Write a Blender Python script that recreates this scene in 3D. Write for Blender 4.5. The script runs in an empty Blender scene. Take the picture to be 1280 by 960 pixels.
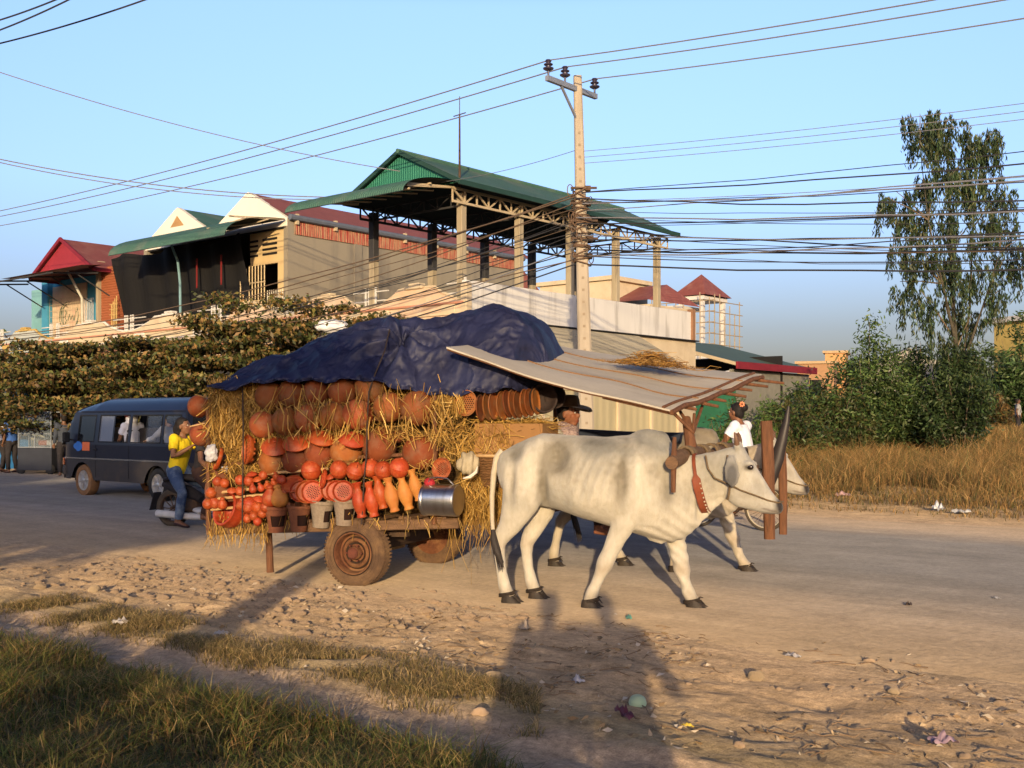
import bpy, math, random
import numpy as np
from mathutils import Vector, Matrix, noise

random.seed(7)
RNG = np.random.default_rng(11)
scn = bpy.context.scene
COL = scn.collection
V = Vector
R = math.radians

# ---------------------------------------------------------------- frames
FPX, HY, CZ = 1380.0, 525.0, 1.5            # focal length in pixels of a 1280 px wide picture, horizon row, eye height
RA = -math.atan2(1640.0, FPX) + R(9.65)     # replaced below
US, UC = .644, .765
RA = math.atan2(-US, UC)                    # heading of the road (towards the right and the viewer)
def road(u, v, z=0.0):                      # road frame -> world
    return V((UC*u + US*v, -US*u + UC*v, z))
def ray(x, y, d):                           # the place seen at x, y of the photograph, d metres away
    return V(((x-640)/FPX*d, d, CZ+(HY-y)*d/FPX))
def ground_at(x, y):
    return ray(x, y, FPX*CZ/(y-HY))
EX, EY = .934, -.358                        # heading of the cart and its oxen
CA = math.atan2(EY, EX)
CM = V((-1.1, 10.73, 0))                    # under the middle of the cart axle
def cart(s, n, z=0.0):                      # cart frame -> world
    return V((CM.x + EX*s - EY*n, CM.y + EY*s + EX*n, z))
def cart_at(x, y, n):                       # where the line of sight meets the plane n metres left of the axle middle
    r = (x-640)/FPX
    bx, by = CM.x - EY*n, CM.y + EX*n
    s = (r*by-bx)/(EX-r*EY)
    d = by+s*EY
    return s, CZ+(HY-y)*d/FPX, d
def cart_pt(x, y, n):
    s, z, d = cart_at(x, y, n)
    return cart(s, n, z)

# ---------------------------------------------------------------- tagging
def tag(o, label=None, cat=None, group=None, kind=None):
    if label: o['label'] = label
    if cat: o['category'] = cat
    if group: o['group'] = group
    if kind: o['kind'] = kind
    return o
def thing(name, label, cat, loc=(0, 0, 0), rotz=0.0, group=None):
    o = bpy.data.objects.new(name, None)
    o.empty_display_size = .2
    COL.objects.link(o)
    o.location = loc
    o.rotation_euler = (0, 0, rotz)
    return tag(o, label, cat, group)

# ---------------------------------------------------------------- mesh builder
def ortho(d):
    d = d.normalized()
    a = V((0, 0, 1)) if abs(d.z) < .9 else V((1, 0, 0))
    s = d.cross(a).normalized()
    return s, s.cross(d).normalized()

class MB:
    def __init__(self):
        self.v, self.f, self.mi = [], [], []
    def add(self, vs, fs, mi=0):
        b = len(self.v)
        self.v += [tuple(p) for p in vs]
        self.f += [tuple(i+b for i in f) for f in fs]
        self.mi += [mi]*len(fs)
        return self
    def box(self, c, s, rot=None, mi=0, ch=0.0):
        c = V(c); hx, hy, hz = s[0]/2, s[1]/2, s[2]/2
        ch = min(ch, hx*.9, hy*.9, hz*.9)
        if ch <= 0:
            vs = [V((x, y, z)) for x in (-hx, hx) for y in (-hy, hy) for z in (-hz, hz)]
            fs = [(0, 1, 3, 2), (4, 6, 7, 5), (0, 4, 5, 1), (2, 3, 7, 6), (0, 2, 6, 4), (1, 5, 7, 3)]
        else:
            vs, idx = [], {}
            for sx in (-1, 1):
                for sy in (-1, 1):
                    for sz in (-1, 1):
                        for k in range(3):
                            p = [sx*(hx-ch), sy*(hy-ch), sz*(hz-ch)]
                            p[k] += (sx, sy, sz)[k]*ch
                            idx[(sx, sy, sz, k)] = len(vs); vs.append(V(p))
            fs = []
            for k in range(3):
                a, b = [q for q in range(3) if q != k]
                for s_ in (-1, 1):
                    f = []
                    for (p, q) in ((-1, -1), (1, -1), (1, 1), (-1, 1)):
                        key = [0, 0, 0]; key[k] = s_; key[a] = p; key[b] = q
                        f.append(idx[tuple(key)+(k,)])
                    if (s_ < 0) ^ (k == 1): f = f[::-1]
                    fs.append(tuple(f))
            for k in range(3):
                a, b = [q for q in range(3) if q != k]
                for p in (-1, 1):
                    for q in (-1, 1):
                        k0 = [0, 0, 0]; k0[a] = p; k0[b] = q
                        k1 = list(k0); k0[k] = -1; k1[k] = 1
                        fs.append((idx[tuple(k0)+(a,)], idx[tuple(k1)+(a,)], idx[tuple(k1)+(b,)], idx[tuple(k0)+(b,)]))
            for sx in (-1, 1):
                for sy in (-1, 1):
                    for sz in (-1, 1):
                        fs.append((idx[(sx, sy, sz, 0)], idx[(sx, sy, sz, 1)], idx[(sx, sy, sz, 2)]))
        if rot is not None: vs = [rot @ p for p in vs]
        return self.add([p+c for p in vs], fs, mi)
    def bar(self, p0, p1, w, h=None, mi=0, ch=0.0, roll=0.0):
        p0, p1 = V(p0), V(p1); h = h or w
        d = p1-p0; L = d.length
        if L < 1e-6: return self
        s, u = ortho(d)
        m = Matrix((d.normalized(), s, u)).transposed()
        if roll: m = m @ Matrix.Rotation(roll, 3, 'X')
        return self.box((p0+p1)/2, (L, w, h), m, mi, ch)
    def tube(self, pts, r, n=8, caps=True, mi=0):
        pts = [V(p) for p in pts]; k = len(pts)
        rr = [r]*k if not isinstance(r, (list, tuple)) else list(r)
        vs, fs = [], []
        d0 = (pts[1]-pts[0]).normalized(); s, u = ortho(d0)
        for i, p in enumerate(pts):
            d = (pts[min(i+1, k-1)]-pts[max(i-1, 0)])
            d = d.normalized() if d.length > 1e-9 else d0
            s = (s-d*s.dot(d))
            s = s.normalized() if s.length > 1e-6 else ortho(d)[0]
            u = d.cross(s)
            a, b = (rr[i], rr[i]) if not isinstance(rr[i], (list, tuple)) else rr[i]
            for j in range(n):
                t = 2*math.pi*j/n
                vs.append(p+s*(math.cos(t)*a)+u*(math.sin(t)*b))
        for i in range(k-1):
            for j in range(n):
                a = i*n+j; b = i*n+(j+1) % n
                fs.append((a, b, b+n, a+n))
        if caps:
            fs.append(tuple(range(n))[::-1]); fs.append(tuple((k-1)*n+j for j in range(n)))
        return self.add(vs, fs, mi)
    def lathe(self, prof, n=24, M=None, mi=0, cap0=True, cap1=True):
        vs, fs = [], []
        for r, z in prof:
            for j in range(n):
                t = 2*math.pi*j/n
                vs.append(V((r*math.cos(t), r*math.sin(t), z)))
        k = len(prof)
        for i in range(k-1):
            for j in range(n):
                a = i*n+j; b = i*n+(j+1) % n
                fs.append((a, b, b+n, a+n))
        if cap0 and prof[0][0] > 1e-4: fs.append(tuple(range(n))[::-1])
        if cap1 and prof[-1][0] > 1e-4: fs.append(tuple((k-1)*n+j for j in range(n)))
        if M is not None: vs = [M @ p for p in vs]
        return self.add(vs, fs, mi)
    def ball(self, c, r, n=12, m=8, rot=None, mi=0):
        if not isinstance(r, (list, tuple)): r = (r, r, r)
        c = V(c); vs, fs = [V((0, 0, -1))], []
        for i in range(1, m):
            p = -math.pi/2+math.pi*i/m
            for j in range(n):
                t = 2*math.pi*j/n
                vs.append(V((math.cos(p)*math.cos(t), math.cos(p)*math.sin(t), math.sin(p))))
        vs.append(V((0, 0, 1)))
        for j in range(n):
            fs.append((0, 1+(j+1) % n, 1+j))
            e = 1+(m-2)*n
            fs.append((e+j, e+(j+1) % n, len(vs)-1))
        for i in range(m-2):
            for j in range(n):
                a = 1+i*n+j; b = 1+i*n+(j+1) % n
                fs.append((a, b, b+n, a+n))
        vs = [V((p.x*r[0], p.y*r[1], p.z*r[2])) for p in vs]
        if rot is not None: vs = [rot @ p for p in vs]
        return self.add([p+c for p in vs], fs, mi)
    def grid(self, P, mi=0, flip=False):
        nu, nv = len(P), len(P[0])
        vs = [p for row in P for p in row]
        fs = []
        for i in range(nu-1):
            for j in range(nv-1):
                a = i*nv+j
                q = (a, a+1, a+nv+1, a+nv)
                fs.append(q[::-1] if flip else q)
        return self.add(vs, fs, mi)
    def rings(self, RS, caps=True, mi=0):
        n = len(RS[0]); vs = [p for r in RS for p in r]; fs = []
        for i in range(len(RS)-1):
            for j in range(n):
                a = i*n+j; b = i*n+(j+1) % n
                fs.append((a, b, b+n, a+n))
        if caps:
            fs.append(tuple(range(n))[::-1]); fs.append(tuple((len(RS)-1)*n+j for j in range(n)))
        return self.add(vs, fs, mi)
    def prism(self, poly, d, mi=0):           # polygon (list of points) pushed along vector d
        poly = [V(p) for p in poly]; d = V(d); n = len(poly)
        vs = poly+[p+d for p in poly]
        fs = [tuple(range(n))[::-1], tuple(range(n, 2*n))]
        for j in range(n):
            k = (j+1) % n
            fs.append((j, k, k+n, j+n))
        return self.add(vs, fs, mi)
    def mesh(self, name, mats, smooth=True, ang=35):
        me = bpy.data.meshes.new(name)
        me.from_pydata(self.v, [], self.f)
        if not isinstance(mats, (list, tuple)): mats = [mats]
        for m in mats: me.materials.append(m)
        if len(mats) > 1: me.polygons.foreach_set('material_index', self.mi)
        if smooth:
            me.polygons.foreach_set('use_smooth', [True]*len(me.polygons))
            try: me.set_sharp_from_angle(angle=R(ang))
            except Exception: pass
        me.update()
        return me
    def build(self, name, mats, parent=None, smooth=True, ang=35, loc=None, bevel=0):
        o = bpy.data.objects.new(name, self.mesh(name, mats, smooth, ang))
        COL.objects.link(o)
        if parent is not None: o.parent = parent
        if loc is not None: o.location = loc
        if bevel:
            b = o.modifiers.new('Bevel', 'BEVEL'); b.width = bevel; b.segments = 2; b.limit_method = 'ANGLE'
        return o

def np_mesh(name, verts, faces4, mat, col=None, smooth=False):
    """fast mesh from arrays of quads (triangles as repeated last index are not used here)"""
    me = bpy.data.meshes.new(name)
    nv, nf = len(verts), len(faces4); k = faces4.shape[1]
    me.vertices.add(nv); me.vertices.foreach_set('co', np.asarray(verts, dtype=np.float32).ravel())
    me.loops.add(nf*k); me.loops.foreach_set('vertex_index', np.asarray(faces4, dtype=np.int32).ravel())
    me.polygons.add(nf)
    me.polygons.foreach_set('loop_start', np.arange(0, nf*k, k, dtype=np.int32))
    try: me.polygons.foreach_set('loop_total', np.full(nf, k, dtype=np.int32))
    except Exception: pass
    if smooth: me.polygons.foreach_set('use_smooth', np.ones(nf, dtype=bool))
    if col is not None:
        ca = me.color_attributes.new('Col', 'FLOAT_COLOR', 'POINT')
        c4 = np.ones((nv, 4), dtype=np.float32); c4[:, :3] = col
        ca.data.foreach_set('color', c4.ravel())
    me.materials.append(mat)
    me.update(calc_edges=True); me.validate()
    return me
def np_obj(name, verts, faces, mat, col=None, parent=None, smooth=False):
    o = bpy.data.objects.new(name, np_mesh(name, verts, faces, mat, col, smooth))
    COL.objects.link(o)
    if parent is not None: o.parent = parent
    return o

def leaves(C, L, W, D=None, droop=0.0, fold=.25, rng=RNG):
    """leaf blades: centres C (n,3), length L, width W, axis directions D; returns verts, quads (two per leaf, folded on the midrib)"""
    n = len(C)
    L = np.broadcast_to(L, (n,)); W = np.broadcast_to(W, (n,))
    if D is None: D = rng.normal(size=(n, 3))
    D = D + np.array([0, 0, -droop])
    D = D/np.linalg.norm(D, axis=1, keepdims=True)
    A = rng.normal(size=(n, 3)); S = np.cross(D, A); S /= np.linalg.norm(S, axis=1, keepdims=True)+1e-9
    N = np.cross(S, D)
    b = C - D*(L/2)[:, None]; t = C + D*(L/2)[:, None]
    m1 = C + S*(W/2)[:, None] + N*(W*fold)[:, None]
    m2 = C - S*(W/2)[:, None] + N*(W*fold)[:, None]
    verts = np.stack([b, m1, t, m2], axis=1).reshape(-1, 3)
    i = np.arange(n)*4
    quads = np.stack([i, i+1, i+2, i+3], axis=1)
    return verts, quads

def blades(P, H, W, lean, rng=RNG, bend=.5):
    """grass blades standing at P, height H, width W, lean (n,2)"""
    n = len(P); H = np.broadcast_to(H, (n,)); W = np.broadcast_to(W, (n,))
    a = rng.uniform(0, 2*np.pi, n); S = np.stack([np.cos(a), np.sin(a), np.zeros(n)], 1)
    Lv = np.concatenate([lean, np.zeros((n, 1))], 1)
    mid = P + Lv*(H*.4*bend)[:, None] + np.array([0, 0, 1.])*(H*.55)[:, None]
    tip = P + Lv*H[:, None] + np.array([0, 0, 1.])*(H*(1-.35*bend*np.linalg.norm(lean, axis=1)))[:, None]
    w = (W/2)[:, None]
    verts = np.stack([P-S*w, P+S*w, mid+S*w*.75, mid-S*w*.75, tip+S*w*.12, tip-S*w*.12], 1).reshape(-1, 3)
    i = np.arange(n)*6
    q = np.concatenate([np.stack([i, i+1, i+2, i+3], 1), np.stack([i+3, i+2, i+4, i+5], 1)])
    return verts, q

# ---------------------------------------------------------------- fuse shapes into one continuous skin
def fuse(mb, name, mat, voxel, smooth=6, parent=None, brush=None, paint=None, fac=.5):
    me = mb.mesh(name+'_src', mat, smooth=False)
    o = bpy.data.objects.new(name+'_src', me); COL.objects.link(o)
    m = o.modifiers.new('r', 'REMESH'); m.mode = 'VOXEL'; m.voxel_size = voxel; m.use_smooth_shade = True
    if smooth:
        s = o.modifiers.new('s', 'SMOOTH'); s.factor = fac; s.iterations = smooth
    dg = bpy.context.evaluated_depsgraph_get()
    me2 = bpy.data.meshes.new_from_object(o.evaluated_get(dg))
    bpy.data.objects.remove(o); bpy.data.meshes.remove(me)
    me2.name = name
    n = len(me2.vertices)
    co = np.empty(n*3, np.float32); me2.vertices.foreach_get('co', co); co = co.reshape(-1, 3).astype(float)
    no = np.empty(n*3, np.float32); me2.vertices.foreach_get('normal', no); no = no.reshape(-1, 3).astype(float)
    if brush is not None:
        co = co + no*brush(co, no)[:, None]
        me2.vertices.foreach_set('co', co.astype(np.float32).ravel())
    if paint is not None:
        c = np.ones((n, 4), np.float32); c[:, :3] = paint(co, no)
        ca = me2.color_attributes.new('Col', 'FLOAT_COLOR', 'POINT'); ca.data.foreach_set('color', c.ravel())
    me2.polygons.foreach_set('use_smooth', np.ones(len(me2.polygons), dtype=bool))
    if not me2.materials: me2.materials.append(mat)
    me2.update()
    r = bpy.data.objects.new(name, me2); COL.objects.link(r)
    if parent is not None: r.parent = parent
    return r
def gauss(co, c, r):
    d2 = ((co-np.array(c))**2)
    r = np.array(r if isinstance(r, (list, tuple)) else (r, r, r))
    return np.exp(-(d2/(r*r)).sum(1))
def vnoise(co, sc, seed=0.0):
    return np.array([noise.noise(V((p[0]*sc+seed, p[1]*sc-seed, p[2]*sc+seed*.3))) for p in co])
def uring(U, L, y, hw, n=22, k=.5, e=2.0, tl=1.0):
    """ring in a section through U (upper) and L (lower) points of the xz plane, half width hw at fraction k; tl<1 thins the lower half"""
    U, L = V((U[0], y, U[1])), V((L[0], y, L[1]))
    C = L.lerp(U, k); out = []
    for j in range(n):
        t = 2*math.pi*j/n; a, b = math.cos(t), math.sin(t)
        a = math.copysign(abs(a)**(2/e), a); b2 = math.copysign(abs(b)**(2/e), b)
        w = hw*a*(1 if b >= 0 else 1-(1-tl)*abs(b))
        p = C + ((U-C)*b2 if b >= 0 else (C-L)*b2) + V((0, w, 0))
        out.append(p)
    return out

# ---------------------------------------------------------------- materials
def srgb(h):
    h = h.lstrip('#'); c = [int(h[i:i+2], 16)/255 for i in (0, 2, 4)]
    return tuple(x/12.92 if x <= .04045 else ((x+.055)/1.055)**2.4 for x in c)
class NT:
    def __init__(self, m):
        m.use_nodes = True
        self.t = m.node_tree; self.n = self.t.nodes; self.l = self.t.links
    def new(self, k, **kw):
        o = self.n.new(k)
        for a, b in kw.items(): setattr(o, a, b)
        return o
    def link(self, a, b): self.l.new(a, b)
def rgba(c): return (c[0], c[1], c[2], 1)
def pm(name, c1, c2=None, scale=5.0, rough=.8, bump=0.0, bscale=40.0, metal=0.0, spec=.3, stretch=(1, 1, 1), rnd=0.0,
       c3=None, s3=1.2, t3=.5, attr=False, drough=0.0, coat=0.0, sheen=0.0, wave=None, trans=0.0, coord='Object', contrast=.25, alpha=1.0, w3=.12):
    m = bpy.data.materials.new(name); t = NT(m)
    b = t.n['Principled BSDF']
    tc = t.new('ShaderNodeTexCoord'); mp = t.new('ShaderNodeMapping')
    mp.inputs['Scale'].default_value = stretch
    t.link(tc.outputs[coord], mp.inputs['Vector'])
    vec = mp.outputs['Vector']
    if rnd:
        oi = t.new('ShaderNodeObjectInfo')
        ad = t.new('ShaderNodeVectorMath', operation='MULTIPLY_ADD')
        t.link(vec, ad.inputs[0]); ad.inputs[1].default_value = (1, 1, 1)
        sc = t.new('ShaderNodeVectorMath', operation='SCALE'); sc.inputs[0].default_value = (37, 51, 23)
        t.link(oi.outputs['Random'], sc.inputs['Scale']); t.link(sc.outputs[0], ad.inputs[2]); vec = ad.outputs[0]
    c2 = c2 or tuple(x*.75 for x in c1)
    nz = t.new('ShaderNodeTexNoise'); nz.inputs['Scale'].default_value = scale; nz.inputs['Detail'].default_value = 6; nz.inputs['Roughness'].default_value = .6
    t.link(vec, nz.inputs['Vector'])
    cr = t.new('ShaderNodeValToRGB')
    cr.color_ramp.elements[0].position = .5-contrast; cr.color_ramp.elements[1].position = .5+contrast
    cr.color_ramp.elements[0].color = rgba(c2); cr.color_ramp.elements[1].color = rgba(c1)
    t.link(nz.outputs['Fac'], cr.inputs['Fac']); colr = cr.outputs['Color']
    def mix(fac, a, bb, blend='MIX'):
        mx = t.new('ShaderNodeMix', data_type='RGBA', blend_type=blend)
        if isinstance(fac, float): mx.inputs[0].default_value = fac
        else: t.link(fac, mx.inputs[0])
        t.link(a, mx.inputs[6])
        if isinstance(bb, tuple): mx.inputs[7].default_value = rgba(bb)
        else: t.link(bb, mx.inputs[7])
        return mx.outputs[2]
    if c3 is not None:
        n3 = t.new('ShaderNodeTexNoise'); n3.inputs['Scale'].default_value = s3; n3.inputs['Detail'].default_value = 8; n3.inputs['Roughness'].default_value = .65
        t.link(vec, n3.inputs['Vector'])
        r3 = t.new('ShaderNodeMapRange'); r3.inputs[1].default_value = t3-w3; r3.inputs[2].default_value = t3+w3; r3.clamp = True
        t.link(n3.outputs['Fac'], r3.inputs[0]); colr = mix(r3.outputs[0], colr, c3)
    if attr:
        at = t.new('ShaderNodeAttribute'); at.attribute_name = 'Col'
        colr = mix(1.0, colr, at.outputs['Color'], 'MULTIPLY')
    if rnd:
        mr = t.new('ShaderNodeMapRange'); mr.inputs[3].default_value = 1-rnd; mr.inputs[4].default_value = 1+rnd
        t.link(oi.outputs['Random'], mr.inputs[0])
        hs = t.new('ShaderNodeHueSaturation'); t.link(mr.outputs[0], hs.inputs['Value']); t.link(colr, hs.inputs['Color'])
        h2 = t.new('ShaderNodeMapRange'); h2.inputs[3].default_value = .5-.04*rnd; h2.inputs[4].default_value = .5+.04*rnd
        fr = t.new('ShaderNodeMath', operation='FRACT'); mu = t.new('ShaderNodeMath', operation='MULTIPLY'); mu.inputs[1].default_value = 7.3
        t.link(oi.outputs['Random'], mu.inputs[0]); t.link(mu.outputs[0], fr.inputs[0]); t.link(fr.outputs[0], h2.inputs[0]); t.link(h2.outputs[0], hs.inputs['Hue'])
        colr = hs.outputs['Color']
    t.link(colr, b.inputs['Base Color'])
    b.inputs['Roughness'].default_value = rough; b.inputs['Metallic'].default_value = metal
    b.inputs['Specular IOR Level'].default_value = spec
    if drough: b.inputs['Diffuse Roughness'].default_value = drough
    if coat: b.inputs['Coat Weight'].default_value = coat; b.inputs['Coat Roughness'].default_value = .15
    if sheen: b.inputs['Sheen Weight'].default_value = sheen
    if alpha < 1: b.inputs['Alpha'].default_value = alpha
    hgt = None
    if bump:
        n2 = t.new('ShaderNodeTexNoise'); n2.inputs['Scale'].default_value = bscale; n2.inputs['Detail'].default_value = 5
        t.link(vec, n2.inputs['Vector']); hgt = n2.outputs['Fac']
    if wave:                                    # corrugation: (axis, scale, strength)
        wv = t.new('ShaderNodeTexWave'); wv.bands_direction = wave[0]; wv.inputs['Scale'].default_value = wave[1]
        wv.inputs['Distortion'].default_value = wave[3] if len(wave) > 3 else 0
        t.link(tc.outputs['Object'], wv.inputs['Vector'])
        bp0 = t.new('ShaderNodeBump'); bp0.inputs['Strength'].default_value = wave[2]; bp0.inputs['Distance'].default_value = .03
        t.link(wv.outputs['Fac'], bp0.inputs['Height'])
    if hgt is not None:
        bp = t.new('ShaderNodeBump'); bp.inputs['Strength'].default_value = min(1, bump); bp.inputs['Distance'].default_value = .02
        t.link(hgt, bp.inputs['Height'])
        if wave: t.link(bp0.outputs[0], bp.inputs['Normal'])
        t.link(bp.outputs[0], b.inputs['Normal'])
    elif wave: t.link(bp0.outputs[0], b.inputs['Normal'])
    if trans:                                   # thin leaves let light through
        tr = t.new('ShaderNodeBsdfTranslucent'); t.link(colr, tr.inputs['Color'])
        ms = t.new('ShaderNodeMixShader'); ms.inputs[0].default_value = trans
        t.link(b.outputs[0], ms.inputs[1]); t.link(tr.outputs[0], ms.inputs[2])
        t.link(ms.outputs[0], t.n['Material Output'].inputs['Surface'])
    m['nt'] = 1
    return m
def pane(name, tint, alpha=.35, rough=.05):
    m = bpy.data.materials.new(name); t = NT(m); b = t.n['Principled BSDF']
    b.inputs['Base Color'].default_value = rgba(tint); b.inputs['Roughness'].default_value = rough
    b.inputs['Specular IOR Level'].default_value = .6; b.inputs['Alpha'].default_value = alpha
    return m
ORD = ['first', 'second', 'third', 'fourth', 'fifth', 'sixth', 'seventh', 'eighth', 'ninth', 'tenth', 'eleventh', 'twelfth']

# ---------------------------------------------------------------- camera, sun, sky
cam = bpy.data.cameras.new('camera'); co = bpy.data.objects.new('camera', cam); COL.objects.link(co)
co.location = (0, 0, CZ); co.rotation_euler = (R(90), 0, 0)
cam.sensor_width = 36; cam.lens = 36*FPX/1280; cam.shift_y = (HY-480)/1280
cam.clip_start = .05; cam.clip_end = 3000
scn.camera = co
SUN_EL, SUN_AZ = R(9.2), math.atan2(.045, 1)   # light travels towards +Y, a little to the right
sd = V((math.sin(SUN_AZ)*math.cos(SUN_EL), math.cos(SUN_AZ)*math.cos(SUN_EL), -math.sin(SUN_EL)))
sl = bpy.data.lights.new('sun', 'SUN'); sl.energy = 5.2; sl.angle = R(.55); sl.color = (1, .745, .43)
so = bpy.data.objects.new('sun', sl); COL.objects.link(so); so.rotation_euler = sd.to_track_quat('-Z', 'Y').to_euler()
so.location = (-3, -20, 12)
w = bpy.data.worlds.new('World'); scn.world = w; w.use_nodes = True
wt = w.node_tree; bg = wt.nodes['Background']
sk = wt.nodes.new('ShaderNodeTexSky'); sk.sky_type = 'NISHITA'; sk.sun_disc = False
sk.sun_elevation = SUN_EL; sk.sun_rotation = math.atan2(-sd.x, -sd.y)
sk.air_density = 1.0; sk.dust_density = 2.2; sk.ozone_density = 2.0
tcw = wt.nodes.new('ShaderNodeTexCoord'); spw = wt.nodes.new('ShaderNodeSeparateXYZ'); wt.links.new(tcw.outputs['Generated'], spw.inputs[0])
crw = wt.nodes.new('ShaderNodeValToRGB'); wt.links.new(spw.outputs['Z'], crw.inputs['Fac'])   # tint by elevation added to the sky: brighter low band, darkened zenith
e_ = crw.color_ramp.elements; e_[0].position = 0; e_[0].color = (.31, .28, .37, 1); e_[1].position = .8; e_[1].color = (.035, .06, .17, 1)
for p_, c_ in ((.08, (.40, .36, .47)), (.2, (.68, .67, .88)), (.35, (.86, .84, .92)), (.45, (.36, .43, .60))):
    q_ = e_.new(p_); q_.color = rgba(c_)
mxw = wt.nodes.new('ShaderNodeMix'); mxw.data_type = 'RGBA'; mxw.blend_type = 'MULTIPLY'; mxw.inputs[0].default_value = 1
wt.links.new(sk.outputs[0], mxw.inputs[6]); wt.links.new(crw.outputs[0], mxw.inputs[7])
scw = wt.nodes.new('ShaderNodeVectorMath'); scw.operation = 'SCALE'; scw.inputs['Scale'].default_value = 2.9; wt.links.new(mxw.outputs[2], scw.inputs[0])
wt.links.new(scw.outputs[0], bg.inputs['Color']); bg.inputs['Strength'].default_value = .14
scn.view_settings.view_transform = 'Standard'; scn.view_settings.look = 'None'
scn.view_settings.exposure = 0; scn.view_settings.gamma = 1
scn.cycles.use_denoising = True
scn.cycles.max_bounces = 6; scn.cycles.diffuse_bounces = 3; scn.cycles.transparent_max_bounces = 24
# ================================================================ GROUND
def nz2(x, y, s=0.0): return noise.noise(V((x, y, s)))
def gh(u, v):
    """height of the ground above the road"""
    z = .02*nz2(u*.35, v*.35, 1)
    if v < 6.4:
        k = min(1, (6.4-v)/1.0)
        z += k*(.03*nz2(u*.9, v*1.6, 2)+.026*nz2(u*2.6, v*5.3, 3)+.014*nz2(u*7, v*11, 4))
        if 3.55 < v < 4.2: z -= .025*math.sin((v-3.55)/.65*math.pi)
        if v < 3.6: z += .05*min(1, (3.6-v)/.8)
    elif v > 16.6:
        k = min(1, (v-16.6)/1.0)
        z += k*(.05+.04*nz2(u*.7, v*.7, 6))+.80*min(1, max(0, (v-27)/22))*min(1, max(0, (u+24)/6))
        if v > 24: z += 0
    else:
        z = z*.4 + .012*math.sin((v-6.4)/10.2*math.pi)
    return z
def zramp(t, v_out, stops):
    cr = t.new('ShaderNodeValToRGB'); e = cr.color_ramp.elements
    lo, hi = stops[0][0], stops[-1][0]
    e[0].position = 0; e[0].color = rgba(stops[0][1]); e[1].position = 1; e[1].color = rgba(stops[-1][1])
    for p, c in stops[1:-1]:
        q = e.new((p-lo)/(hi-lo)); q.color = rgba(c)
    mr = t.new('ShaderNodeMapRange'); mr.inputs[1].default_value = lo; mr.inputs[2].default_value = hi
    t.link(v_out, mr.inputs[0]); t.link(mr.outputs[0], cr.inputs['Fac'])
    return cr.outputs['Color']
def ground_mat(name, stops, wob=.5, spk=.35, bump=.6, fine=55, drough=1.0, rough=.95, streak=False):
    m = bpy.data.materials.new(name); t = NT(m); b = t.n['Principled BSDF']
    tc = t.new('ShaderNodeTexCoord'); sp = t.new('ShaderNodeSeparateXYZ'); t.link(tc.outputs['Object'], sp.inputs[0])
    def N(scale, det=6, st=(1, 1, 1)):
        mp = t.new('ShaderNodeMapping'); mp.inputs['Scale'].default_value = st; t.link(tc.outputs['Object'], mp.inputs[0])
        n = t.new('ShaderNodeTexNoise'); n.inputs['Scale'].default_value = scale; n.inputs['Detail'].default_value = det; n.inputs['Roughness'].default_value = .65
        t.link(mp.outputs[0], n.inputs['Vector']); return n.outputs['Fac']
    a = t.new('ShaderNodeMath', operation='MULTIPLY_ADD'); t.link(N(.9, 8), a.inputs[0]); a.inputs[1].default_value = wob*2; a.inputs[2].default_value = -wob
    s = t.new('ShaderNodeMath', operation='ADD'); t.link(a.outputs[0], s.inputs[0]); t.link(sp.outputs['Y'], s.inputs[1])
    colr = zramp(t, s.outputs[0], stops)
    def mul(fac, lo, hi):
        nonlocal colr
        r = t.new('ShaderNodeMapRange'); r.inputs[1].default_value = .3; r.inputs[2].default_value = .7; r.inputs[3].default_value = lo; r.inputs[4].default_value = hi; t.link(fac, r.inputs[0])
        h = t.new('ShaderNodeHueSaturation'); t.link(colr, h.inputs['Color']); t.link(r.outputs[0], h.inputs['Value']); colr = h.outputs['Color']
    mul(N(2.2, 8), 1-spk*.7, 1+spk*.7)
    mul(N(22, 8), 1-spk, 1+spk*.8)
    if not streak: mul(N(5.5, 8, (.6, 1.4, 1)), .72, 1.22)
    if streak: mul(N(1.2, 6, (.12, 1.6, 1)), 1-spk*.9, 1+spk*.7)
    mul(N(fine*2.5, 4), 1-spk*.9, 1+spk*.5)
    t.link(colr, b.inputs['Base Color']); b.inputs['Roughness'].default_value = rough; b.inputs['Specular IOR Level'].default_value = .15
    b.inputs['Diffuse Roughness'].default_value = drough
    bp = t.new('ShaderNodeBump'); bp.inputs['Strength'].default_value = bump; bp.inputs['Distance'].default_value = .03
    b2 = t.new('ShaderNodeBump'); b2.inputs['Strength'].default_value = bump*.8; b2.inputs['Distance'].default_value = .008
    t.link(N(14, 8), bp.inputs['Height']); t.link(N(fine*2, 6), b2.inputs['Height']); t.link(bp.outputs[0], b2.inputs['Normal']); t.link(b2.outputs[0], b.inputs['Normal'])
    return m
SAND = (.40, .285, .17); DUST = (.36, .275, .18); ASPH = (.185, .18, .178)
gm = ground_mat('dry_soil', [(-2, (.16, .13, .07)), (3.45, (.15, .115, .06)), (3.66, (.40, .30, .21)), (4.1, (.42, .31, .21)), (4.35, (.30, .23, .13)), (4.8, (.38, .28, .17)), (5.4, SAND), (6.3, (.44, .32, .20)), (6.7, DUST),
                            (15.8, (.36, .27, .185)), (16.8, (.38, .28, .17)), (17.5, (.34, .24, .13)), (26, (.26, .19, .10))], wob=.35, spk=.34, bump=.6, fine=40)
def axis(dense0, dense1, step, far0, far1, mid=.5):
    a = list(np.arange(dense0, dense1+1e-6, step))
    x = dense1; s = step
    while x < far1: s = min(s*1.25, 60); x += s; a.append(x)
    x = dense0; s = step; pre = []
    while x > far0: s = min(s*1.25, 60); x -= s; pre.append(x)
    return pre[::-1]+a
ua = axis(-9.5, 2.6, .05, -900, 700); va = axis(1.8, 6.6, .04, -300, 1500)
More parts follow.
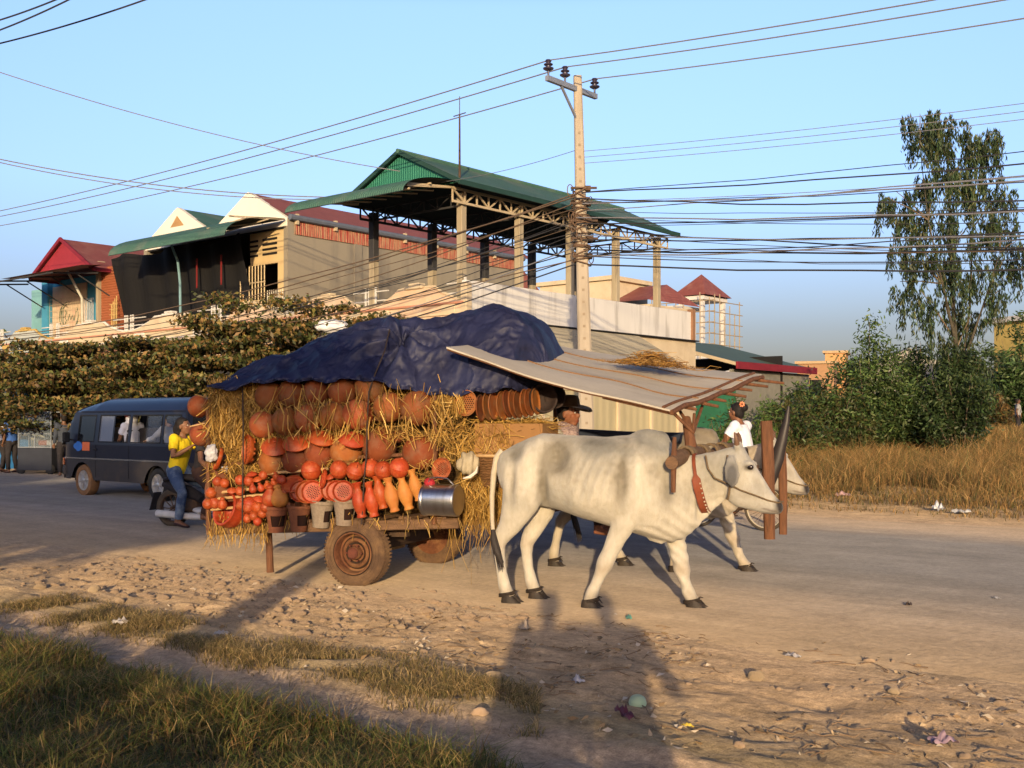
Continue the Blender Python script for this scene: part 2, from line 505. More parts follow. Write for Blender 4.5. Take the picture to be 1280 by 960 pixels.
vs = np.array([(u, v, gh(u, v) if abs(u) < 60 and -20 < v < 60 else 0) for u in ua for v in va])
nu, nv = len(ua), len(va)
ii = (np.arange(nu-1)[:, None]*nv+np.arange(nv-1)[None, :]).ravel()
go = np_obj('ground', vs, np.stack([ii, ii+nv, ii+nv+1, ii+1], 1), gm, smooth=True)
go.rotation_euler = (0, 0, RA); tag(go, 'dusty brown roadside ground with ruts', kind='structure')

rm = ground_mat('dusty_road', [(5, SAND), (7.0, DUST), (8.0, (.33, .265, .195)), (9.2, (.24, .215, .19)), (10.6, ASPH), (13.6, ASPH), (15.0, (.32, .26, .20)), (17, DUST)], wob=.45, spk=.20, bump=.42, fine=70, streak=True)
ur = axis(-16, 12, .25, -400, 300); K = 45
vs, fs = [], []
for i, u in enumerate(ur):
    a = 6.45+.22*nz2(u*.8, 3, 9)+.1*nz2(u*3, 3, 9); b = 16.55+.3*nz2(u*.5, 8, 9)+.12*nz2(u*2.3, 8, 9)
    for k in range(K+1):
        v = a+(b-a)*k/K
        vs.append((u, v, (gh(u, min(max(v, 6.41), 16.59)) if abs(u) < 60 else 0)+(.012 if 0 < k < K else -.012)))
vs = np.array(vs); nu, nv = len(ur), K+1
ii = (np.arange(nu-1)[:, None]*nv+np.arange(nv-1)[None, :]).ravel()
ro = np_obj('road', vs, np.stack([ii, ii+nv, ii+nv+1, ii+1], 1), rm, smooth=True)
ro.rotation_euler = (0, 0, RA); tag(ro, 'dust covered road crossing the picture', kind='structure')

def to_road(X, Y): return UC*X-US*Y, US*X+UC*Y
def road_np(u, v, z): return np.stack([UC*u+US*v, -US*u+UC*v, z], 1)

# ---------------------------------------------------------------- grass (uncountable)
grass_green = pm('grass_green', (1, 1, 1), (.7, .7, .7), scale=2.0, rough=.6, attr=True, trans=.3, spec=.2)
grass_dry = pm('grass_dry', (1, 1, 1), (.75, .72, .68), scale=1.2, rough=.75, attr=True, trans=.3, spec=.2)
def grass_field(name, u, v, H, W, cols, mat, lean=.5, lab=''):
    n = len(u); z = np.array([gh(a, b) for a, b in zip(u, v)])-.01
    P = road_np(u, v, z)
    ln = RNG.normal(size=(n, 2))*lean
    vv, q = blades(P, H, W, ln)
    k = RNG.uniform(0, 1, n); cols = np.array(cols)
    idx = RNG.integers(0, len(cols), n); c = cols[idx]*(.65+.7*k)[:, None]
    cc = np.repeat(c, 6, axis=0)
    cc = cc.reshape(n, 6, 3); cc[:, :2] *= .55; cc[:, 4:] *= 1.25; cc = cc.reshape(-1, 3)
    o = np_obj(name, vv, q, mat, cc)
    return tag(o, lab, 'grass', kind='stuff')
def sample(n, u0, u1, v0, v1, dens):
    u = RNG.uniform(u0, u1, n); v = RNG.uniform(v0, v1, n)
    d = np.array([dens(a, b) for a, b in zip(u, v)])
    k = RNG.uniform(0, 1, n) < d
    return u[k], v[k]
def d_near(u, v):
    edge = 3.58+.16*nz2(u*1.1, 0, 5)+.1*nz2(u*4, 0, 5)
    if v > edge: return 0
    X = UC*u+US*v; Y = -US*u+UC*v
    if Y < 3.6 or X < -.56*Y-.6 or X > .3: return 0
    return min(1, max(.25, .75+1.2*nz2(u*1.3, v*1.3, 12)))*(.35+.65*min(1, (edge-v)/.35))
u, v = sample(300000, -8.5, -1.5, -1.2, 3.9, d_near)
hv = np.array([max(.3, 1+1.1*nz2(a*1.7, b*1.7, 20)) for a, b in zip(u, v)])
G = [(.13, .15, .035), (.20, .19, .05), (.10, .13, .03), (.26, .20, .07), (.36, .25, .10), (.08, .11, .03), (.28, .16, .06)]
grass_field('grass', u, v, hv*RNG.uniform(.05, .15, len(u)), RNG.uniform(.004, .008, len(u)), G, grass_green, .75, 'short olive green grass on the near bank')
def d_strip(u, v):
    X = UC*u+US*v; Y = -US*u+UC*v
    if X < -.6*Y or X > .15: return 0
    c = 4.42+.12*nz2(u*.9, 1, 7); k = 1-abs(v-c)/(.42+.2*nz2(u*1.5, 2, 7))
    return max(0, min(1, k*1.6))*max(0, min(1, .5+1.4*nz2(u*2, v*2.5, 14)))
u, v = sample(110000, -9, -1.0, 3.9, 5.1, d_strip)
D = [(.46, .32, .14), (.36, .26, .11), (.55, .40, .19), (.26, .21, .08), (.18, .165, .06)]
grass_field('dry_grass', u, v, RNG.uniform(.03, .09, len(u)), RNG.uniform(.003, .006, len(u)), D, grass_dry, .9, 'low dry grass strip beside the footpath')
def d_verge(u, v):
    X = UC*u+US*v; Y = -US*u+UC*v
    if X > .62*Y+1 or X < .1*Y: return 0
    return min(1, max(.06, .55+1.0*nz2(u*.55, v*.8, 15)))*min(1, max(0, (v-16.7-.3*nz2(u, 1, 2))/1.6))
u, v = sample(150000, -14, 16, 16.8, 31, d_verge)
hv = np.array([min(1, max(.10, (b-18.4)/5))*max(.25, 1+1.3*nz2(a*.6, b*.6, 21)) for a, b in zip(u, v)])
D = [(.42, .255, .095), (.34, .21, .075), (.52, .34, .14), (.26, .175, .065), (.18, .16, .06), (.38, .22, .08), (.15, .14, .05)]
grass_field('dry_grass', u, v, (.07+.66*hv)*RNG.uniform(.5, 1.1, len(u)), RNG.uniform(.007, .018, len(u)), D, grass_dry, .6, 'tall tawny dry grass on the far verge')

def d_far(u, v):
    X = UC*u+US*v; Y = -US*u+UC*v
    return 0 if (X < .16*Y or X > .6*Y) else .6+.5*nz2(u*.4, v*.4, 3)
u, v = sample(90000, -24, 6, 30.5, 56, d_far)
grass_field('dry_grass', u, v, RNG.uniform(.25, .6, len(u)), RNG.uniform(.02, .04, len(u)), D, grass_dry, .5, 'dry grass field reaching back to the far bushes at right')

# ---------------------------------------------------------------- gravel, litter and stones
stone_m = pm('stone', (.40, .29, .18), (.27, .2, .13), scale=8, rough=.95, bump=.6, bscale=30, rnd=.2, drough=.8)
def pebble(mb, c, r, seed):
    rr = random.Random(seed); b = len(mb.v)
    mb.ball((0, 0, 0), 1, 7, 5)
    off = V((rr.uniform(0, 50), rr.uniform(0, 50), 0)); sx, sy, sz = r*rr.uniform(.8, 1.4), r*rr.uniform(.7, 1.1), r*rr.uniform(.45, .75)
    rz = Matrix.Rotation(rr.uniform(0, 6.3), 3, 'Z') @ Matrix.Rotation(rr.uniform(-.3, .3), 3, 'X')
    for i in range(b, len(mb.v)):
        p = V(mb.v[i]); k = 1+.38*noise.noise(p*1.3+off)
        mb.v[i] = tuple(rz @ V((p.x*sx*k, p.y*sy*k, p.z*sz*k))+V(c))
mb = MB(); cnt = 0
while cnt < 1300:
    u = random.uniform(-11, 2.2); v = random.uniform(4.5, 6.9)
    k = nz2(u*.8, v*1.1, 31)
    lim = .12+.45*k+(.7 if u < -5.2 and v > 5.0 else 0)
    if random.random() > lim: continue
    p = road(u, v, gh(u, v))
    r = random.choice([.006, .008, .01, .012, .016, .026]) * (1.5 if u < -5.2 else 1)
    pebble(mb, p, r*random.uniform(.7, 1.3), cnt); cnt += 1
tag(mb.build('gravel', stone_m, ang=50), 'loose gravel scattered along the road edge', 'gravel', kind='stuff')
lit = pm('trash_scraps', (1, 1, 1), (.75, .75, .72), scale=12, rough=.85, attr=True, drough=.5)
C, cols, nn = [], [], 0
LC = [(.36, .25, .14), (.24, .17, .10), (.50, .38, .24), (.16, .12, .08), (.45, .36, .27), (.55, .47, .38), (.30, .2, .11)]
n = 11000; u = RNG.uniform(-9, 3.4, n); v = RNG.uniform(4.3, 7.0, n)
k = np.array([RNG.uniform() < (.18+.9*nz2(a*.9, b*1.5, 33)+.5*nz2(a*2.5, b*5, 35))*(1 if b < 6.3 else .35) for a, b in zip(u, v)]); u, v = u[k], v[k]; n = len(u)
z = np.array([gh(a, b) for a, b in zip(u, v)])+RNG.uniform(.002, .014, n)
Dv = RNG.normal(size=(n, 3)); Dv[:, 2] *= .25
L = RNG.uniform(.012, .07, n)*RNG.uniform(.5, 1, n)+.006; W = L*RNG.uniform(.12, .7, n)
vv, q = leaves(road_np(u, v, z), L, W, Dv, fold=.3)
cc = np.repeat(np.array(LC)[RNG.integers(0, len(LC), n)], 4, axis=0)
tag(np_obj('dead_leaves', vv, q, lit, cc), 'dead leaves and scraps strewn over the dirt', 'litter', kind='stuff')
twig = MB()
for i in range(420):
    u, v = random.uniform(-6, 3), random.uniform(4.5, 6.7)
    if nz2(u*.9, v*1.5, 33) < -.15: continue
    p = road(u, v, gh(u, v)+.01); a = random.uniform(0, 6.3); l = random.uniform(.05, .2)
    q = [p+V((math.cos(a)*l*t, math.sin(a)*l*t, random.uniform(-.006, .016))) for t in (0, .4, .7, 1)]
    twig.tube(q, [.0035, .003, .0025, .0012], 5)
tag(twig.build('twigs', pm('twig', (.30, .2, .11), (.16, .1, .06), rough=.9)), 'thin dry twigs lying on the dirt shoulder', 'twigs', kind='stuff')

def rock(x, y, r, label):
    p = ground_at(x, y); mb = MB(); mb.ball((0, 0, 0), 1, 14, 10)
    off = V((x*.37, y*.21, 0)); rz = Matrix.Rotation(x, 3, 'Z')
    for i in range(len(mb.v)):
        q = V(mb.v[i]); k = 1+.3*noise.noise(q*1.1+off)+.14*noise.noise(q*2.7+off)
        q = V((q.x*k*1.15, q.y*k*.85, max(-.35, q.z*k*.62)))*r
        mb.v[i] = tuple(rz @ q)
    u, v = to_road(p.x, p.y)
    o = mb.build('stone', stone_m, ang=60, loc=(p.x, p.y, gh(u, v)+.25*r))
    return tag(o, label, 'stone')
rock(944, 847, .055, 'pale rounded stone on the dirt below the front hoof of the near ox')
rock(1087, 829, .035, 'small tan stone at the road edge near the right')
rock(359, 753, .05, 'pale stone lying alone on the road edge below the cart leg')
rock(502, 789, .034, 'small pale stone near the dry grass strip, left of a scrap')
rock(616, 853, .05, 'brown stone beside the end of the grass strip')
rock(118, 740, .06, 'largest pale stone of the rubble pile at left')
rock(50, 733, .05, 'pale rubble stone at the far left edge of the pile')
rock(150, 752, .045, 'flat rubble stone below the largest stone at left')
rock(1117, 866, .035, 'small grey stone among the litter at lower right')
rock(600, 895, .04, 'half buried stone at the end of the footpath')

def scrap(x, y, size, colr, label, cat='litter', crump=.35, name='litter_scrap', asp=.6):
    p = ground_at(x, y); u, v = to_road(p.x, p.y); n = 9; P = []
    a = random.uniform(0, 6.3)
    for i in range(n):
        row = []
        for j in range(n):
            s, t = (i/(n-1)-.5), (j/(n-1)-.5)
            k = 1-.35*abs(nz2(i*.7+x, j*.7, 2))
            q = V((s*size*k, t*size*asp*k, size*crump*(.5+nz2(s*4+x, t*4, y))*(1-1.2*max(abs(s), abs(t)))+.004))
            row.append(Matrix.Rotation(a, 3, 'Z') @ q)
        P.append(row)
    o = MB().grid(P).build(name, pm('scrap_'+str(int(x)), colr, tuple(c*.75 for c in colr), scale=20, rough=.6), ang=180, loc=(p.x, p.y, gh(u, v)+.012))
    return tag(o, label, cat)
scrap(992, 827-3, .10, (.65, .6, .55), 'pale crumpled paper scrap near the right of the road edge')
scrap(786, 777, .13, (.16, .42, .33), 'flat green plastic scrap on the road in front of the shadow', asp=.35)
scrap(1173, 643, .3, (.75, .75, .75), 'white plastic bag on the verge right of the road edge', crump=.6)
scrap(1201, 646, .28, (.7, .68, .62), 'cream plastic bag lying beside the white bag on the verge', crump=.4)
scrap(1054, 625, .3, (.6, .38, .36), 'pinkish crumpled bag in the dry grass', crump=.4)
scrap(781, 900, .22, (.16, .05, .07), 'dark maroon strip of cloth on the dirt', asp=.22)
scrap(1178, 938, .13, (.40, .28, .33), 'mauve scrap of packaging at lower right', crump=.5)
scrap(405, 898, .085, (.62, .70, .75), 'pale blue paper scrap at the edge of the near grass', asp=.5)
scrap(152, 783, .13, (.75, .68, .6), 'whitish torn bag below the rubble at left', crump=.5)
scrap(276, 795, .11, (.55, .5, .45), 'grey scrap at the start of the dry grass strip', crump=.5)
scrap(722, 860, .09, (.62, .57, .55), 'silvery wrapper on the shaded dirt', crump=.5)
scrap(655, 790, .14, (.45, .36, .27), 'brown torn paper on the shaded road edge', crump=.5)
scrap(860, 912, .07, (.75, .55, .08), 'small yellow strip on the dirt', asp=.2)
scrap(1246, 752, .07, (.7, .68, .64), 'tiny white scrap on the road at far right')
scrap(1136, 760, .1, (.12, .08, .05), 'dark leaf on the road at right', asp=.5)
p = ground_at(797, 882); bm = MB()
bm.lathe([(.001, .040), (.025, .037), (.042, .022), (.048, .0), (.044, -.01)], 18, Matrix.Rotation(.45, 4, 'X'))
tag(bm.build('broken_bowl', pm('pale_green_plastic', (.35, .5, .3), (.4, .45, .3), rough=.5), loc=(p.x, p.y, .015)), 'pale green broken bowl upturned on the dirt', 'bowl')
# ================================================================ OXEN
def ox_paint(tan=0.0, seed=0.0):
    def f(co, no):
        n = len(co); x, y, z = co[:, 0], co[:, 1], co[:, 2]; ay = np.abs(y)
        big = vnoise(co, 3.0, seed+1); fine = vnoise(co, 11.0, seed+5); str_ = vnoise(co*np.array([1, 1, .35]), 16, seed+9)
        cream = np.array([.52, .485, .405]); white = np.array([.58, .54, .46]); grey = np.array([.22, .22, .20])
        if tan: cream = cream*(1-tan)+np.array([.40, .27, .15])*tan; grey = grey*(1-tan)+np.array([.28, .20, .12])*tan
        g = np.clip((z-1.0)/.33, 0, 1)*.5+np.clip(big*.7, -.3, .45)
        g += .7*gauss(co, (.46, 0, 1.28), (.20, .3, .15))+.5*gauss(co, (.12, -.2, 1.24), (.2, .25, .07))+.3*gauss(co, (.75, 0, 1.08), (.2, .3, .16))
        g += .3*gauss(co, (-.62, 0, 1.25), (.12, .3, .09))+.25*gauss(co, (.45, -.2, .85), (.12, .2, .16))
        g += .22*fine+.2*str_
        g -= .5*np.clip((.85-z)/.2, 0, 1)*(x < .9)
        g = np.clip(g, 0, .9)[:, None]
        c = cream*(1-g)+grey*g
        wv = np.clip((.75-z)/.3, 0, 1)[:, None]*.5*(x < .95)[:, None]
        c = c*(1-wv)+white*wv
        hd = np.clip((x-1.02)/.08, 0, 1)[:, None]*.55
        c = c*(1-hd)+np.array([.43, .42, .385])*hd
        def dab(c, cen, r, col, k=1.0):
            m = np.clip(gauss(co, cen, r)*1.7, 0, 1)[:, None]*k
            return c*(1-m)+np.array(col)*m
        for s in (-1, 1):
            c = dab(c, (1.222, s*.085, 1.115), (.032, .04, .020), (.06, .05, .04), .9)
            c = dab(c, (1.108, s*.178, 1.05), (.045, .06, .095), (.10, .10, .105), .95)
        mz = np.clip(2.6*gauss(co, (1.465, 0, .832), (.065, .11, .07))-.35, 0, 1)[:, None]
        c = c*(1-mz)+np.array([.03, .025, .025])*mz
        c = dab(c, (1.37, 0, .775), (.05, .035, .012), (.12, .08, .07), .6)
        for xx, zz in ((1.40, .789), (1.375, .794), (1.35, .800), (1.325, .807)): c = dab(c, (xx, 0, zz), (.02, .2, .006), (.16, .12, .10), .6)
        for s in (-1, 1):
            c = dab(c, (1.30, s*.07, .95), (.09, .05, .05), (.33, .32, .29), .5)
            c = dab(c, (1.17, s*.09, .93), (.07, .06, .05), (.36, .34, .30), .5)
        c = dab(c, (1.20, 0, 1.21), (.05, .06, .06), (.33, .32, .29), .6)
        kn = np.exp(-((z-.31)/.06)**2)*(x > 0)*.35+np.exp(-((z-.46)/.05)**2)*(x < -.4)*.25
        c = c*(1-kn[:, None])+np.array([.30, .2, .12])*kn[:, None]
        lo = np.clip((.17-z)/.1, 0, 1)[:, None]*.5
        c = c*(1-lo)+np.array([.26, .19, .12])*lo
        spk = (np.clip(vnoise(co, 60, seed+3)-.5, 0, 1)*.8)[:, None]
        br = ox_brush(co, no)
        cav = np.clip(-br*26, 0, .62)-np.clip(br*7, 0, .16)  # relief shading in the colour: hollows darkened, raised bones lightened
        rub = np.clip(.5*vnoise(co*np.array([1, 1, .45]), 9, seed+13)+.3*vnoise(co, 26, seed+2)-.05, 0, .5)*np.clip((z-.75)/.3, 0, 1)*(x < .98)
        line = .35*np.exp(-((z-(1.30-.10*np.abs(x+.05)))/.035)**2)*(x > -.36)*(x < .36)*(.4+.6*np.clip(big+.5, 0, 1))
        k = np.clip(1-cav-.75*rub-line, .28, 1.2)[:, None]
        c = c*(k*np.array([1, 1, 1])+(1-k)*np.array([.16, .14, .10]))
        return np.clip(c*(1-.5*spk)*(1+.08*fine[:, None]), .02, .9)
    return f
def ox_brush(co, no):
    x, y, z = co[:, 0], co[:, 1], co[:, 2]; ay = np.abs(y); s = np.stack([x, ay, z], 1)
    d = .042*gauss(s, (-.41, .2, 1.335), (.05, .06, .05))+.016*gauss(s, (-.50, .19, 1.22), (.05, .08, .10))            # hook bone
    d += .02*gauss(s, (-.73, .1, 1.19), .055)                        # pin bone
    d -= .075*gauss(s, (-.25, .24, 1.18), (.10, .13, .12))           # hollow flank
    d -= .042*gauss(s, (-.355, .22, .92), (.045, .12, .17))-.012*gauss(s, (-.1, .28, .82), (.2, .1, .1))             # crease before the thigh
    d += .018*gauss(s, (-.50, .2, 1.02), (.1, .1, .2))
    d -= .03*gauss(s, (-.60, .2, 1.2), (.07, .1, .06))-.018*gauss(s, (-.68, .15, .98), (.04, .1, .16))+.022*gauss(s, (-.60, .2, .95), (.03, .1, .14))
    rib = np.clip(1-((x-.08)/.24)**2, 0, 1)*np.clip(1-((z-1.0)/.26)**2, 0, 1)*(ay > .1)
    d += .0042*rib*np.sin((x+.45*(1.1-z))*2*np.pi/.075+1.3*np.sin(z*7))
    d += .032*gauss(s, (.41, .22, 1.04), (.045, .1, .18)) - .034*gauss(s, (.29, .25, 1.0), (.05, .1, .2))   # shoulder blade
    d += .02*gauss(s, (.47, .2, .84), (.07, .1, .08))
    d -= .022*gauss(s, (.62, .14, .95), (.06, .12, .2))
    dl = (x > .35)*(x < .98)*np.clip((1.0-z)/.3, 0, 1)*(ay < .17)
    d += .0038*dl*np.sin((z*1.1+x*.55)*2*np.pi/.10+1.9*np.sin(x*9)+1.2*np.sin(z*13))    # folds of the dewlap
    d += .0045*(x < .9)*np.array(vnoise(co, 7.0))+.0018*np.array(vnoise(co*np.array([1, 1, .5]), 24.0))
    d += .012*gauss(s, (1.21, .09, 1.145), (.045, .03, .022))         # brow
    d -= .012*gauss(s, (1.29, .07, .99), (.05, .03, .05))
    d += .010*gauss(s, (1.09, .08, .92), (.07, .04, .06))            # jaw
    d -= .012*gauss(s, (1.43, .035, .85), (.016, .016, .014))        # nostril
    return d
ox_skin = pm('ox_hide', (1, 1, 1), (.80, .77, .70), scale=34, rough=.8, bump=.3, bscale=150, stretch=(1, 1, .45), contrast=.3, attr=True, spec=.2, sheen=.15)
hoof_m = pm('hoof_horn', (.022, .018, .015), (.055, .04, .028), scale=25, rough=.6, bump=.3, bscale=60)
tuft_m = pm('black_hair', (.018, .015, .014), (.05, .04, .035), scale=40, rough=.7, stretch=(6, 6, .5))
horn_m = pm('horn_brown', (.18, .10, .06), (.09, .05, .03), scale=10, rough=.5)
eye_m = pm('dark_eye', (.012, .008, .006), (.02, .012, .01), rough=.12, spec=.6)
strap_m = pm('dark_thong', (.05, .035, .025), (.02, .015, .012), scale=20, rough=.8)
leather_m = pm('red_leather', (.26, .065, .026), (.15, .04, .02), scale=9, rough=.55, bump=.2)
rope_m = pm('rope_brown', (.20, .14, .08), (.10, .07, .04), scale=60, rough=.9, bump=.4, bscale=150)
brass_m = pm('stud_metal', (.75, .68, .5), (.5, .42, .3), rough=.35, metal=.7)

def make_ox(label, s0, n0, legs, tan=0.0, seed=0.0, near=True, hump=1.0, headturn=0.0):
    root = thing('bullock', label, 'ox', cart(s0, n0, 0), CA, 'pair of yoked oxen')
    mb = MB()
    T = [(-.80, 1.15, 1.02, .07, 2.0), (-.755, 1.205, .90, .135, 2.1), (-.67, 1.262, .82, .185, 2.2), (-.55, 1.315, .76, .215, 2.2), (-.42, 1.36, .775, .228, 2.3), (-.27, 1.348, .745, .235, 2.3), (-.08, 1.34, .685, .272, 2.2),
         (.10, 1.335, .645, .285, 2.15), (.25, 1.345, .605, .28, 2.15), (.38, 1.36, .57, .25, 2.1), (.52, 1.33, .535, .215, 2.1), (.64, 1.24, .53, .17, 2.0), (.74, 1.16, .57, .12, 2.0), (.82, 1.10, .66, .08, 2.0)]
    mb.rings([uring((x, zt), (x, zb), 0, hw, 26, .45, e) for x, zt, zb, hw, e in T])
    mb.ball((.45, 0, 1.25), (.19*hump, .09, .145*hump), 16, 12, Matrix.Rotation(.25, 3, 'Y'))
    mb.ball((.53, 0, 1.295), (.08*hump, .075, .09*hump), 14, 10)
    NK = [((.52, 1.24), (.56, .72), .15), ((.66, 1.20), (.72, .74), .125), ((.80, 1.195), (.86, .80), .105), ((.94, 1.225), (.96, .86), .088), ((1.04, 1.255), (1.03, .89), .082), ((1.12, 1.27), (1.10, .95), .07)]
    mb.rings([uring(U, L, 0, hw, 20, .55, 2.1, .7) for U, L, hw in NK])
    DW = [((.40, .75), (.44, .535), .07), ((.52, .80), (.54, .505), .055), ((.64, .85), (.68, .55), .04), ((.74, .88), (.80, .615), .032), ((.82, .90), (.88, .71), .028), ((.90, .95), (.965, .80), .024), ((.97, 1.0), (1.03, .86), .02)]
    mb.rings([uring(U, L, 0, hw, 14, .6) for U, L, hw in DW])
    HD = [((1.12, 1.275), (.99, .93), .065), ((1.165, 1.268), (1.03, .875), .088), ((1.205, 1.20), (1.07, .835), .098), ((1.245, 1.135), (1.115, .81), .094), ((1.29, 1.07), (1.17, .80), .076), ((1.335, .995), (1.235, .785), .062), ((1.375, .93), (1.29, .775), .056), ((1.41, .885), (1.335, .765), .06), ((1.437, .862), (1.372, .762), .062), ((1.452, .842), (1.398, .766), .054)]
    mb.rings([uring(U, L, 0, hw, 20, .52, 2.3, .72) for U, L, hw in HD])
    mb.ball((1.41, 0, .815), (.048, .064, .05), 14, 10)
    for s in (-1, 1):                                                    # drooping ears, eye sockets, horn bosses
        E = [(1.085, s*.075, 1.185), (1.09, s*.115, 1.165), (1.10, s*.155, 1.12), (1.11, s*.175, 1.06), (1.115, s*.18, 1.005), (1.115, s*.178, .965)]
        mb.tube(E, [(.028, .028), (.036, .026), (.056, .020), (.062, .018), (.046, .017), (.012, .012)], 12)
        mb.ball((1.215, s*.078, 1.12), (.045, .028, .035), 12, 8)
        mb.ball((1.125, s*.052, 1.27), (.03, .03, .035), 10, 8)
    toes = []
    for (side, pts) in legs:
        pts = [(x, y, z, a*g, b*g) for (x, y, z, a, b) in pts for g in [1+.36*min(1, max(0, (.62-z)/.3))]]
        q = [(x, y, z) for x, y, z, a, b in pts]; rr = [(b, a) for x, y, z, a, b in pts]
        k = len(q); vs = []; n = 16; RS = []
        for i in range(k):
            p = V(q[i]); d = V(q[min(i+1, k-1)])-V(q[max(i-1, 0)]); d.normalize()
            sdir = V((0, 1, 0)); sdir = (sdir-d*sdir.dot(d)).normalized(); u = d.cross(sdir)
            RS.append([p+sdir*(math.cos(2*math.pi*j/n)*rr[i][0])+u*(math.sin(2*math.pi*j/n)*rr[i][1]) for j in range(n)])
        mb.rings(RS)
        toes.append(pts)
    root.scale = (1.025, 1.025, 1.025)
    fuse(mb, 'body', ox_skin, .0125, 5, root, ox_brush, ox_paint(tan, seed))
    for pts in toes:
        x, y, z = pts[-1][:3]; xf, yf, zf = pts[-2][:3]
        h = MB()
        lift = max(0, z-.05)
        for s in (-1, 1):                                               # cloven hoof
            P = []
            for (px, pz, wy, l0, l1) in ((0, .075+lift, .024, -.045, .045), (0, .05+lift, .029, -.052, .062), (0, .02+lift, .032, -.056, .082), (0, .003+lift, .032, -.055, .09)):
                P.append([V((x+.01+(l0+(l1-l0)*(.5-.5*math.cos(t)))*1.22, y+s*.034+1.28*wy*math.sin(t)*(1-.35*(.5-.5*math.cos(t))), pz-(.0 if math.cos(t) > 0 else (.022*(1-px)*(-math.cos(t)) if pz > .03+lift else 0)))) for t in [2*math.pi*j/12 for j in range(12)]])
            h.rings(P)
        h.build('hoof', hoof_m, root, ang=50)
        st = MB()
        for dz in (0, .014):
            st.tube([V((xf+.060*math.cos(t)+.004, yf+.058*math.sin(t), zf-.028+dz+.012*math.cos(t))) for t in [2*math.pi*j/14 for j in range(15)]], .0085, 6)
        st.tube([V((xf+.04, yf-.03, zf-.02)), V((xf+.085, yf-.045, zf-.005)), V((xf+.11, yf-.05, zf-.03))], [.007, .006, .003], 6)
        st.tube([V((xf+.04, yf-.02, zf-.02)), V((xf+.075, yf-.02, zf+.015)), V((xf+.10, yf-.03, zf+.012))], [.007, .006, .003], 6)
        st.build('pastern_strap', strap_m, root)
    tl = MB(); tl.tube([(-.77, 0, 1.21), (-.812, -.02, 1.16), (-.83, -.05, 1.03), (-.825, -.10, .85), (-.80, -.16, .68), (-.775, -.20, .57)], [.035, .03, .024, .02, .017, .015], 10)
    tail = tl.build('tail', pm('tail_hide', (.55, .47, .33) if not tan else (.25, .16, .09), (.4, .35, .26), scale=14, rough=.85), root)
    tf = MB(); rt = random.Random(4)
    tf.tube([(-.778, -.195, .59), (-.765, -.215, .52), (-.735, -.225, .43), (-.705, -.225, .36), (-.68, -.22, .30)], [.016, .03, .032, .02, .003], 10)
    for i in range(40):
        a = rt.uniform(0, 6.3); r = rt.uniform(.005, .03)
        tf.tube([(-.77+r*.3, -.20+r*.3*math.cos(a), .56), (-.74+r*math.cos(a), -.225+r*math.sin(a), .45), (-.70+r*math.cos(a)*1.3, -.225+r*math.sin(a)*1.3, rt.uniform(.26, .36))], [.004, .004, .001], 4)
    tf.build('tail_tuft', tuft_m, tail)
    for s in (-1, 1):
        e = MB(); e.ball((1.229, s*.0955, 1.115), (.024, .014, .02), 14, 10); e.build('eye', eye_m, root)
        hn = MB(); hn.tube([(1.125, s*.055, 1.27), (1.125, s*.07, 1.31), (1.12, s*.082, 1.345), (1.11, s*.086, 1.372)], [.022, .019, .013, .004], 10); hn.build('horn', horn_m, root)
    # halter: cheek strap, nose rope, jaw rope
    hl = MB()
    sy = 1.02
    hl.tube([(1.06, -.088, 1.20), (1.075, -.112, 1.10), (1.085, -.112, 1.0), (1.075, -.102, .92), (1.06, -.075, .87)], .009, 6)
    hl.tube([(1.06, .088, 1.20), (1.075, .112, 1.10), (1.085, .112, 1.0), (1.075, .102, .92), (1.06, .075, .87)], .009, 6)
    for s in (-1, 1):
        hl.tube([(1.08, s*.114, .985), (1.16, s*.108, .945), (1.27, s*.081, .905), (1.36, s*.066, .87), (1.425, s*.052, .855)], .0065, 6)
    hl.tube([(.90, -.105, 1.20), (.92, -.112, 1.10), (.97, -.115, 1.03), (1.08, -.117, .985)], .0075, 6)
    hl.tube([(1.425, -.05, .855), (1.452, -.02, .86), (1.452, .02, .86), (1.425, .05, .855)], .006, 6)
    hl.build('halter', rope_m, root)
    cl = MB(); U0, L0 = V((.80, 0, 1.19)), V((.885, 0, .78)); P = []
    m = 40
    for j in range(m+1):
        t = 2*math.pi*j/m
        c = (U0+L0)/2; ax = (U0-L0)/2
        p = c+ax*(math.cos(t)*1.06)+V((0, math.sin(t)*(.135 if math.cos(t) > -.3 else .125), 0))
        fwd = V((.98, 0, .2)); outw = (p-c).normalized()
        wd = .032 if math.cos(t) < .3 else .012
        P.append([p-fwd*wd-outw*.002, p-fwd*wd+outw*.009, p+fwd*wd+outw*.009, p+fwd*wd-outw*.002, p-fwd*wd-outw*.002])
    cl.grid(P)
    cobj = cl.build('collar', leather_m, root)
    sb = MB()
    for j in range(10, 31):
        for f in (.022,):
            t = 2*math.pi*j/m; c = (U0+L0)/2; ax = (U0-L0)/2
            p = c+ax*(math.cos(t)*1.06)+V((0, math.sin(t)*.13, 0))+V((.98, 0, .2))*f+((c-c)) 
            outw = (p-c).normalized()
            sb.ball(p+outw*.012, .0075, 8, 6)
    sb.build('stud', brass_m, cobj)
    return root
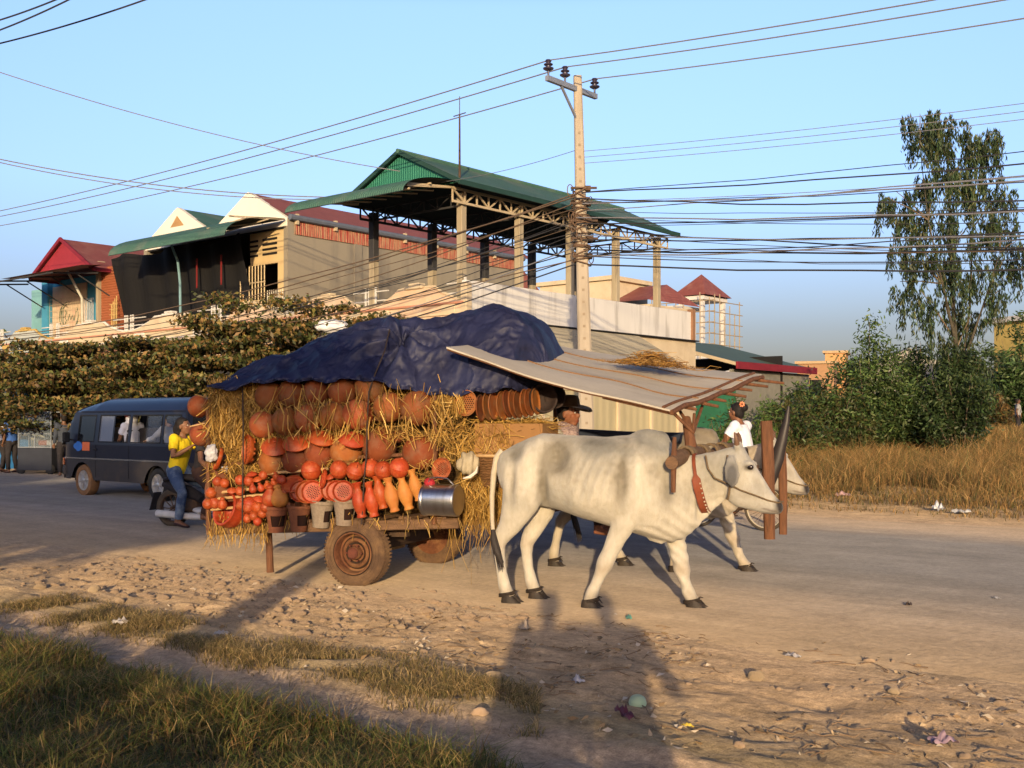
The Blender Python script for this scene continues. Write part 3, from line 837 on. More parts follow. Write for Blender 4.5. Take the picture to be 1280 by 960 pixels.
LN = [  # x, y, z, fore-aft radius, side radius     (near ox; y<0 is the side towards the viewer)
 (0, [(-.48, -.13, 1.05, .19, .09), (-.53, -.16, .88, .175, .09), (-.60, -.16, .72, .125, .075), (-.67, -.15, .60, .085, .058), (-.735, -.14, .51, .058, .045), (-.755, -.14, .455, .05, .041), (-.745, -.14, .38, .036, .033), (-.725, -.14, .26, .031, .029), (-.705, -.14, .15, .038, .035), (-.685, -.14, .10, .038, .037), (-.66, -.14, .05, .04, .042)]),
 (0, [(-.46, .13, 1.0, .17, .09), (-.47, .15, .84, .15, .085), (-.50, .15, .70, .11, .07), (-.555, .14, .58, .075, .052), (-.60, .13, .49, .055, .044), (-.615, .13, .44, .048, .04), (-.61, .13, .36, .035, .032), (-.595, .13, .25, .031, .029), (-.575, .13, .15, .038, .035), (-.555, .13, .10, .038, .037), (-.53, .13, .05, .04, .042)]),
 (0, [(.43, -.14, 1.0, .13, .08), (.37, -.17, .84, .125, .075), (.30, -.165, .70, .10, .066), (.23, -.155, .57, .072, .054), (.17, -.15, .44, .054, .045), (.125, -.145, .345, .05, .045), (.09, -.145, .27, .036, .034), (.055, -.145, .19, .031, .03), (.03, -.145, .13, .038, .036), (.015, -.145, .09, .038, .037), (.005, -.145, .05, .04, .042)]),
 (0, [(.48, .13, .95, .12, .08), (.54, .15, .80, .12, .07), (.585, .145, .66, .092, .06), (.62, .14, .53, .068, .052), (.65, .14, .40, .053, .045), (.668, .14, .32, .05, .045), (.685, .14, .25, .036, .034), (.705, .14, .17, .031, .03), (.725, .14, .115, .038, .036), (.74, .14, .085, .038, .037), (.765, .14, .05, .04, .042)]),
]
def shift_leg(pts, top, bot, y=None, zl=0):
    k = len(pts); out = []
    for i, (x, yy, z, a, b) in enumerate(pts):
        t = min(1, max(0, (1.0-z)/.95))
        out.append((x+top+(bot-top)*t**1.2, yy if y is None else y, z+zl*t, a, b))
    return out
LF = [(0, shift_leg(LN[0][1], 0, -.33)), (0, shift_leg(LN[1][1], 0, .18)), (0, shift_leg(LN[2][1], 0, .22)), (0, shift_leg(LN[3][1], .0, .10))]
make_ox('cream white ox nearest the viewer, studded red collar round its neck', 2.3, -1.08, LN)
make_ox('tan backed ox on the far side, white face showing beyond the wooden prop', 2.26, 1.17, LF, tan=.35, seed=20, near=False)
# ================================================================ CART
wood_old = pm('old_wood', (.23, .13, .07), (.10, .06, .035), scale=6, rough=.85, bump=.5, bscale=50, stretch=(1, 6, 6))
wood_red = pm('reddish_wood', (.20, .085, .038), (.09, .04, .02), scale=7, rough=.75, bump=.4, bscale=50, stretch=(5, 5, .8))
wood_pale = pm('pale_wood', (.55, .36, .17), (.40, .24, .10), scale=6, rough=.8, bump=.3)
tyre_m = pm('dusty_tyre', (.14, .082, .048), (.07, .042, .027), scale=7, rough=.95, bump=.4, bscale=40, c3=(.20, .12, .06), s3=5, t3=.55, drough=.5)
rust_m = pm('rusty_wheel', (.19, .07, .03), (.09, .035, .018), scale=8, rough=.9, bump=.5, bscale=30, c3=(.22, .115, .05), s3=4, t3=.58)
iron_m = pm('dark_iron', (.05, .035, .028), (.12, .07, .04), scale=12, rough=.75, metal=.2)
ct = thing('ox_cart', 'two wheeled wooden ox cart under a towering load of clay pots', 'cart', cart(0, 0), CA)
def bz(s): return .545+.058*s
def L3(s, n, z): return V((s, n, z))
b = MB()
for n in (-.82, .82): b.bar(L3(-1.62, n, bz(-1.62)), L3(1.0, n, bz(1.0)), .07, .09, ch=.008)
for i in range(8):
    s = -1.55+i*.34; b.bar(L3(s, -.86, bz(s)+.06), L3(s, .86, bz(s)+.06), .12, .03, ch=.004)
for n in (-.5, 0, .5): b.bar(L3(-1.6, n, bz(-1.6)), L3(1.0, n, bz(1.0)), .07, .07, ch=.006)
b.build('bed', wood_old, ct)
r = MB()
for n in (-.86, .8):
    for s, h in ((-1.58, 1.15), (-.6, 1.15), (.78, 1.12)): r.tube([L3(s, n, bz(s)), L3(s+.01, n-.02, bz(s)+h)], [.026, .022], 8)
    for h in (.28, .62, .95): r.tube([L3(-1.6, n-.01, bz(-1.6)+h), L3(.8, n-.01, bz(.8)+h)], .018, 8)
for s in (-1.58, .80):
    for h in (.3, .65, 1.0): r.tube([L3(s, -.86, bz(s)+h), L3(s, .8, bz(s)+h)], .018, 8)
r.build('rack', wood_red, ct)
a = MB(); a.tube([L3(0, -.80, .31), L3(0, .80, .31)], .035, 12); a.bar(L3(0, -.6, .36), L3(0, .6, .36), .1, .09)
for n in (-.5, .5): a.bar(L3(-.3, n, .45), L3(.35, n, .47), .07, .08); a.box(L3(0, n, .42), (.1, .08, .1))
a.build('axle', iron_m, ct)
def cart_wheel(n, out):
    w_ = MB(); M = Matrix.Translation(L3(0, n, .305)) @ Matrix.Rotation(out*math.pi/2, 4, 'X')
    # lathe axis z -> +-n ; profile r,z (z>0 is the outer face)
    prof = [(.19, -.085), (.235, -.092), (.275, -.085), (.297, -.07), (.306, -.04), (.308, 0), (.306, .04), (.297, .07), (.285, .082), (.262, .09), (.235, .092), (.21, .086), (.19, .072)]
    w_.lathe(prof, 56, M, cap0=False, cap1=False)
    for rr_ in (.205, .232, .262): w_.tube([M @ V((rr_*math.cos(t), rr_*math.sin(t), {.205: .088, .232: .094, .262: .092}[rr_])) for t in [2*math.pi*i/48 for i in range(49)]], .004, 5)
    for k in range(56):                                                # tread blocks
        for q, off in ((-.055, 0), (.0, .5), (.055, 0)):
            t = 2*math.pi*(k+off)/56
            m = M @ Matrix.Rotation(t, 4, 'Z')
            w_.box((0, 0, 0), (.005, .019, .040), None)
            for j in range(8):
                w_.v[-8+j] = tuple(m @ (V(w_.v[-8+j])+V((.306, 0, q))))
    ty = w_.build('wheel', tyre_m, ct, ang=40)
    rm_ = MB()
    rm_.lathe([(.196, .070), (.190, .094), (.180, .096), (.172, .080), (.166, .020), (.150, .010), (.142, .022), (.128, .040), (.112, .050), (.100, .034), (.092, .020), (.085, .018), (.062, .018), (.062, .06), (.055, .078), (.03, .088), (.001, .09)], 48, M, cap0=False)
    gp_ = MB(); gp_.lathe([(.203, .086), (.196, .098), (.190, .092)], 48, M, cap0=False, cap1=False); gp_.lathe([(.148, .016), (.140, .030), (.134, .036)], 48, M, cap0=False, cap1=False); gp_.lathe([(.098, .040), (.088, .030), (.080, .024)], 40, M, cap0=False, cap1=False); gp_.build('groove_shade_ring', pm('rim_groove_shade', (.045, .025, .016), rough=.95), ty)  # near black rings put shade into the grooves of the rim
    rm_.lathe([(.001, -.05), (.19, -.05), (.19, -.085)], 30, M)
    rm_.build('rim', rust_m, ty, ang=30)
    hb = MB()
    for k in range(6):
        t = 2*math.pi*k/6; p = M @ V((.075*math.cos(t), .075*math.sin(t), .058)); q = M @ V((.075*math.cos(t), .075*math.sin(t), .078))
        hb.tube([p, q], .009, 6)
    hb.lathe([(.05, .07), (.052, .095), (.04, .11), (.001, .112)], 20, M)
    hb.build('hub', pm('hub_dark_rust', (.16, .045, .025), (.08, .03, .02), scale=20, rough=.8), ty)
cart_wheel(-.82, 1); cart_wheel(.82, -1)
p = MB(); p.tube([L3(-1.02, -.70, bz(-1)), L3(-1.0, -.70, .06)], [.032, .036], 10); p.build('prop_leg', wood_red, ct)
p = MB(); p.tube([L3(-.75, .35, .10), L3(-.20, .50, .26)], [.05, .06], 10); p.build('brace_log', wood_pale, ct)
# tongue, prow and its hanging legs
ts, tz, _ = cart_at(963, 603, 0)
t_ = MB(); t_.tube([L3(-1.2, 0, bz(-1.2)-.02), L3(1.0, 0, bz(1)), L3(2.2, 0, .82), L3(3.0, 0, 1.05), L3(ts-.1, 0, tz+.10)], [.05, .055, .055, .05, .05], 12); t_.build('tongue', wood_old, ct)
pts = []
for (x, y) in ((957, 612), (964, 594), (972, 572), (978, 549), (983, 527), (986, 508)):
    s, z, d = cart_at(x, y, .06); pts.append(L3(s, .06, z))
p = MB(); p.tube(pts, [(.04, .06), (.04, .062), (.036, .058), (.03, .045), (.02, .03), (.006, .009)], 14)
p.build('prow', pm('black_lacquer', (.02, .016, .016), (.035, .028, .028), scale=8, rough=.45), ct)
for (x0, y0, x1, y1, n, wd) in ((958, 526, 962, 674, -.10, .062), (977, 556, 979, 668, .14, .045)):
    s0, z0, _ = cart_at(x0, y0, n); s1, z1, _ = cart_at(x1, y1, n)
    p = MB(); p.tube([L3(s0, n, z0), L3(s0*.6+s1*.4+.006, n, z0*.6+z1*.4), L3(s1, n, z1)], [(wd*.55, wd*.8), (wd*.6, wd*.85), (wd*.55, wd*.75)], 8)
    p.build('prop_leg', wood_red, ct)

# yoke
yk = thing('yoke', 'heavy wooden yoke bound with rope across both oxen necks', 'yoke', cart(3.04, 0, 1.21), CA)
y = MB(); y.tube([(-.03, -1.42, -.035), (-.02, -1.2, .0), (.0, -.7, .03), (0, 0, -.02), (0, .7, .03), (-.02, 1.3, .0), (-.03, 1.55, -.03)], [.05, .062, .05, .055, .05, .062, .05], 14); y.build('beam', wood_old, yk)
for n in (-1.36, -.72, .80, 1.46):
    p = MB(); p.tube([(-.03, n, -.26), (-.025, n-.005, .0), (-.02, n, .16)], [.018, .024, .014], 8); p.build('peg', wood_red, yk)
for n in (-1.03, -.45, 0, .5):
    q = MB()
    for k in range(7):
        y0 = n-.06+k*.02
        q.tube([(0+.068*math.cos(t), y0, .012+.068*math.sin(t)) for t in [2*math.pi*j/14 for j in range(15)]], .012, 6)
    q.build('rope_binding', rope_m, yk)

# canopy
cA, cB, cC, cD = [L3(*(lambda q, n: (q[0], n, q[1]))(cart_at(x, y, n), n)) for x, y, n in ((558, 435, -1.06), (838, 513, -1.06), (952, 470, .85), (673, 428, .85))]
cn = thing('canopy', 'flat grey sheet canopy on sticks shading the front of the cart', 'canopy', cart(0, 0), CA)
def can(a, b, dz=0):                                                    # a along the cart, b across
    p = cA.lerp(cB, a).lerp(cD.lerp(cC, a), b)
    return p+V((0, 0, dz-.045*math.sin(a*math.pi)*(1-.3*b)+.005*math.sin(a*11+b*3)+.006*math.sin(b*9)+.012*noise.noise(V((a*4, b*4, 2)))))
sheet = pm('weathered_board', (.52, .47, .38), (.40, .36, .29), scale=2.5, rough=.85, bump=.15, c3=(.30, .25, .19), s3=3, t3=.66, stretch=(.6, 2, 1))
g = MB(); top = [[can(i/30, j/20, .010) for j in range(21)] for i in range(31)]; bot = [[can(i/30, j/20, -.004) for j in range(21)] for i in range(31)]
g.grid(top); g.grid(bot, flip=True)
for e in (0, 30): g.grid([top[e], bot[e]])
for e in (0, 20): g.grid([[r_[e] for r_ in top], [r_[e] for r_ in bot]])
g.build('sheet', sheet, cn, ang=60)
g = MB()
for bb in (.27, .52, .76): g.tube([can(i/16, bb+.02*math.sin(i*.8), .014) for i in range(1+int(bb*2), 17)], .007, 5)
g.build('seam', pm('seam_brown', (.24, .13, .06), rough=.9), cn)
for bb in (0.012, .988):
    g = MB(); g.tube([can(i/12, bb, -.012) for i in range(13)], .011, 8); g.build('edge_rail', wood_red, cn)
g = MB(); g.tube([can(1.0, j/8, -.012)+V((.01, 0, .01*math.sin(j*2.1))) for j in range(9)], .022, 8); g.tube([can(.97, j/8, .016) for j in range(9)], .014, 6); g.build('front_batten', wood_red, cn)
for i, bb in enumerate((.03, .16, .3, .43, .57, .7, .82, .95)):
    g = MB(); l = [.02, .08, .15, .11, .18, .13, .19, .24][i]
    p0 = can(.70, bb, -.028); p1 = can(1, bb, -.032); d = (p1-p0).normalized()
    g.tube([p0, p1, p1+d*l+V((0, .03*math.sin(i*3), 0))], [.014, .016, .012], 7); g.build('stick', wood_red, cn)
# forked post under the front corner
ps, pz, _ = cart_at(858, 520, -.62); bs, bz_, _ = cart_at(849, 596, -.80)
po = MB(); po.tube([L3(3.0, -.80, 1.10), L3(3.02, -.76, 1.3), L3(ps, -.62, pz-.02)], [.05, .048, .036], 10); po.build('post', wood_red, cn)
for (x, y, n) in ((838, 517, -.8), (878, 512, -.35), (846, 512, -.5), (868, 522, -.6)):
    s, z, _ = cart_at(x, y, n); f = MB(); f.tube([L3(3.03, -.72, 1.40), L3(s, n, z+.03)], [.016, .013], 7); f.build('fork', wood_red, cn)
for n in (.7,):
    f = MB(); q = can(.12, .5+n*.55, -.03); f.tube([L3(q.x, n, bz(q.x)), q], .022, 8); f.build('rear_post', wood_red, cn)
k = cart_at(815, 461, .05); hp = MB()
C0 = V(cart(k[0], .05, k[1]-.02))
straw_m = pm('straw', (1, 1, 1), (.7, .66, .6), scale=6, rough=.7, attr=True, trans=.15, spec=.25)
SC = np.array([(.58, .35, .085), (.46, .27, .06), (.68, .46, .15), (.34, .19, .05), (.54, .33, .08), (.64, .40, .10), (.28, .15, .04)])
def strands(P0, P1, W, cols=SC, sag=0.0):
    """flat straw stalks from P0 to P1 (n,3), bent in the middle"""
    n = len(P0); D = P1-P0; A = RNG.normal(size=(n, 3)); S = np.cross(D, A); S /= np.linalg.norm(S, axis=1, keepdims=True)+1e-9
    L = np.linalg.norm(D, axis=1)[:, None]
    m = (P0+P1)/2+RNG.normal(size=(n, 3))*L*.07-np.array([0, 0, sag])*L
    w_ = (np.broadcast_to(W, (n,))/2)[:, None]
    v = np.stack([P0-S*w_, P0+S*w_, m+S*w_, m-S*w_, P1+S*w_*.7, P1-S*w_*.7], 1).reshape(-1, 3)
    i = np.arange(n)*6
    q = np.concatenate([np.stack([i, i+1, i+2, i+3], 1), np.stack([i+3, i+2, i+4, i+5], 1)])
    c = cols[RNG.integers(0, len(cols), n)]*RNG.uniform(.6, 1.25, (n, 1))
    return v, q, np.repeat(c, 6, axis=0)
def straw_obj(name, lab, cat, parts, kind=None, group=None):
    vs, qs, cs, off = [], [], [], 0
    for v, q, c in parts:
        vs.append(v); qs.append(q+off); cs.append(c); off += len(v)
    o = np_obj(name, np.concatenate(vs), np.concatenate(qs), straw_m, np.concatenate(cs))
    return tag(o, lab, cat, group, kind)
n = 900; a = RNG.normal(size=(n, 3))*np.array([.16, .10, .0]); r2 = (a[:, 0]/.2)**2+(a[:, 1]/.13)**2
a[:, 2] = RNG.uniform(0, 1, n)*.13*np.exp(-r2*.8)
ca_, sa_ = math.cos(CA), math.sin(CA)
a = np.stack([a[:, 0]*ca_-a[:, 1]*sa_, a[:, 0]*sa_+a[:, 1]*ca_, a[:, 2]-a[:, 0]*.10], 1)+np.array(C0)+np.array([0, 0, .055])
dd = RNG.normal(size=(n, 3))*np.array([.10, .08, .022])
straw_obj('straw_heap', 'small heap of dry straw lying on top of the grey canopy', 'straw', [strands(a-dd/2, a+dd/2, .005, SC*np.array([.8, .72, .75]))])

# ---------------------------------------------------------------- straw packed round the load
core = MB(); core.box(L3(-.32, .02, 1.28), (2.36, 1.36, 1.16)); core.box(L3(.95, .1, 1.0), (.7, 1.2, .5)); core.box(L3(-.35, 0, .72), (2.3, 1.2, .2))
def core_b(co, no):
    return .05*vnoise(co, 3, 4)+.03*vnoise(co, 9, 7)
dark_straw = pm('packed_straw', (.36, .23, .07), (.13, .08, .025), scale=5, rough=.95, bump=1, bscale=60, stretch=(3, 3, 14), c3=(.05, .03, .015), s3=4, t3=.56)
cs = thing('straw_packing', 'yellow straw packed behind and between the clay pots', 'straw', cart(0, 0), CA)
fuse(core, 'bale', dark_straw, .05, 2, cs, core_b)
def pix_strands(n, x0, x1, y0, y1, nn, l0, l1, vert=.8, W=.006, dn=.05, tilt=0.0):
    X = RNG.uniform(x0, x1, n); Y = RNG.uniform(y0, y1, n); P0 = []
    for x, y in zip(X, Y): P0.append(cart_pt(x, y, nn+RNG.uniform(-dn, dn)))
    P0 = np.array(P0); L = RNG.uniform(l0, l1, n)[:, None]
    ang = RNG.normal(size=n)*(1-vert)*2.2+tilt
    D = np.stack([EX*np.sin(ang), EY*np.sin(ang), -np.cos(ang)], 1)+RNG.normal(size=(n, 3))*.12
    return strands(P0-D*L*.3, P0+D*L*.7, W)
def in_cart(parts):
    Mi = (Matrix.Translation(cart(0, 0)) @ Matrix.Rotation(CA, 4, 'Z')).inverted(); A = np.array(Mi)
    return [(v @ A[:3, :3].T+A[:3, 3], q, c) for v, q, c in parts]
parts = [pix_strands(1300, 262, 332, 478, 545, -.90, .10, .3, .72, .009), pix_strands(700, 262, 335, 545, 598, -.86, .08, .22, .5),
         pix_strands(700, 330, 560, 478, 500, -.80, .05, .18, .55), pix_strands(120, 330, 565, 484, 540, -1.05, .12, .36, .85, .008, .02), pix_strands(300, 330, 560, 500, 540, -.76, .06, .2, .5),
         pix_strands(160, 330, 560, 535, 560, -.80, .06, .2, .5), pix_strands(420, 325, 560, 502, 514, -.93, .05, .16, .35), pix_strands(420, 325, 560, 538, 550, -.93, .05, .17, .4), pix_strands(200, 335, 545, 574, 584, -.93, .04, .13, .3), pix_strands(60, 330, 560, 490, 545, -1.08, .15, .3, .8, .009, .02), pix_strands(60, 262, 600, 520, 545, -.95, .08, .2, .5),
         pix_strands(650, 545, 640, 525, 575, -.72, .06, .2, .5), pix_strands(1500, 578, 640, 585, 645, -.62, .10, .32, .72, .006, .14, .15), pix_strands(60, 585, 625, 635, 660, -.75, .15, .42, .88),
         pix_strands(260, 545, 580, 495, 515, -.84, .05, .16, .8), pix_strands(500, 600, 680, 525, 545, -.5, .05, .18, .3), pix_strands(240, 258, 335, 648, 670, -.86, .10, .24, .85), pix_strands(90, 300, 560, 640, 660, -.9, .06, .2, .85),
         pix_strands(24, 560, 610, 640, 668, -.8, .3, .62, .92), pix_strands(220, 380, 545, 590, 612, -.93, .04, .14, .3)]
for i, pt_ in enumerate(in_cart(parts)):
    o = np_obj('straw_stalks', pt_[0], pt_[1], straw_m, pt_[2], cs); o['kind'] = 'stuff'

# ---------------------------------------------------------------- clay ware
clay = pm('terracotta', (.31, .095, .026), (.22, .058, .016), scale=2.2, rough=.7, bump=.15, bscale=30, rnd=.28, c3=(.20, .12, .065), s3=1.1, t3=.60, spec=.25, w3=.14)
clay_or = pm('bright_orange_clay', (.40, .066, .014), (.27, .038, .010), scale=4, rough=.5, bump=.08, bscale=60, rnd=.16, spec=.35, c3=(.40, .13, .045), s3=1.6, t3=.62)
clay_yel = pm('ochre_clay', (.50, .22, .055), (.44, .14, .03), scale=3, rough=.6, bump=.08, rnd=.12)
clay_gr = pm('grey_fired_clay', (.30, .24, .18), (.20, .15, .11), scale=5, rough=.9, bump=.3, rnd=.1)
clay_dk = pm('brown_clay', (.25, .09, .04), (.15, .055, .03), scale=5, rough=.85, bump=.2, rnd=.1)
soot = pm('sooty_clay', (.025, .02, .02), (.05, .03, .025), scale=6, rough=.8)
hole_m = pm('hole_dark', (.03, .012, .008), rough=1)  # near black stands for the shade inside holes, drawn as discs and linings
PROT = {}
def proto(key, fn):
    if key not in PROT: PROT[key] = fn()
    return PROT[key]
def pot_mesh(m):
    b = MB(); b.lathe([(.001, -.93), (.2, -.915), (.42, -.85), (.64, -.72), (.82, -.52), (.94, -.28), (.995, -.02), (.985, .2), (.9, .45), (.76, .64), (.6, .76), (.5, .82), (.47, .88), (.5, .95), (.62, 1.02), (.645, 1.06), (.6, 1.075), (.5, 1.0), (.42, .9), (.42, .78), (.7, .5), (.001, .2)], 32)
    return b.mesh('round_pot', m, ang=40)
def lid_mesh(m):
    b = MB(); b.lathe([(.001, -.52), (.25, -.5), (.55, -.4), (.82, -.22), (.97, -.06), (1.03, -.02), (1.03, .015), (.97, .05), (.85, .2), (.6, .36), (.3, .46), (.14, .48), (.14, .56), (.09, .6), (.001, .61)], 30)
    return b.mesh('lidded_bowl', m, ang=35)
def ball_mesh(m):
    b = MB(); b.lathe([(.001, -1.0), (.3, -.97), (.6, -.83), (.85, -.55), (.985, -.16), (.99, -.05), (1.012, -.02), (1.012, .02), (.99, .05), (.97, .24), (.84, .56), (.6, .82), (.3, .97), (.14, 1.0), (.12, 1.08), (.05, 1.12), (.001, 1.12)], 26)
    b.box((.55, 0, .84), (.35, .05, .05), Matrix.Rotation(.6, 3, 'Y'), 1)
    return b.mesh('round_bank', [m, hole_m], ang=40)
def vase_mesh(m):
    b = MB(); b.lathe([(.001, -1.0), (.27, -1.0), (.29, -.95), (.25, -.86), (.24, -.78), (.3, -.62), (.39, -.35), (.42, -.1), (.39, .14), (.3, .38), (.215, .54), (.19, .64), (.2, .74), (.27, .9), (.31, .98), (.29, 1.0), (.24, .93), (.16, .72), (.15, .5), (.001, .4)], 26)
    return b.mesh('vase', m, ang=40)
def stove_mesh(m):
    b = MB(); n = 32; prof = [(.60, -1.0), (.64, -.55), (.72, -.1), (.80, .3), (.88, .72), (.96, .76), (.98, .98), (.9, 1.0), (.82, .8), (.6, .2), (.001, .1)]
    vs = [V((r_*math.cos(2*math.pi*j/n), r_*math.sin(2*math.pi*j/n), z)) for r_, z in prof for j in range(n)]; fs = []; f2 = []
    for i in range(len(prof)-1):
        for j in range(n):
            q = (i*n+j, i*n+(j+1) % n, (i+1)*n+(j+1) % n, (i+1)*n+j)
            if i in (1, 2) and 20 <= j <= 27: continue
            fs.append(q)
    b.add(vs, fs)
    b.lathe([(.5, -.98), (.56, -.4), (.62, .25)], 24, mi=1)
    for k in range(3):
        t = 2*math.pi*k/3+.5; b.box((.78*math.cos(t), .78*math.sin(t), 1.0), (.2, .16, .28), Matrix.Rotation(t, 3, 'Z'), 0, .04)
    return b.mesh('clay_stove', [m, hole_m], ang=40)
def disc_mesh(m, holes=0, bumps=0):
    b = MB(); b.lathe([(.001, -.16), (.6, -.16), (.86, -.1), (.98, .06), (1.0, .18), (.95, .2), (.9, .1), (.82, -.01), (.6, -.05), (.001, -.05)], 34)
    if holes:
        for i in range(-6, 7):
            for j in range(-6, 7):
                x, y_ = (i+.5*(j % 2))*.175, j*.152
                if x*x+y_*y_ < .62**2: b.lathe([(.06, -.048), (.06, -.044), (.001, -.043)], 8, Matrix.Translation((x, y_, 0)), 1)
                if x*x+y_*y_ < .62**2: b.lathe([(.06, -.164), (.06, -.168), (.001, -.169)], 8, Matrix.Translation((x, y_, 0)), 1)
    if bumps:
        for i in range(-3, 4):
            for j in range(-3, 4):
                x, y_ = (i+.5*(j % 2))*.28, j*.245
                if x*x+y_*y_ < .8**2: b.ball((x, y_, -.13), (.115, .115, .15), 12, 8)
    return b.mesh('clay_plate', [m, hole_m], ang=40)
def pear_mesh(m):
    b = MB(); b.lathe([(.001, -1), (.4, -.96), (.7, -.7), (.8, -.35), (.72, .05), (.5, .4), (.33, .6), (.3, .72), (.36, .86), (.3, .98), (.12, 1.05), (.001, 1.06)], 22)
    return b.mesh('gourd_bank', m, ang=45)
def ring_pot_mesh(m):
    b = MB(); b.lathe([(.001, -.8), (.4, -.76), (.75, -.55), (.97, -.15), (1.0, .15), (.94, .42), (.98, .5), (.95, .56), (.84, .54), (.80, .4), (.84, .1), (.75, -.2), (.5, -.5), (.001, -.6)], 34)
    return b.mesh('wide_jar', m, ang=40)
KIND = {'pot': pot_mesh, 'lid': lid_mesh, 'ball': ball_mesh, 'vase': vase_mesh, 'stove': stove_mesh, 'disc': disc_mesh, 'holes': lambda m: disc_mesh(m, holes=1), 'bumps': lambda m: disc_mesh(m, bumps=1), 'pear': pear_mesh, 'jar': ring_pot_mesh}
NAMES = {'pot': ('clay_pot', 'pot'), 'lid': ('lidded_bowl', 'bowl'), 'ball': ('round_money_bank', 'money bank'), 'vase': ('clay_vase', 'vase'), 'stove': ('clay_stove', 'stove'), 'disc': ('clay_dish', 'dish'), 'holes': ('perforated_dish', 'dish'), 'bumps': ('bumpy_pan', 'pan'), 'pear': ('gourd_bank', 'money bank'), 'jar': ('wide_jar', 'jar')}
def ware(kind, x, y, r, n, axis, label, m=None, group=None, sq=1.0, roll=None):
    """x, y, r in photo pixels on the plane n of the cart; axis in the cart frame is the way the mouth points"""
    m = m or clay
    s, z, d = cart_at(x, y, n)
    me = proto((kind, m.name), lambda: KIND[kind](m))
    nm, cat = NAMES[kind]
    o = bpy.data.objects.new(nm, me); COL.objects.link(o)
    ax = Matrix.Rotation(CA, 3, 'Z') @ V(axis)
    q = ax.to_track_quat('Z', 'Y').to_matrix() @ Matrix.Rotation(random.uniform(0, 6.28) if roll is None else roll, 3, 'Z')
    k = r*d/FPX
    o.matrix_world = Matrix.Translation(cart(s, n, z)) @ q.to_4x4() @ Matrix.Diagonal((k, k, k*sq, 1))
    return tag(o, label, cat, group)
def rn(a=.25): return random.uniform(-a, a)
def row(kind, items, n, axis, fmt, m=None, group=None, jit=.2, sq=1.0, roll=None):
    N_ = len(items)
    for i, (x, y, r) in enumerate(items):
        o_ = 'leftmost' if i == 0 else 'rightmost' if i == N_-1 else ORD[i]+' from the left'
        ware(kind, x, y, r, n+rn(.02), (axis[0]+rn(jit), axis[1]+rn(jit), axis[2]+rn(jit)), fmt.format(o_), m[i] if isinstance(m, list) else m, group, sq, roll)
row('pot', [(337, 495, 19), (365, 492, 18.5), (394, 491, 17.5), (428, 489, 19), (463, 484, 20.5)], -.88, (0, 1, .15), 'round clay pot in the top row under the tarp, {}', group='top row of round pots')
row('pot', [(328, 531, 17), (357, 527, 18), (385, 523, 18), (416, 520, 18.5), (447, 518, 20)], -.94, (0, 1, .1), 'round clay pot in the straw laced second row, {}', group='second row of round pots')
row('pot', [(485, 509, 19.5), (522, 510, 22.5)], -.93, (.1, 1, .1), 'large smooth round pot below the dark tarp edge, {} of two', group='two large pots below the tarp')
row('pot', [(248, 508, 14.5), (251, 543, 15)], -.62, (.7, .7, .1), 'round pot at the rear corner beside the straw bale, {} and {}'.replace('{} and {}', '{} of the two stacked ones'), group='pots at the rear corner')
row('pot', [(342, 578, 19), (370, 576, 18.5), (399, 568, 19), (433, 565, 21)], -.86, (0, .35, 1), 'upright round pot in the third row under a lidded bowl, {}', group='third row of round pots')
row('pot', [(474, 558, 22), (525, 566, 23)], -.86, (0, .9, .3), 'big brown pot at the front of the third row, {} of two', group='two big brown pots of the third row')
row('lid', [(344, 558, 17), (371, 554, 17.5), (402, 548, 17.5), (441, 550, 18)], -.96, (.25, -.55, 1), 'bright orange lidded bowl tilted on top of a round pot, {}', clay_or, 'orange lidded bowls', .25)
row('lid', [(476, 541, 13), (497, 546, 14)], -.86, (0, -.3, 1), 'dull brown shallow bowl between the big pots, {} of two', clay, 'brown bowls', .15)
row('ball', [(389, 588, 12.8), (424, 587, 11.8), (444, 589, 11.5), (463, 585, 11.5), (479, 588, 11.8), (499, 585, 12.8)], -.98, (.2, -.4, 1), 'small red clay ball hanging above the vases, {}', clay_or, 'red clay balls in a row', .3)
vm = [clay_or, clay_or, clay_or, clay_yel, clay_yel, clay_yel]
for i, (x, y, r, t) in enumerate([(449, 625, 22, -.12), (464, 624, 22, -.16), (475, 615, 21, -.2), (489, 618, 22, -.2), (506, 615, 22.5, -.24), (519, 606, 20, -.26)]):
    ware('vase', x, y, r, -1.0+.01*i, (t, -.1, 1), ['dark orange vase at the left end of the hanging vases', 'orange vase second from the left in the vase row', 'glossy orange vase third from the left in the vase row', 'pale ochre vase with orange neck, fourth in the vase row', 'palest ochre vase in the vase row, second from its right end', 'short ochre vase at the right end beside the metal pail'][i], vm[i], 'row of hanging vases')
row('stove', [(346, 648, 16.5), (374, 647, 16.5), (402, 642, 17), (431, 639, 17)], -.90, (.05, -.05, 1), 'bucket shaped clay stove with square fire hole, {} on the cart bed', [clay_dk, clay_dk, clay_gr, clay_gr], 'clay stoves on the cart bed', .05, roll=.4-.15)
ware('bumps', 311, 562, 19, -.98, (-.62, -.75, .1), 'oval red pan covered with round bumps, leaning on the straw bale', clay_or)
ware('disc', 274, 574, 15, -.93, (-.7, -.6, .3), 'dull orange dish leaning in the straw at the rear', clay_or)
ware('holes', 584, 504, 16.5, -.82, (-.2, -1, .05), 'round dish pierced with holes facing out below the tarp', clay)
ware('holes', 553, 586, 14, -.96, (-.15, -1, .15), 'small pierced dish hanging above the metal pail', clay)
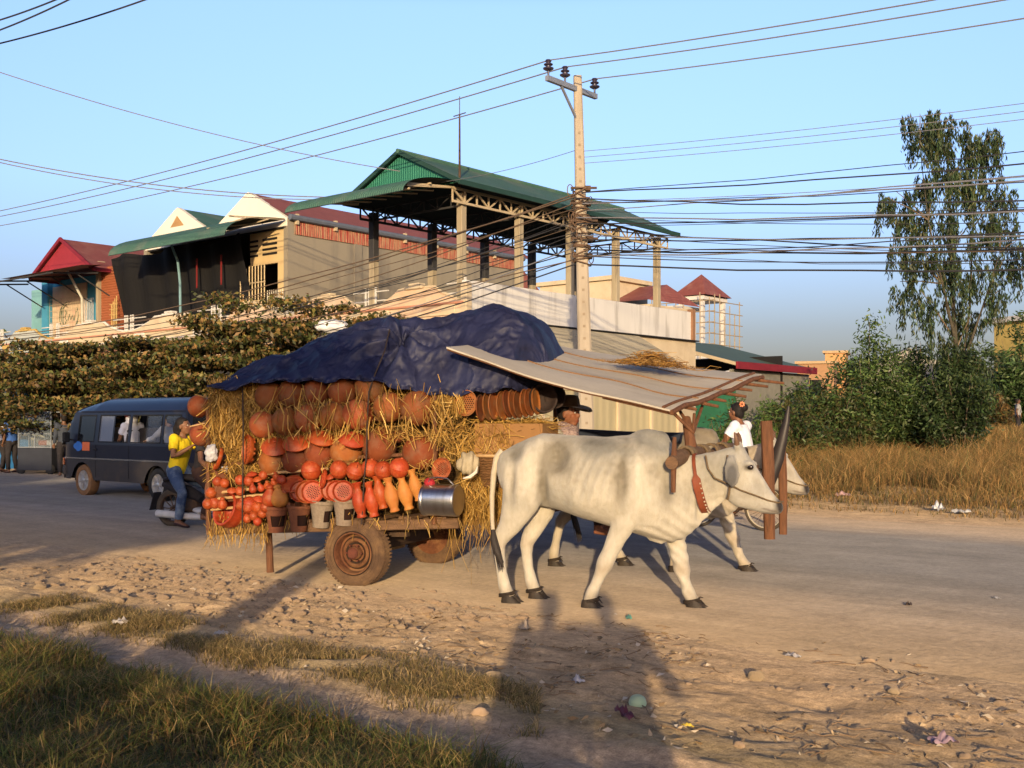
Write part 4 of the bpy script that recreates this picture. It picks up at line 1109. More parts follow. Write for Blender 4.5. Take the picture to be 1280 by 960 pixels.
for i, (x, y, r) in enumerate([(600, 510, 17), (609, 508, 18), (616, 507, 17.5), (627, 507, 18.5), (634, 505, 18), (641, 505, 18.5), (647, 505, 18), (655, 504, 18), (661, 503, 17.5), (669, 502, 17)]):
    ware('disc', x, y, r, -.78+.012*i, (1+rn(.05), .02+rn(.06), .10+rn(.06)), 'clay dish stacked on edge in the row under the canopy, '+('leftmost' if i == 0 else 'rightmost' if i == 9 else ORD[i]+' from the left'), clay, 'dishes stacked on edge', .55)
ware('jar', 676, 499, 19, -.55, (.7, -.7, .1), 'soot black wide jar at the front end of the stacked dishes', soot)
ware('jar', 690, 496, 16, -.35, (.7, -.7, .1), 'soot black jar half hidden behind the driver', soot)
for i, (x, y, r, k) in enumerate([(376, 614, 14, 'disc'), (384, 615, 14.5, 'disc'), (391, 615, 14.5, 'holes')]):
    ware(k, x, y, r, -.97-.02*i, (.35, -.9, .15), ['leftmost nested orange dish beside the clay gourds', 'middle nested orange dish beside the clay gourds', 'pierced orange dish in front of the nested dishes'][i], clay_or, 'nested orange dishes')
for i, (x, y, r, k) in enumerate([(414, 613, 13, 'disc'), (421, 614, 13.5, 'disc'), (429, 614, 13.5, 'holes')]):
    ware(k, x, y, r, -.97-.02*i, (.35, -.9, .15), ['leftmost of the orange dishes nested left of the vases', 'middle orange dish of those nested left of the vases', 'pierced orange dish in front of those left of the vases'][i], clay_or, 'nested orange dishes by the vases')
ware('disc', 405, 599, 13, -.98, (-.75, -.6, .2), 'orange dish standing on edge between two red clay balls', clay_or)
ware('disc', 366, 606, 14, -.96, (.2, -.7, .7), 'orange dish lying askew above the clay gourds', clay_or)
ware('pear', 338, 620, 14, -.98, (.1, -.2, 1), 'orange gourd shaped bank, left of the pair in the middle shelf', clay_or)
ware('pear', 349, 620, 14, -1.0, (-.1, -.2, 1), 'ochre gourd shaped bank, right of the pair in the middle shelf', clay_yel)
ware('jar', 274, 608, 20, -.84, (-.55, -.8, .2), 'wide brown jar lying open mouthed at the rear, upper one', clay_dk)
ware('jar', 290, 638, 23, -.86, (-.35, -.9, .3), 'wide red jar lying open mouthed below the upper jar', clay_or)
sm = [(272, 602, 6.5, 'ball'), (281, 604, 6, 'ball'), (268, 627, 9, 'pear'), (278, 629, 8, 'pear'), (260, 630, 7, 'ball'), (300, 600, 6.5, 'ball'), (311, 601, 7, 'ball'), (322, 599, 6, 'lid'), (316, 610, 6.5, 'pear'), (326, 609, 6, 'pear'), (334, 606, 6, 'pear'), (342, 603, 6, 'pear'), (315, 593, 7, 'lid'), (329, 594, 6, 'ball'), (352, 600, 6.5, 'ball'), (345, 595, 6, 'pear'), (312, 626, 8, 'lid'), (324, 624, 7.5, 'lid'), (302, 630, 9, 'pear'), (311, 634, 8, 'ball'), (322, 634, 7.5, 'ball'), (332, 634, 7, 'ball'), (328, 642, 6, 'ball'), (317, 645, 6, 'ball'), (309, 648, 6, 'ball'), (322, 652, 5.5, 'ball'), (357, 612, 7, 'lid'), (300, 614, 6, 'ball'), (290, 613, 6, 'lid'), (413, 596, 6, 'lid'), (264, 616, 7, 'ball')]
sm.sort()
cnt = {}
tot = {k: sum(1 for q in sm if q[3] == k) for k in ('ball', 'pear', 'lid')}
for x, y, r, k in sm:
    i = cnt.get(k, 0); cnt[k] = i+1
    nm = {'ball': 'tiny orange clay ball bank', 'pear': 'tiny orange pear shaped bank', 'lid': 'tiny orange lidded bowl'}[k]
    o_ = ORD[i] if i < 12 else {12: 'thirteenth', 13: 'fourteenth', 14: 'fifteenth', 15: 'sixteenth', 16: 'seventeenth'}[i]
    ware(k, x, y, r, -.97+rn(.03), (rn(.5), -.4+rn(.3), .9), nm+' on the rear shelves, '+o_+' of its kind from the left', clay_or, 'tiny banks and bowls on the rear shelves')
sh = MB()
for (x0, y0, x1, y1) in ((262, 617, 352, 607), (262, 624, 350, 617), (264, 637, 345, 630), (330, 592, 410, 586), (365, 622, 450, 618)):
    sh.tube([cart_pt(x0, y0, -.93), cart_pt(x1, y1, -.93)], .014, 7)
for v_ in range(len(sh.v)): sh.v[v_] = tuple(Matrix.Rotation(-CA, 3, 'Z') @ (V(sh.v[v_])-cart(0, 0)))
sh.build('shelf_pole', wood_pale, ct)

# metal pail, box, baskets
s, z, d = cart_at(552, 625, -.97); pl = thing('metal_pail', 'shiny aluminium pail lying on its side at the front of the load', 'pail', cart(s, -.97, z), CA)
al = pm('aluminium', (.72, .72, .73), (.55, .55, .57), scale=6, rough=.32, metal=1.0, bump=.06, bscale=14, stretch=(6, 1, 1), c3=(.4, .38, .36), s3=3, t3=.62)
M = Matrix.Rotation(math.pi/2, 4, 'Y') @ Matrix.Rotation(0, 4, 'Z')
q = MB(); q.lathe([(.13, -.16), (.135, -.155), (.138, -.14), (.136, .13), (.142, .14), (.142, .155), (.132, .155), (.128, -.13), (.001, -.14)], 40, M @ Matrix.Rotation(math.pi, 4, 'X')); q.lathe([(.001, -.162), (.13, -.16)], 40, M @ Matrix.Rotation(math.pi, 4, 'X')); q.build('pail_body', al, pl, ang=30)
q = MB(); q.tube([(-.12, -.02, .138), (-.08, -.06, .19), (0, -.08, .20), (.08, -.06, .19), (.12, -.02, .138)], .006, 6); q.build('handle', al, pl)
card = pm('cardboard', (.33, .175, .065), (.25, .13, .048), scale=3, rough=.85, bump=.1)
s, z, d = cart_at(648, 556, -.46); bx = thing('cardboard_box', 'open brown cardboard box of straw behind the near ox rump', 'box', cart(s, -.5, z-.19), CA)
q = MB()
for sx in (-1, 1): q.box((sx*.31, 0, .19), (.008, .42, .38))
for sy in (-1, 1): q.box((0, sy*.21, .19), (.612, .008, .38))
q.box((0, 0, .004), (.6, .41, .008)); q.build('carton', card, bx)
q = MB(); q.box((0, -.225, .31), (.6, .14, .007), Matrix.Rotation(-1.35, 3, 'X')); q.build('flap', card, bx)
n = 500; a = RNG.uniform(-1, 1, (n, 3))*np.array([.28, .18, .05])+np.array([0, 0, .36]); dd = RNG.normal(size=(n, 3))*np.array([.09, .08, .03])
v_, q_, c_ = strands(a-dd, a+dd, .005); o = np_obj('straw', v_, q_, straw_m, c_, bx); o['kind'] = 'stuff'
s, z, d = cart_at(624, 590, -.62); wk = thing('wicker_basket', 'brown wicker basket hung below the cardboard box', 'basket', cart(s, -.62, z-.13), CA)
wick = pm('wicker', (.34, .17, .06), (.16, .075, .03), scale=30, rough=.8, bump=.8, bscale=40, stretch=(1, 1, 6), wave=('Z', 14, .8))
q = MB(); q.lathe([(.001, 0), (.15, 0), (.18, .1), (.21, .26), (.22, .27), (.21, .285), (.19, .27), (.16, .1), (.001, .03)], 28); q.build('basket_body', wick, wk)
q = MB(); q.tube([(.215*math.cos(t), .215*math.sin(t), .278) for t in [2*math.pi*j/28 for j in range(29)]], .013, 8); q.build('rim', wood_pale, wk)
s, z, d = cart_at(586, 580, -.8); cb = MB(); cb.ball((0, 0, 0), (.10, .08, .11), 18, 12)
def cbb(co, no): return .02*vnoise(co, 14, 3)+.01*np.sin(co[:, 0]*90+3*vnoise(co, 6))
o = fuse(cb, 'cloth_bundle', pm('dirty_cloth', (.46, .40, .28), (.30, .25, .16), scale=9, rough=.9), .012, 2, None, cbb); o.location = cart(s, -.8, z); tag(o, 'dirty pale cloth bundle tied to the rack above the pail', 'bundle')
hnx = [cart_pt(x, y, -.98) for x, y in ((579, 598), (588, 596), (595, 590), (597, 583))]
q = MB(); q.tube(hnx, [.006, .016, .014, .004], 10); tag(q.build('curved_horn', pm('bone_white', (.78, .73, .62), rough=.5)), 'white curved horn hanging below the cloth bundle', 'horn')
s, z, d = cart_at(537, 603, -.98); q = MB(); q.box((0, 0, 0), (.09, .05, .07), Matrix.Rotation(.3, 3, 'Y'), 0, .02); o = q.build('red_pouch', pm('red_cloth', (.35, .02, .03), rough=.8), loc=cart(s, -.98, z)); tag(o, 'small dark red pouch tied beside the metal pail', 'pouch')
s, z, d = cart_at(264, 566, -.97); q = MB(); q.ball((0, 0, 0), (.065, .04, .085), 16, 10)
o = fuse(q, 'plastic_bag', pm('white_plastic', (.55, .55, .56), (.36, .36, .38), scale=14, rough=.45), .008, 1, None, lambda co, no: .026*vnoise(co, 22, 2)+.01*vnoise(co, 55, 4)); o.location = cart(s, -.97, z); tag(o, 'white plastic bag tied at the rear corner of the load', 'bag')
# ropes over the load
for lab, pix in (('dark rope running down over the pots from the tarp', ((487, 412, -.72), (481, 438, -.93), (468, 470, -1.02), (461, 490, -1.05), (459, 530, -1.05), (458, 570, -1.06), (455, 600, -1.06), (452, 655, -1.0))), ('thin dark rope down the straw bale at the rear', ((303, 476, -.97), (304, 530, -1.0), (304, 570, -1.03), (303, 620, -1.04), (303, 660, -1.0)))):
    q = MB(); q.tube([cart_pt(x, y, n) for x, y, n in pix], .007, 6); tag(q.build('rope', pm('dark_rope', (.05, .035, .03), rough=.9)), lab, 'rope')
q = MB(); q.tube([cart_pt(x, y, -.9) for x, y in ((238, 533), (256, 529))], .007, 6)
tag(q.build('stick', wood_pale), 'thin pale stick poking out of the load at the rear', 'stick')

# ---------------------------------------------------------------- tarpaulin
def crumple(m, layers):
    t = NT(m); b = t.n['Principled BSDF']; tc = t.new('ShaderNodeTexCoord'); last = None
    nz = t.new('ShaderNodeTexNoise'); nz.inputs['Scale'].default_value = 3; nz.inputs['Detail'].default_value = 3; t.link(tc.outputs['Object'], nz.inputs['Vector'])
    mx = t.new('ShaderNodeVectorMath', operation='MULTIPLY_ADD'); t.link(nz.outputs['Color'], mx.inputs[0]); mx.inputs[1].default_value = (.35, .35, .35); t.link(tc.outputs['Object'], mx.inputs[2])
    for sc_, st, ds in layers:
        v = t.new('ShaderNodeTexVoronoi'); v.inputs['Scale'].default_value = sc_; t.link(mx.outputs[0], v.inputs['Vector'])
        bp = t.new('ShaderNodeBump'); bp.inputs['Strength'].default_value = st; bp.inputs['Distance'].default_value = ds
        t.link(v.outputs['Distance'], bp.inputs['Height'])
        if last is not None: t.link(last.outputs[0], bp.inputs['Normal'])
        last = bp
    t.link(last.outputs[0], b.inputs['Normal'])
tp_m = pm('blue_tarpaulin', (.019, .024, .072), (.012, .013, .036), scale=4, rough=.6, bump=.25, bscale=22, c3=(.032, .034, .07), s3=2.5, t3=.70, spec=.4)
TOP = [(258, 478), (270, 462), (300, 449), (322, 447), (345, 434), (375, 421), (410, 412), (450, 407), (482, 405), (520, 402), (550, 394), (580, 389), (605, 389), (625, 395), (645, 408), (660, 422), (670, 440), (676, 470)]
BOT = [(257, 482), (268, 484), (300, 483), (322, 475), (345, 475), (375, 474), (410, 474), (450, 470), (482, 478), (520, 488), (550, 492), (580, 490), (605, 487), (630, 484), (645, 486), (660, 488), (670, 487), (676, 485)]
def interp(tab, x):
    for (x0, y0), (x1, y1) in zip(tab, tab[1:]):
        if x0 <= x <= x1: return y0+(y1-y0)*(x-x0)/(x1-x0)
    return tab[-1][1]
crumple(tp_m, [(1.5, .5, .4), (3.4, .22, .10)])
TW = [(3.1, 1.9, .2, .05), (5.2, -2.6, .5, .045), (2.2, 3.4, .8, .036), (8.3, 3.1, .1, .028), (6.4, -5.5, .35, .026), (12.5, 2.2, .6, .016), (9.7, -8.1, .9, .014)]
P = []; NX, NB = 280, 130
for i in range(NX+1):
    x = 258+(676-258)*i/NX; kk_ = min(1, max(0, (x-455)/130)); n0 = -1.06+.22*kk_*kk_*(3-2*kk_)+(.4*(x-635)/41 if x > 635 else 0)
    s, z0, _ = cart_at(x, interp(BOT, x), n0); _, z1, _ = cart_at(x, interp(TOP, x), -.25)
    z1 += .02; row_ = []
    for j in range(NB+1):
        t = j/NB
        if t < .06:   n = n0+.02*math.sin(i*.6); z = z0-.02*(1-t/.06)+.016*math.sin(i*.23)
        elif t < .55:
            k = (t-.06)/.49; n = n0+(-.25-n0)*(1-(1-k)**1.0); z = z0+(z1-z0)*math.sin(k*math.pi/2)**.85
        else:
            k = (t-.55)/.45; n = -.25+1.2*k; z = z1-(z1-z0)*(1-math.cos(k*math.pi/2))**1.3*.95
        # folds: long drapes, a pinch where the rope crosses, fine crumples
        px = (x-258)/442
        f = .05*noise.noise(V((px*5+t*2.5, t*3, 1)))-.065*(abs(noise.noise(V((px*8-t*4, t*3.0, 5))))-.25)-.034*(abs(noise.noise(V((px*17+t*7, t*7, 9))))-.2)-.016*(abs(noise.noise(V((px*40-t*14, t*20, 2))))-.2)
        for (ka, kb, kc, am) in TW: f += am*(abs(((ka*px+kb*t+kc) % 1)-.5)*2-.5)*max(0, .4+1.6*noise.noise(V((px*3+ka, t*2+kb, kc))))
        f += -.09*math.exp(-((px-.50-.10*(t-.3))/.022)**2)*math.exp(-((t-.25)/.25)**2)
        f += .03*math.sin(9*math.atan2(t-.28, (px-.5)*1.6))*math.exp(-(((px-.5)/.22)**2+((t-.28)/.22)**2))
        env = (.25+.75*min(1, t/.18))*(.35+.65*min(1, (z1-z0)/.35))*(1 if x < 620 else max(.2, 1-(x-620)/45))
        row_.append(cart(s+f*.3, n-f*env*.8, z+f*env))
    P.append(row_)
o = MB().grid(P).build('tarpaulin', tp_m, ang=180); tag(o, 'crumpled dark blue tarpaulin draped over the top of the load', 'tarpaulin')
sol = o.modifiers.new('Solidify', 'SOLIDIFY'); sol.thickness = .006
# ================================================================ PEOPLE
skin_m = pm('skin', (1, 1, 1), (.94, .92, .9), scale=20, rough=.55, attr=True, spec=.35)
hair_m = pm('black_hair_strands', (.010, .008, .008), (.022, .018, .016), scale=40, rough=.65, stretch=(1, 1, .2), spec=.2)
def headmat(yaw, pitch): return Matrix.Rotation(yaw, 3, 'Z') @ Matrix.Rotation(-pitch, 3, 'Y')
def person(name, label, loc, heading, J, skin=(.33, .16, .085), shirt=None, pants=None, sleeves='short', hair='short', cat='person', voxel=.009, group=None, shoes=None, skirt=None, bare=()):
    """J: joints in the person's own frame (x forward, y left, z up)"""
    root = thing('person', label, cat, loc, heading, group)
    j = {k: V(p) for k, p in J.items() if k not in ('yaw', 'pitch', 'curl')}
    H = headmat(J.get('yaw', 0), J.get('pitch', 0)); hc = j['head']
    b = MB()
    pel, ch, nk = j['pelvis'], j['chest'], j['neck']
    mid = pel.lerp(ch, .5)
    tors = [(pel+V((0, 0, -.07)), .115, .085), (pel, .15, .105), (pel.lerp(ch, .35), .135, .095), (pel.lerp(ch, .7), .145, .105), (ch, .16, .108), (ch.lerp(nk, .55), .145, .09), (ch.lerp(nk, .85), .08, .065), (nk, .055, .055)]
    b.tube([p for p, _, _ in tors], [(a, c) for _, a, c in tors], 18)
    b.tube([nk-V((0, 0, .03)), nk.lerp(hc, .5), hc+H @ V((-.01, 0, -.02))], [.056, .052, .055], 12)
    def hb(p, r, rot=None): b.ball(hc+H @ V(p), r, 14, 10, H)
    hb((-.012, 0, .022), (.097, .077, .100)); hb((.018, 0, -.035), (.072, .060, .075)); hb((.045, 0, -.085), (.038, .040, .028)); hb((.05, 0, -.03), (.045, .058, .06))
    hb((.098, 0, -.018), (.017, .014, .017)); b.tube([hc+H @ V((.080, 0, .028)), hc+H @ V((.104, 0, -.014))], [.010, .015], 8)
    hb((.086, 0, -.058), (.014, .026, .009)); hb((.083, 0, -.072), (.014, .024, .009))
    for s in (-1, 1):
        hb((.074, s*.030, .030), (.018, .024, .010)); hb((-.005, s*.079, -.008), (.02, .011, .034)); hb((.06, s*.04, -.02), (.026, .022, .022))
    def limb(pts, rr): b.tube([V(p) for p in pts], rr, 12)
    tips = []
    for s, S in ((1, 'L'), (-1, 'R')):
        sh, el, wr = j['sh'+S], j['el'+S], j['wr'+S]
        b.ball(sh, .058, 12, 8)
        limb([ch.lerp(sh, .55)+V((0, 0, .02)), sh, sh.lerp(el, .4), el, el.lerp(wr, .3), el.lerp(wr, .75), wr], [.06, .055, .046, .036, .038, .029, .024])
        d = (wr-el).normalized(); fw = V(J.get('hand'+S, d)) if ('hand'+S) in J else d
        fw = V(fw).normalized(); sd_ = ortho(fw)[0]; up = sd_.cross(fw)
        pc = wr+fw*.045; curl = J.get('curl', .5)
        b.tube([wr, wr+fw*.03, wr+fw*.075], [(.022, .018), (.036, .016), (.038, .013)], 10)
        for q, (off, ln) in enumerate(((-.029, .065), (-.010, .075), (.010, .07), (.028, .055))):
            p0 = wr+fw*.065+sd_*off; p1 = p0+(fw*.6+up*(-.35-curl*.3)).normalized()*ln*.5+sd_*off*.15
            p2 = p1+(fw*(.6-curl*.7)-up*.75).normalized()*ln*.55
            b.tube([p0, p1, p2], [.0095, .0088, .0068], 7)
        t0 = wr+fw*.022+sd_*(-.028); t1 = t0+(fw*.6-sd_*.75-up*.2).normalized()*.034; t2 = t1+(fw*.95-sd_*.1-up*.4).normalized()*.03
        b.tube([t0, t1, t2], [.012, .0105, .008], 7)
        hp, kn, an = j['hip'+S], j['kn'+S], j['an'+S]
        limb([hp+V((0, 0, .03)), hp.lerp(kn, .25), hp.lerp(kn, .7), kn, kn.lerp(an, .3), kn.lerp(an, .75), an], [.085, .082, .062, .050, .052, .036, .032])
        toe = j.get('toe'+S, V((1, 0, -.05))).normalized(); sl = V((0, 0, -.05)) if abs(toe.z) < .5 else V((0, 0, 0))
        b.tube([an+V((0, 0, .02))-toe*.03, an-toe*.04+sl*.6, an+toe*.05+sl*.65, an+toe*.12+sl*.85, an+toe*.175+sl*.95], [.03, (.034, .036), (.038, .034), (.042, .022), (.03, .014)], 12)
    sk = np.array(skin)
    Hn = np.array(H); hcn = np.array(hc)
    def paint(co, no):
        c = np.tile(sk, (len(co), 1))*(1+.08*vnoise(co, 9, 3))[:, None]
        lc = (co-hcn) @ Hn
        def dab(c, cen, r, col, k=1):
            m = np.clip(gauss(lc, cen, r)*1.6, 0, 1)[:, None]*k
            return c*(1-m)+np.array(col)*m
        c = dab(c, (.098, 0, -.065), (.03, .026, .012), sk*np.array([.75, .42, .45]), .8)
        for s in (-1, 1):
            c = dab(c, (.092, s*.030, .034), (.02, .020, .005), sk*.2, .7)
            c = dab(c, (.092, s*.030, .013), (.02, .018, .008), sk*.5, .4)
            c = dab(c, (.075, s*.04, -.022), (.03, .022, .022), sk*np.array([1.25, 1.05, 1.0]), .5)
        return np.clip(c, .01, .9)
    fuse(b, 'body', skin_m, voxel, 3, root, None, paint)
    for s in (-1, 1):
        e = MB(); e.ball((0, 0, 0), (.010, .0125, .008), 12, 8, H); e.ball(H @ V((.0065, 0, 0)), (.005, .006, .006), 8, 6, mi=1)
        o = e.build('eye', [pm('eye_white', (.7, .68, .62), rough=.3), eye_m], root); o.location = hc+H @ V((.081, s*.030, .013))
    def folds(amp):
        def f(co, no):
            return amp*vnoise(co*np.array([1, 1, .6]), 13, 5)+amp*.6*vnoise(co*np.array([1, 1, .35]), 30, 8)
        return f
    if shirt:
        c = MB()
        T2 = [(pel+V((0, 0, -.03)), .165, .122), (pel.lerp(ch, .35), .150, .112), (pel.lerp(ch, .7), .160, .12), (ch, .172, .120), (ch.lerp(nk, .5), .155, .102), (ch.lerp(nk, .78), .095, .08)]
        c.tube([p for p, _, _ in T2], [(a, q) for _, a, q in T2], 20)
        for S in 'LR':
            sh, el, wr = j['sh'+S], j['el'+S], j['wr'+S]
            if sleeves == 'short': c.tube([ch.lerp(sh, .55)+V((0, 0, .015)), sh, sh.lerp(el, .35), sh.lerp(el, .58)], [.08, .080, .066, .068], 14); c.ball(sh, .078, 12, 8)
            elif sleeves == 'long': c.tube([ch.lerp(sh, .55)+V((0, 0, .015)), sh, sh.lerp(el, .4), el, el.lerp(wr, .4), el.lerp(wr, .9)], [.08, .078, .064, .052, .046, .042], 14); c.ball(sh, .077, 12, 8)
        fuse(c, 'shirt', shirt, voxel*1.1, 3, root, folds(.007))
    if pants:
        c = MB(); c.tube([pel+V((0, 0, .07)), pel, pel+V((0, 0, -.09))], [(.148, .108), (.165, .122), (.14, .11)], 18)
        for S in 'LR':
            hp, kn, an = j['hip'+S], j['kn'+S], j['an'+S]
            c.tube([hp+V((0, 0, .04)), hp.lerp(kn, .2), hp.lerp(kn, .7), kn, kn.lerp(an, .4), kn.lerp(an, .93)], [.098, .098, .078, .068, .064, .056], 16)
        fuse(c, 'trousers', pants, voxel*1.1, 3, root, folds(.008))
    if skirt:
        c = MB(); kn = (j['knL']+j['knR'])/2; an = (j['anL']+j['anR'])/2
        c.tube([pel+V((0, 0, .07)), pel, pel.lerp(kn, .5), kn, kn.lerp(an, .75)], [(.145, .11), (.17, .125), (.17, .12), (.16, .11), (.19, .14)], 20)
        fuse(c, 'skirt', skirt, voxel*1.1, 3, root, folds(.009))
    if shoes:
        for S in 'LR':
            an = j['an'+S]; toe = j.get('toe'+S, V((1, 0, -.05))).normalized(); sl = V((0, 0, -.05)) if abs(toe.z) < .5 else V((0, 0, 0))
            c = MB(); c.tube([an-toe*.055+sl*.9, an+toe*.03+sl*.9, an+toe*.11+sl*1.1, an+toe*.19+sl*1.1], [(.036, .028), (.042, .03), (.047, .022), (.03, .014)], 12); c.build('shoe', shoes, root)
    if hair != 'none':
        c = MB()
        def hh(p, r): c.ball(hc+H @ V(p), r, 16, 12, H)
        hh((-.030, 0, .040), (.094, .087, .096)); hh((-.045, 0, -.005), (.072, .082, .085))
        if hair == 'bun': hh((-.125, 0, .055), (.055, .06, .055)); hh((-.06, 0, -.04), (.05, .06, .06)); hh((.02, 0, .085), (.05, .065, .03))
        if hair == 'tied': hh((-.115, 0, -.04), (.05, .045, .085)); hh((-.075, 0, -.06), (.05, .065, .085)); hh((-.11, 0, -.13), (.035, .035, .07)); hh((.02, 0, .088), (.05, .066, .028)); 
        fuse(c, 'hair', hair_m, voxel, 3, root, lambda co, no: .004*vnoise(co*np.array([1, 1, .5]), 40, 2))
    return root, j, H
def stand(step=0.0, arm=0.0, yaw=0.0):
    return dict(pelvis=(0, 0, .90), chest=(.01, 0, 1.24), neck=(0, 0, 1.41), head=(.02, 0, 1.55), yaw=yaw, pitch=0,
                shL=(0, .175, 1.36), shR=(0, -.175, 1.36), elL=(-.02+arm*.3, .225, 1.09), elR=(-.02-arm*.3, -.225, 1.09), wrL=(.05+arm*.5, .23, .86), wrR=(.05-arm*.3, -.23, .86),
                hipL=(0, .085, .86), hipR=(0, -.085, .86), knL=(.03+step*.5, .095, .47), knR=(.03-step*.3, -.095, .47), anL=(-.01+step, .095, .08), anR=(-.01-step, -.095, .08+.03*(step > 0)))
yel = pm('yellow_cotton', (.80, .60, .015), (.72, .50, .01), scale=6, rough=.8)
denim = pm('blue_denim', (.06, .10, .20), (.025, .045, .10), scale=5, rough=.85, bump=.1, bscale=200, c3=(.20, .26, .33), s3=4, t3=.6)
white_c = pm('white_cotton', (.78, .78, .80), (.66, .67, .72), scale=5, rough=.85)
black_c = pm('black_cotton', (.018, .016, .018), (.035, .03, .032), scale=5, rough=.85)
brown_c = pm('brown_trousers', (.06, .03, .022), (.035, .018, .014), scale=5, rough=.85)
grey_c = pm('grey_cotton', (.30, .30, .30), (.22, .22, .22), scale=5, rough=.85)
navy_c = pm('navy_cloth', (.035, .045, .075), (.02, .026, .045), scale=5, rough=.85)
blue_c = pm('blue_shirt_cotton', (.05, .14, .46), (.035, .10, .35), scale=5, rough=.85)
shoe_m = pm('dark_shoe', (.05, .022, .02), (.03, .015, .014), rough=.6)
# motorbike and its riders
mp_ = ground_at(243, 660); MZ = 0.0
mo = thing('motorbike', 'white moped half hidden behind the cart, two riders on it', 'motorbike', (mp_.x, mp_.y, MZ), CA)
white_pl = pm('white_plastic_panel', (.70, .70, .72), (.6, .6, .62), scale=3, rough=.35, spec=.5)
def bike_wheel(parent, x, r, w_, spokes=0, rimc=None):
    t_ = MB(); M = Matrix.Translation((x, 0, r)) @ Matrix.Rotation(math.pi/2, 4, 'X')
    t_.lathe([(r-w_*1.1, -w_*.5), (r-w_*.5, -w_*.62), (r-w_*.1, -w_*.4), (r, 0), (r-w_*.1, w_*.4), (r-w_*.5, w_*.62), (r-w_*1.1, w_*.5), (r-w_*1.1, -w_*.5)], 44, M, cap0=False, cap1=False)
    ty = t_.build('wheel', pm('bicycle_tyre', (.05, .042, .035), (.09, .07, .05), scale=9, rough=.9), parent)
    q = MB(); rr = r-w_*1.1
    q.lathe([(rr-.012, -w_*.35), (rr+.004, -w_*.45), (rr+.004, w_*.45), (rr-.012, w_*.35), (rr-.012, -w_*.35)], 44, M, cap0=False, cap1=False)
    q.build('rim', rimc or iron_m, ty)
    q = MB()
    for k in range(spokes):
        a0 = 2*math.pi*k/spokes; a1 = a0+(.5 if k % 2 else -.5)
        s = .025 if k % 4 < 2 else -.025
        q.tube([M @ V((.022*math.cos(a1), .022*math.sin(a1), s)), M @ V((rr*math.cos(a0), rr*math.sin(a0), 0))], .0022 if w_ < .05 else .008, 5)
    q.tube([M @ V((0, 0, -.045)), M @ V((0, 0, .045))], .02, 10); q.build('spokes', iron_m, ty)
    return ty
bike_wheel(mo, -.36, .27, .07, 10); bike_wheel(mo, .70, .28, .07, 10)
q = MB(); q.tube([(-.50, 0, .66), (-.3, 0, .70), (-.05, 0, .70), (.15, 0, .66)], [(.05, .03), (.11, .05), (.11, .05), (.07, .04)], 12); q.build('seat', black_c, mo)
q = MB(); q.tube([(-.52, 0, .60), (-.36, 0, .56), (-.1, 0, .50), (.15, 0, .40)], [(.04, .04), (.09, .07), (.10, .09), (.09, .06)], 14); q.build('tail_cover', black_c, mo)
q = MB(); q.tube([(.02, 0, .26), (.15, 0, .24), (.35, 0, .26), (.5, 0, .7), (.52, 0, .92)], [(.08, .04), (.15, .05), (.17, .05), (.16, .04), (.11, .06)], 14); q.build('leg_shield', white_pl, mo)
q = MB(); q.tube([(-.50, -.16, .20), (-.1, -.15, .18), (.35, -.13, .16)], [.055, .05, .035], 12); q.build('exhaust', pm('white_heat_shield', (.6, .6, .6), rough=.3), mo)
q = MB(); q.tube([(.5, -.33, 1.0), (.53, -.1, .98), (.53, .1, .98), (.5, .33, 1.0)], .013, 8); q.build('handlebar', iron_m, mo)
q = MB(); q.tube([(.7, 0, .28), (.52, 0, .9)], .03, 8); q.build('front_fork', iron_m, mo)
q = MB(); q.box((-.1, 0, .32), (.35, .18, .2), ch=.04); q.build('engine_block', iron_m, mo)
q = MB(); q.box((-.66, 0, .36), (.012, .16, .26), Matrix.Rotation(.3, 3, 'Y')); q.build('mudflap', black_c, mo)
JW = dict(pelvis=(-.16, 0, .80), chest=(-.06, 0, 1.12), neck=(-.06, 0, 1.28), head=(-.03, -.01, 1.41), yaw=.15, pitch=.05,
          shL=(-.05, .165, 1.235), shR=(-.07, -.165, 1.235), elL=(.12, .22, 1.05), elR=(-.02, -.25, .99), wrL=(.24, .08, 1.12), wrR=(.20, -.16, 1.13),
          hipL=(-.13, .09, .77), hipR=(-.13, -.09, .77), knL=(.18, .24, .56), knR=(.14, -.26, .50), anL=(.10, .22, .17), anR=(.05, -.23, .12), toeL=(1, .1, -.1), toeR=(1, -.15, -.1))
person('rider', 'woman in yellow t-shirt and jeans riding pillion behind the cart', (mp_.x-.13, mp_.y+.04, 0), CA, JW, skin=(.20, .092, .046), shirt=yel, pants=denim, hair='tied', voxel=.008, shoes=shoe_m)
JM = dict(pelvis=(.12, 0, .80), chest=(.20, 0, 1.10), neck=(.22, 0, 1.25), head=(.26, 0, 1.37), yaw=0, pitch=0,
          shL=(.22, .17, 1.21), shR=(.22, -.17, 1.21), elL=(.36, .28, 1.02), elR=(.30, -.26, .95), wrL=(.50, .28, .99), wrR=(.50, -.28, .80),
          hipL=(.14, .09, .77), hipR=(.14, -.09, .77), knL=(.45, .2, .60), knR=(.42, -.2, .55), anL=(.34, .17, .22), anR=(.30, -.18, .20))
person('rider', 'rider in black shirt and brown trousers steering the moped', (mp_.x, mp_.y, 0), CA, JM, skin=(.19, .088, .045), shirt=black_c, pants=brown_c, hair='short', voxel=.009)

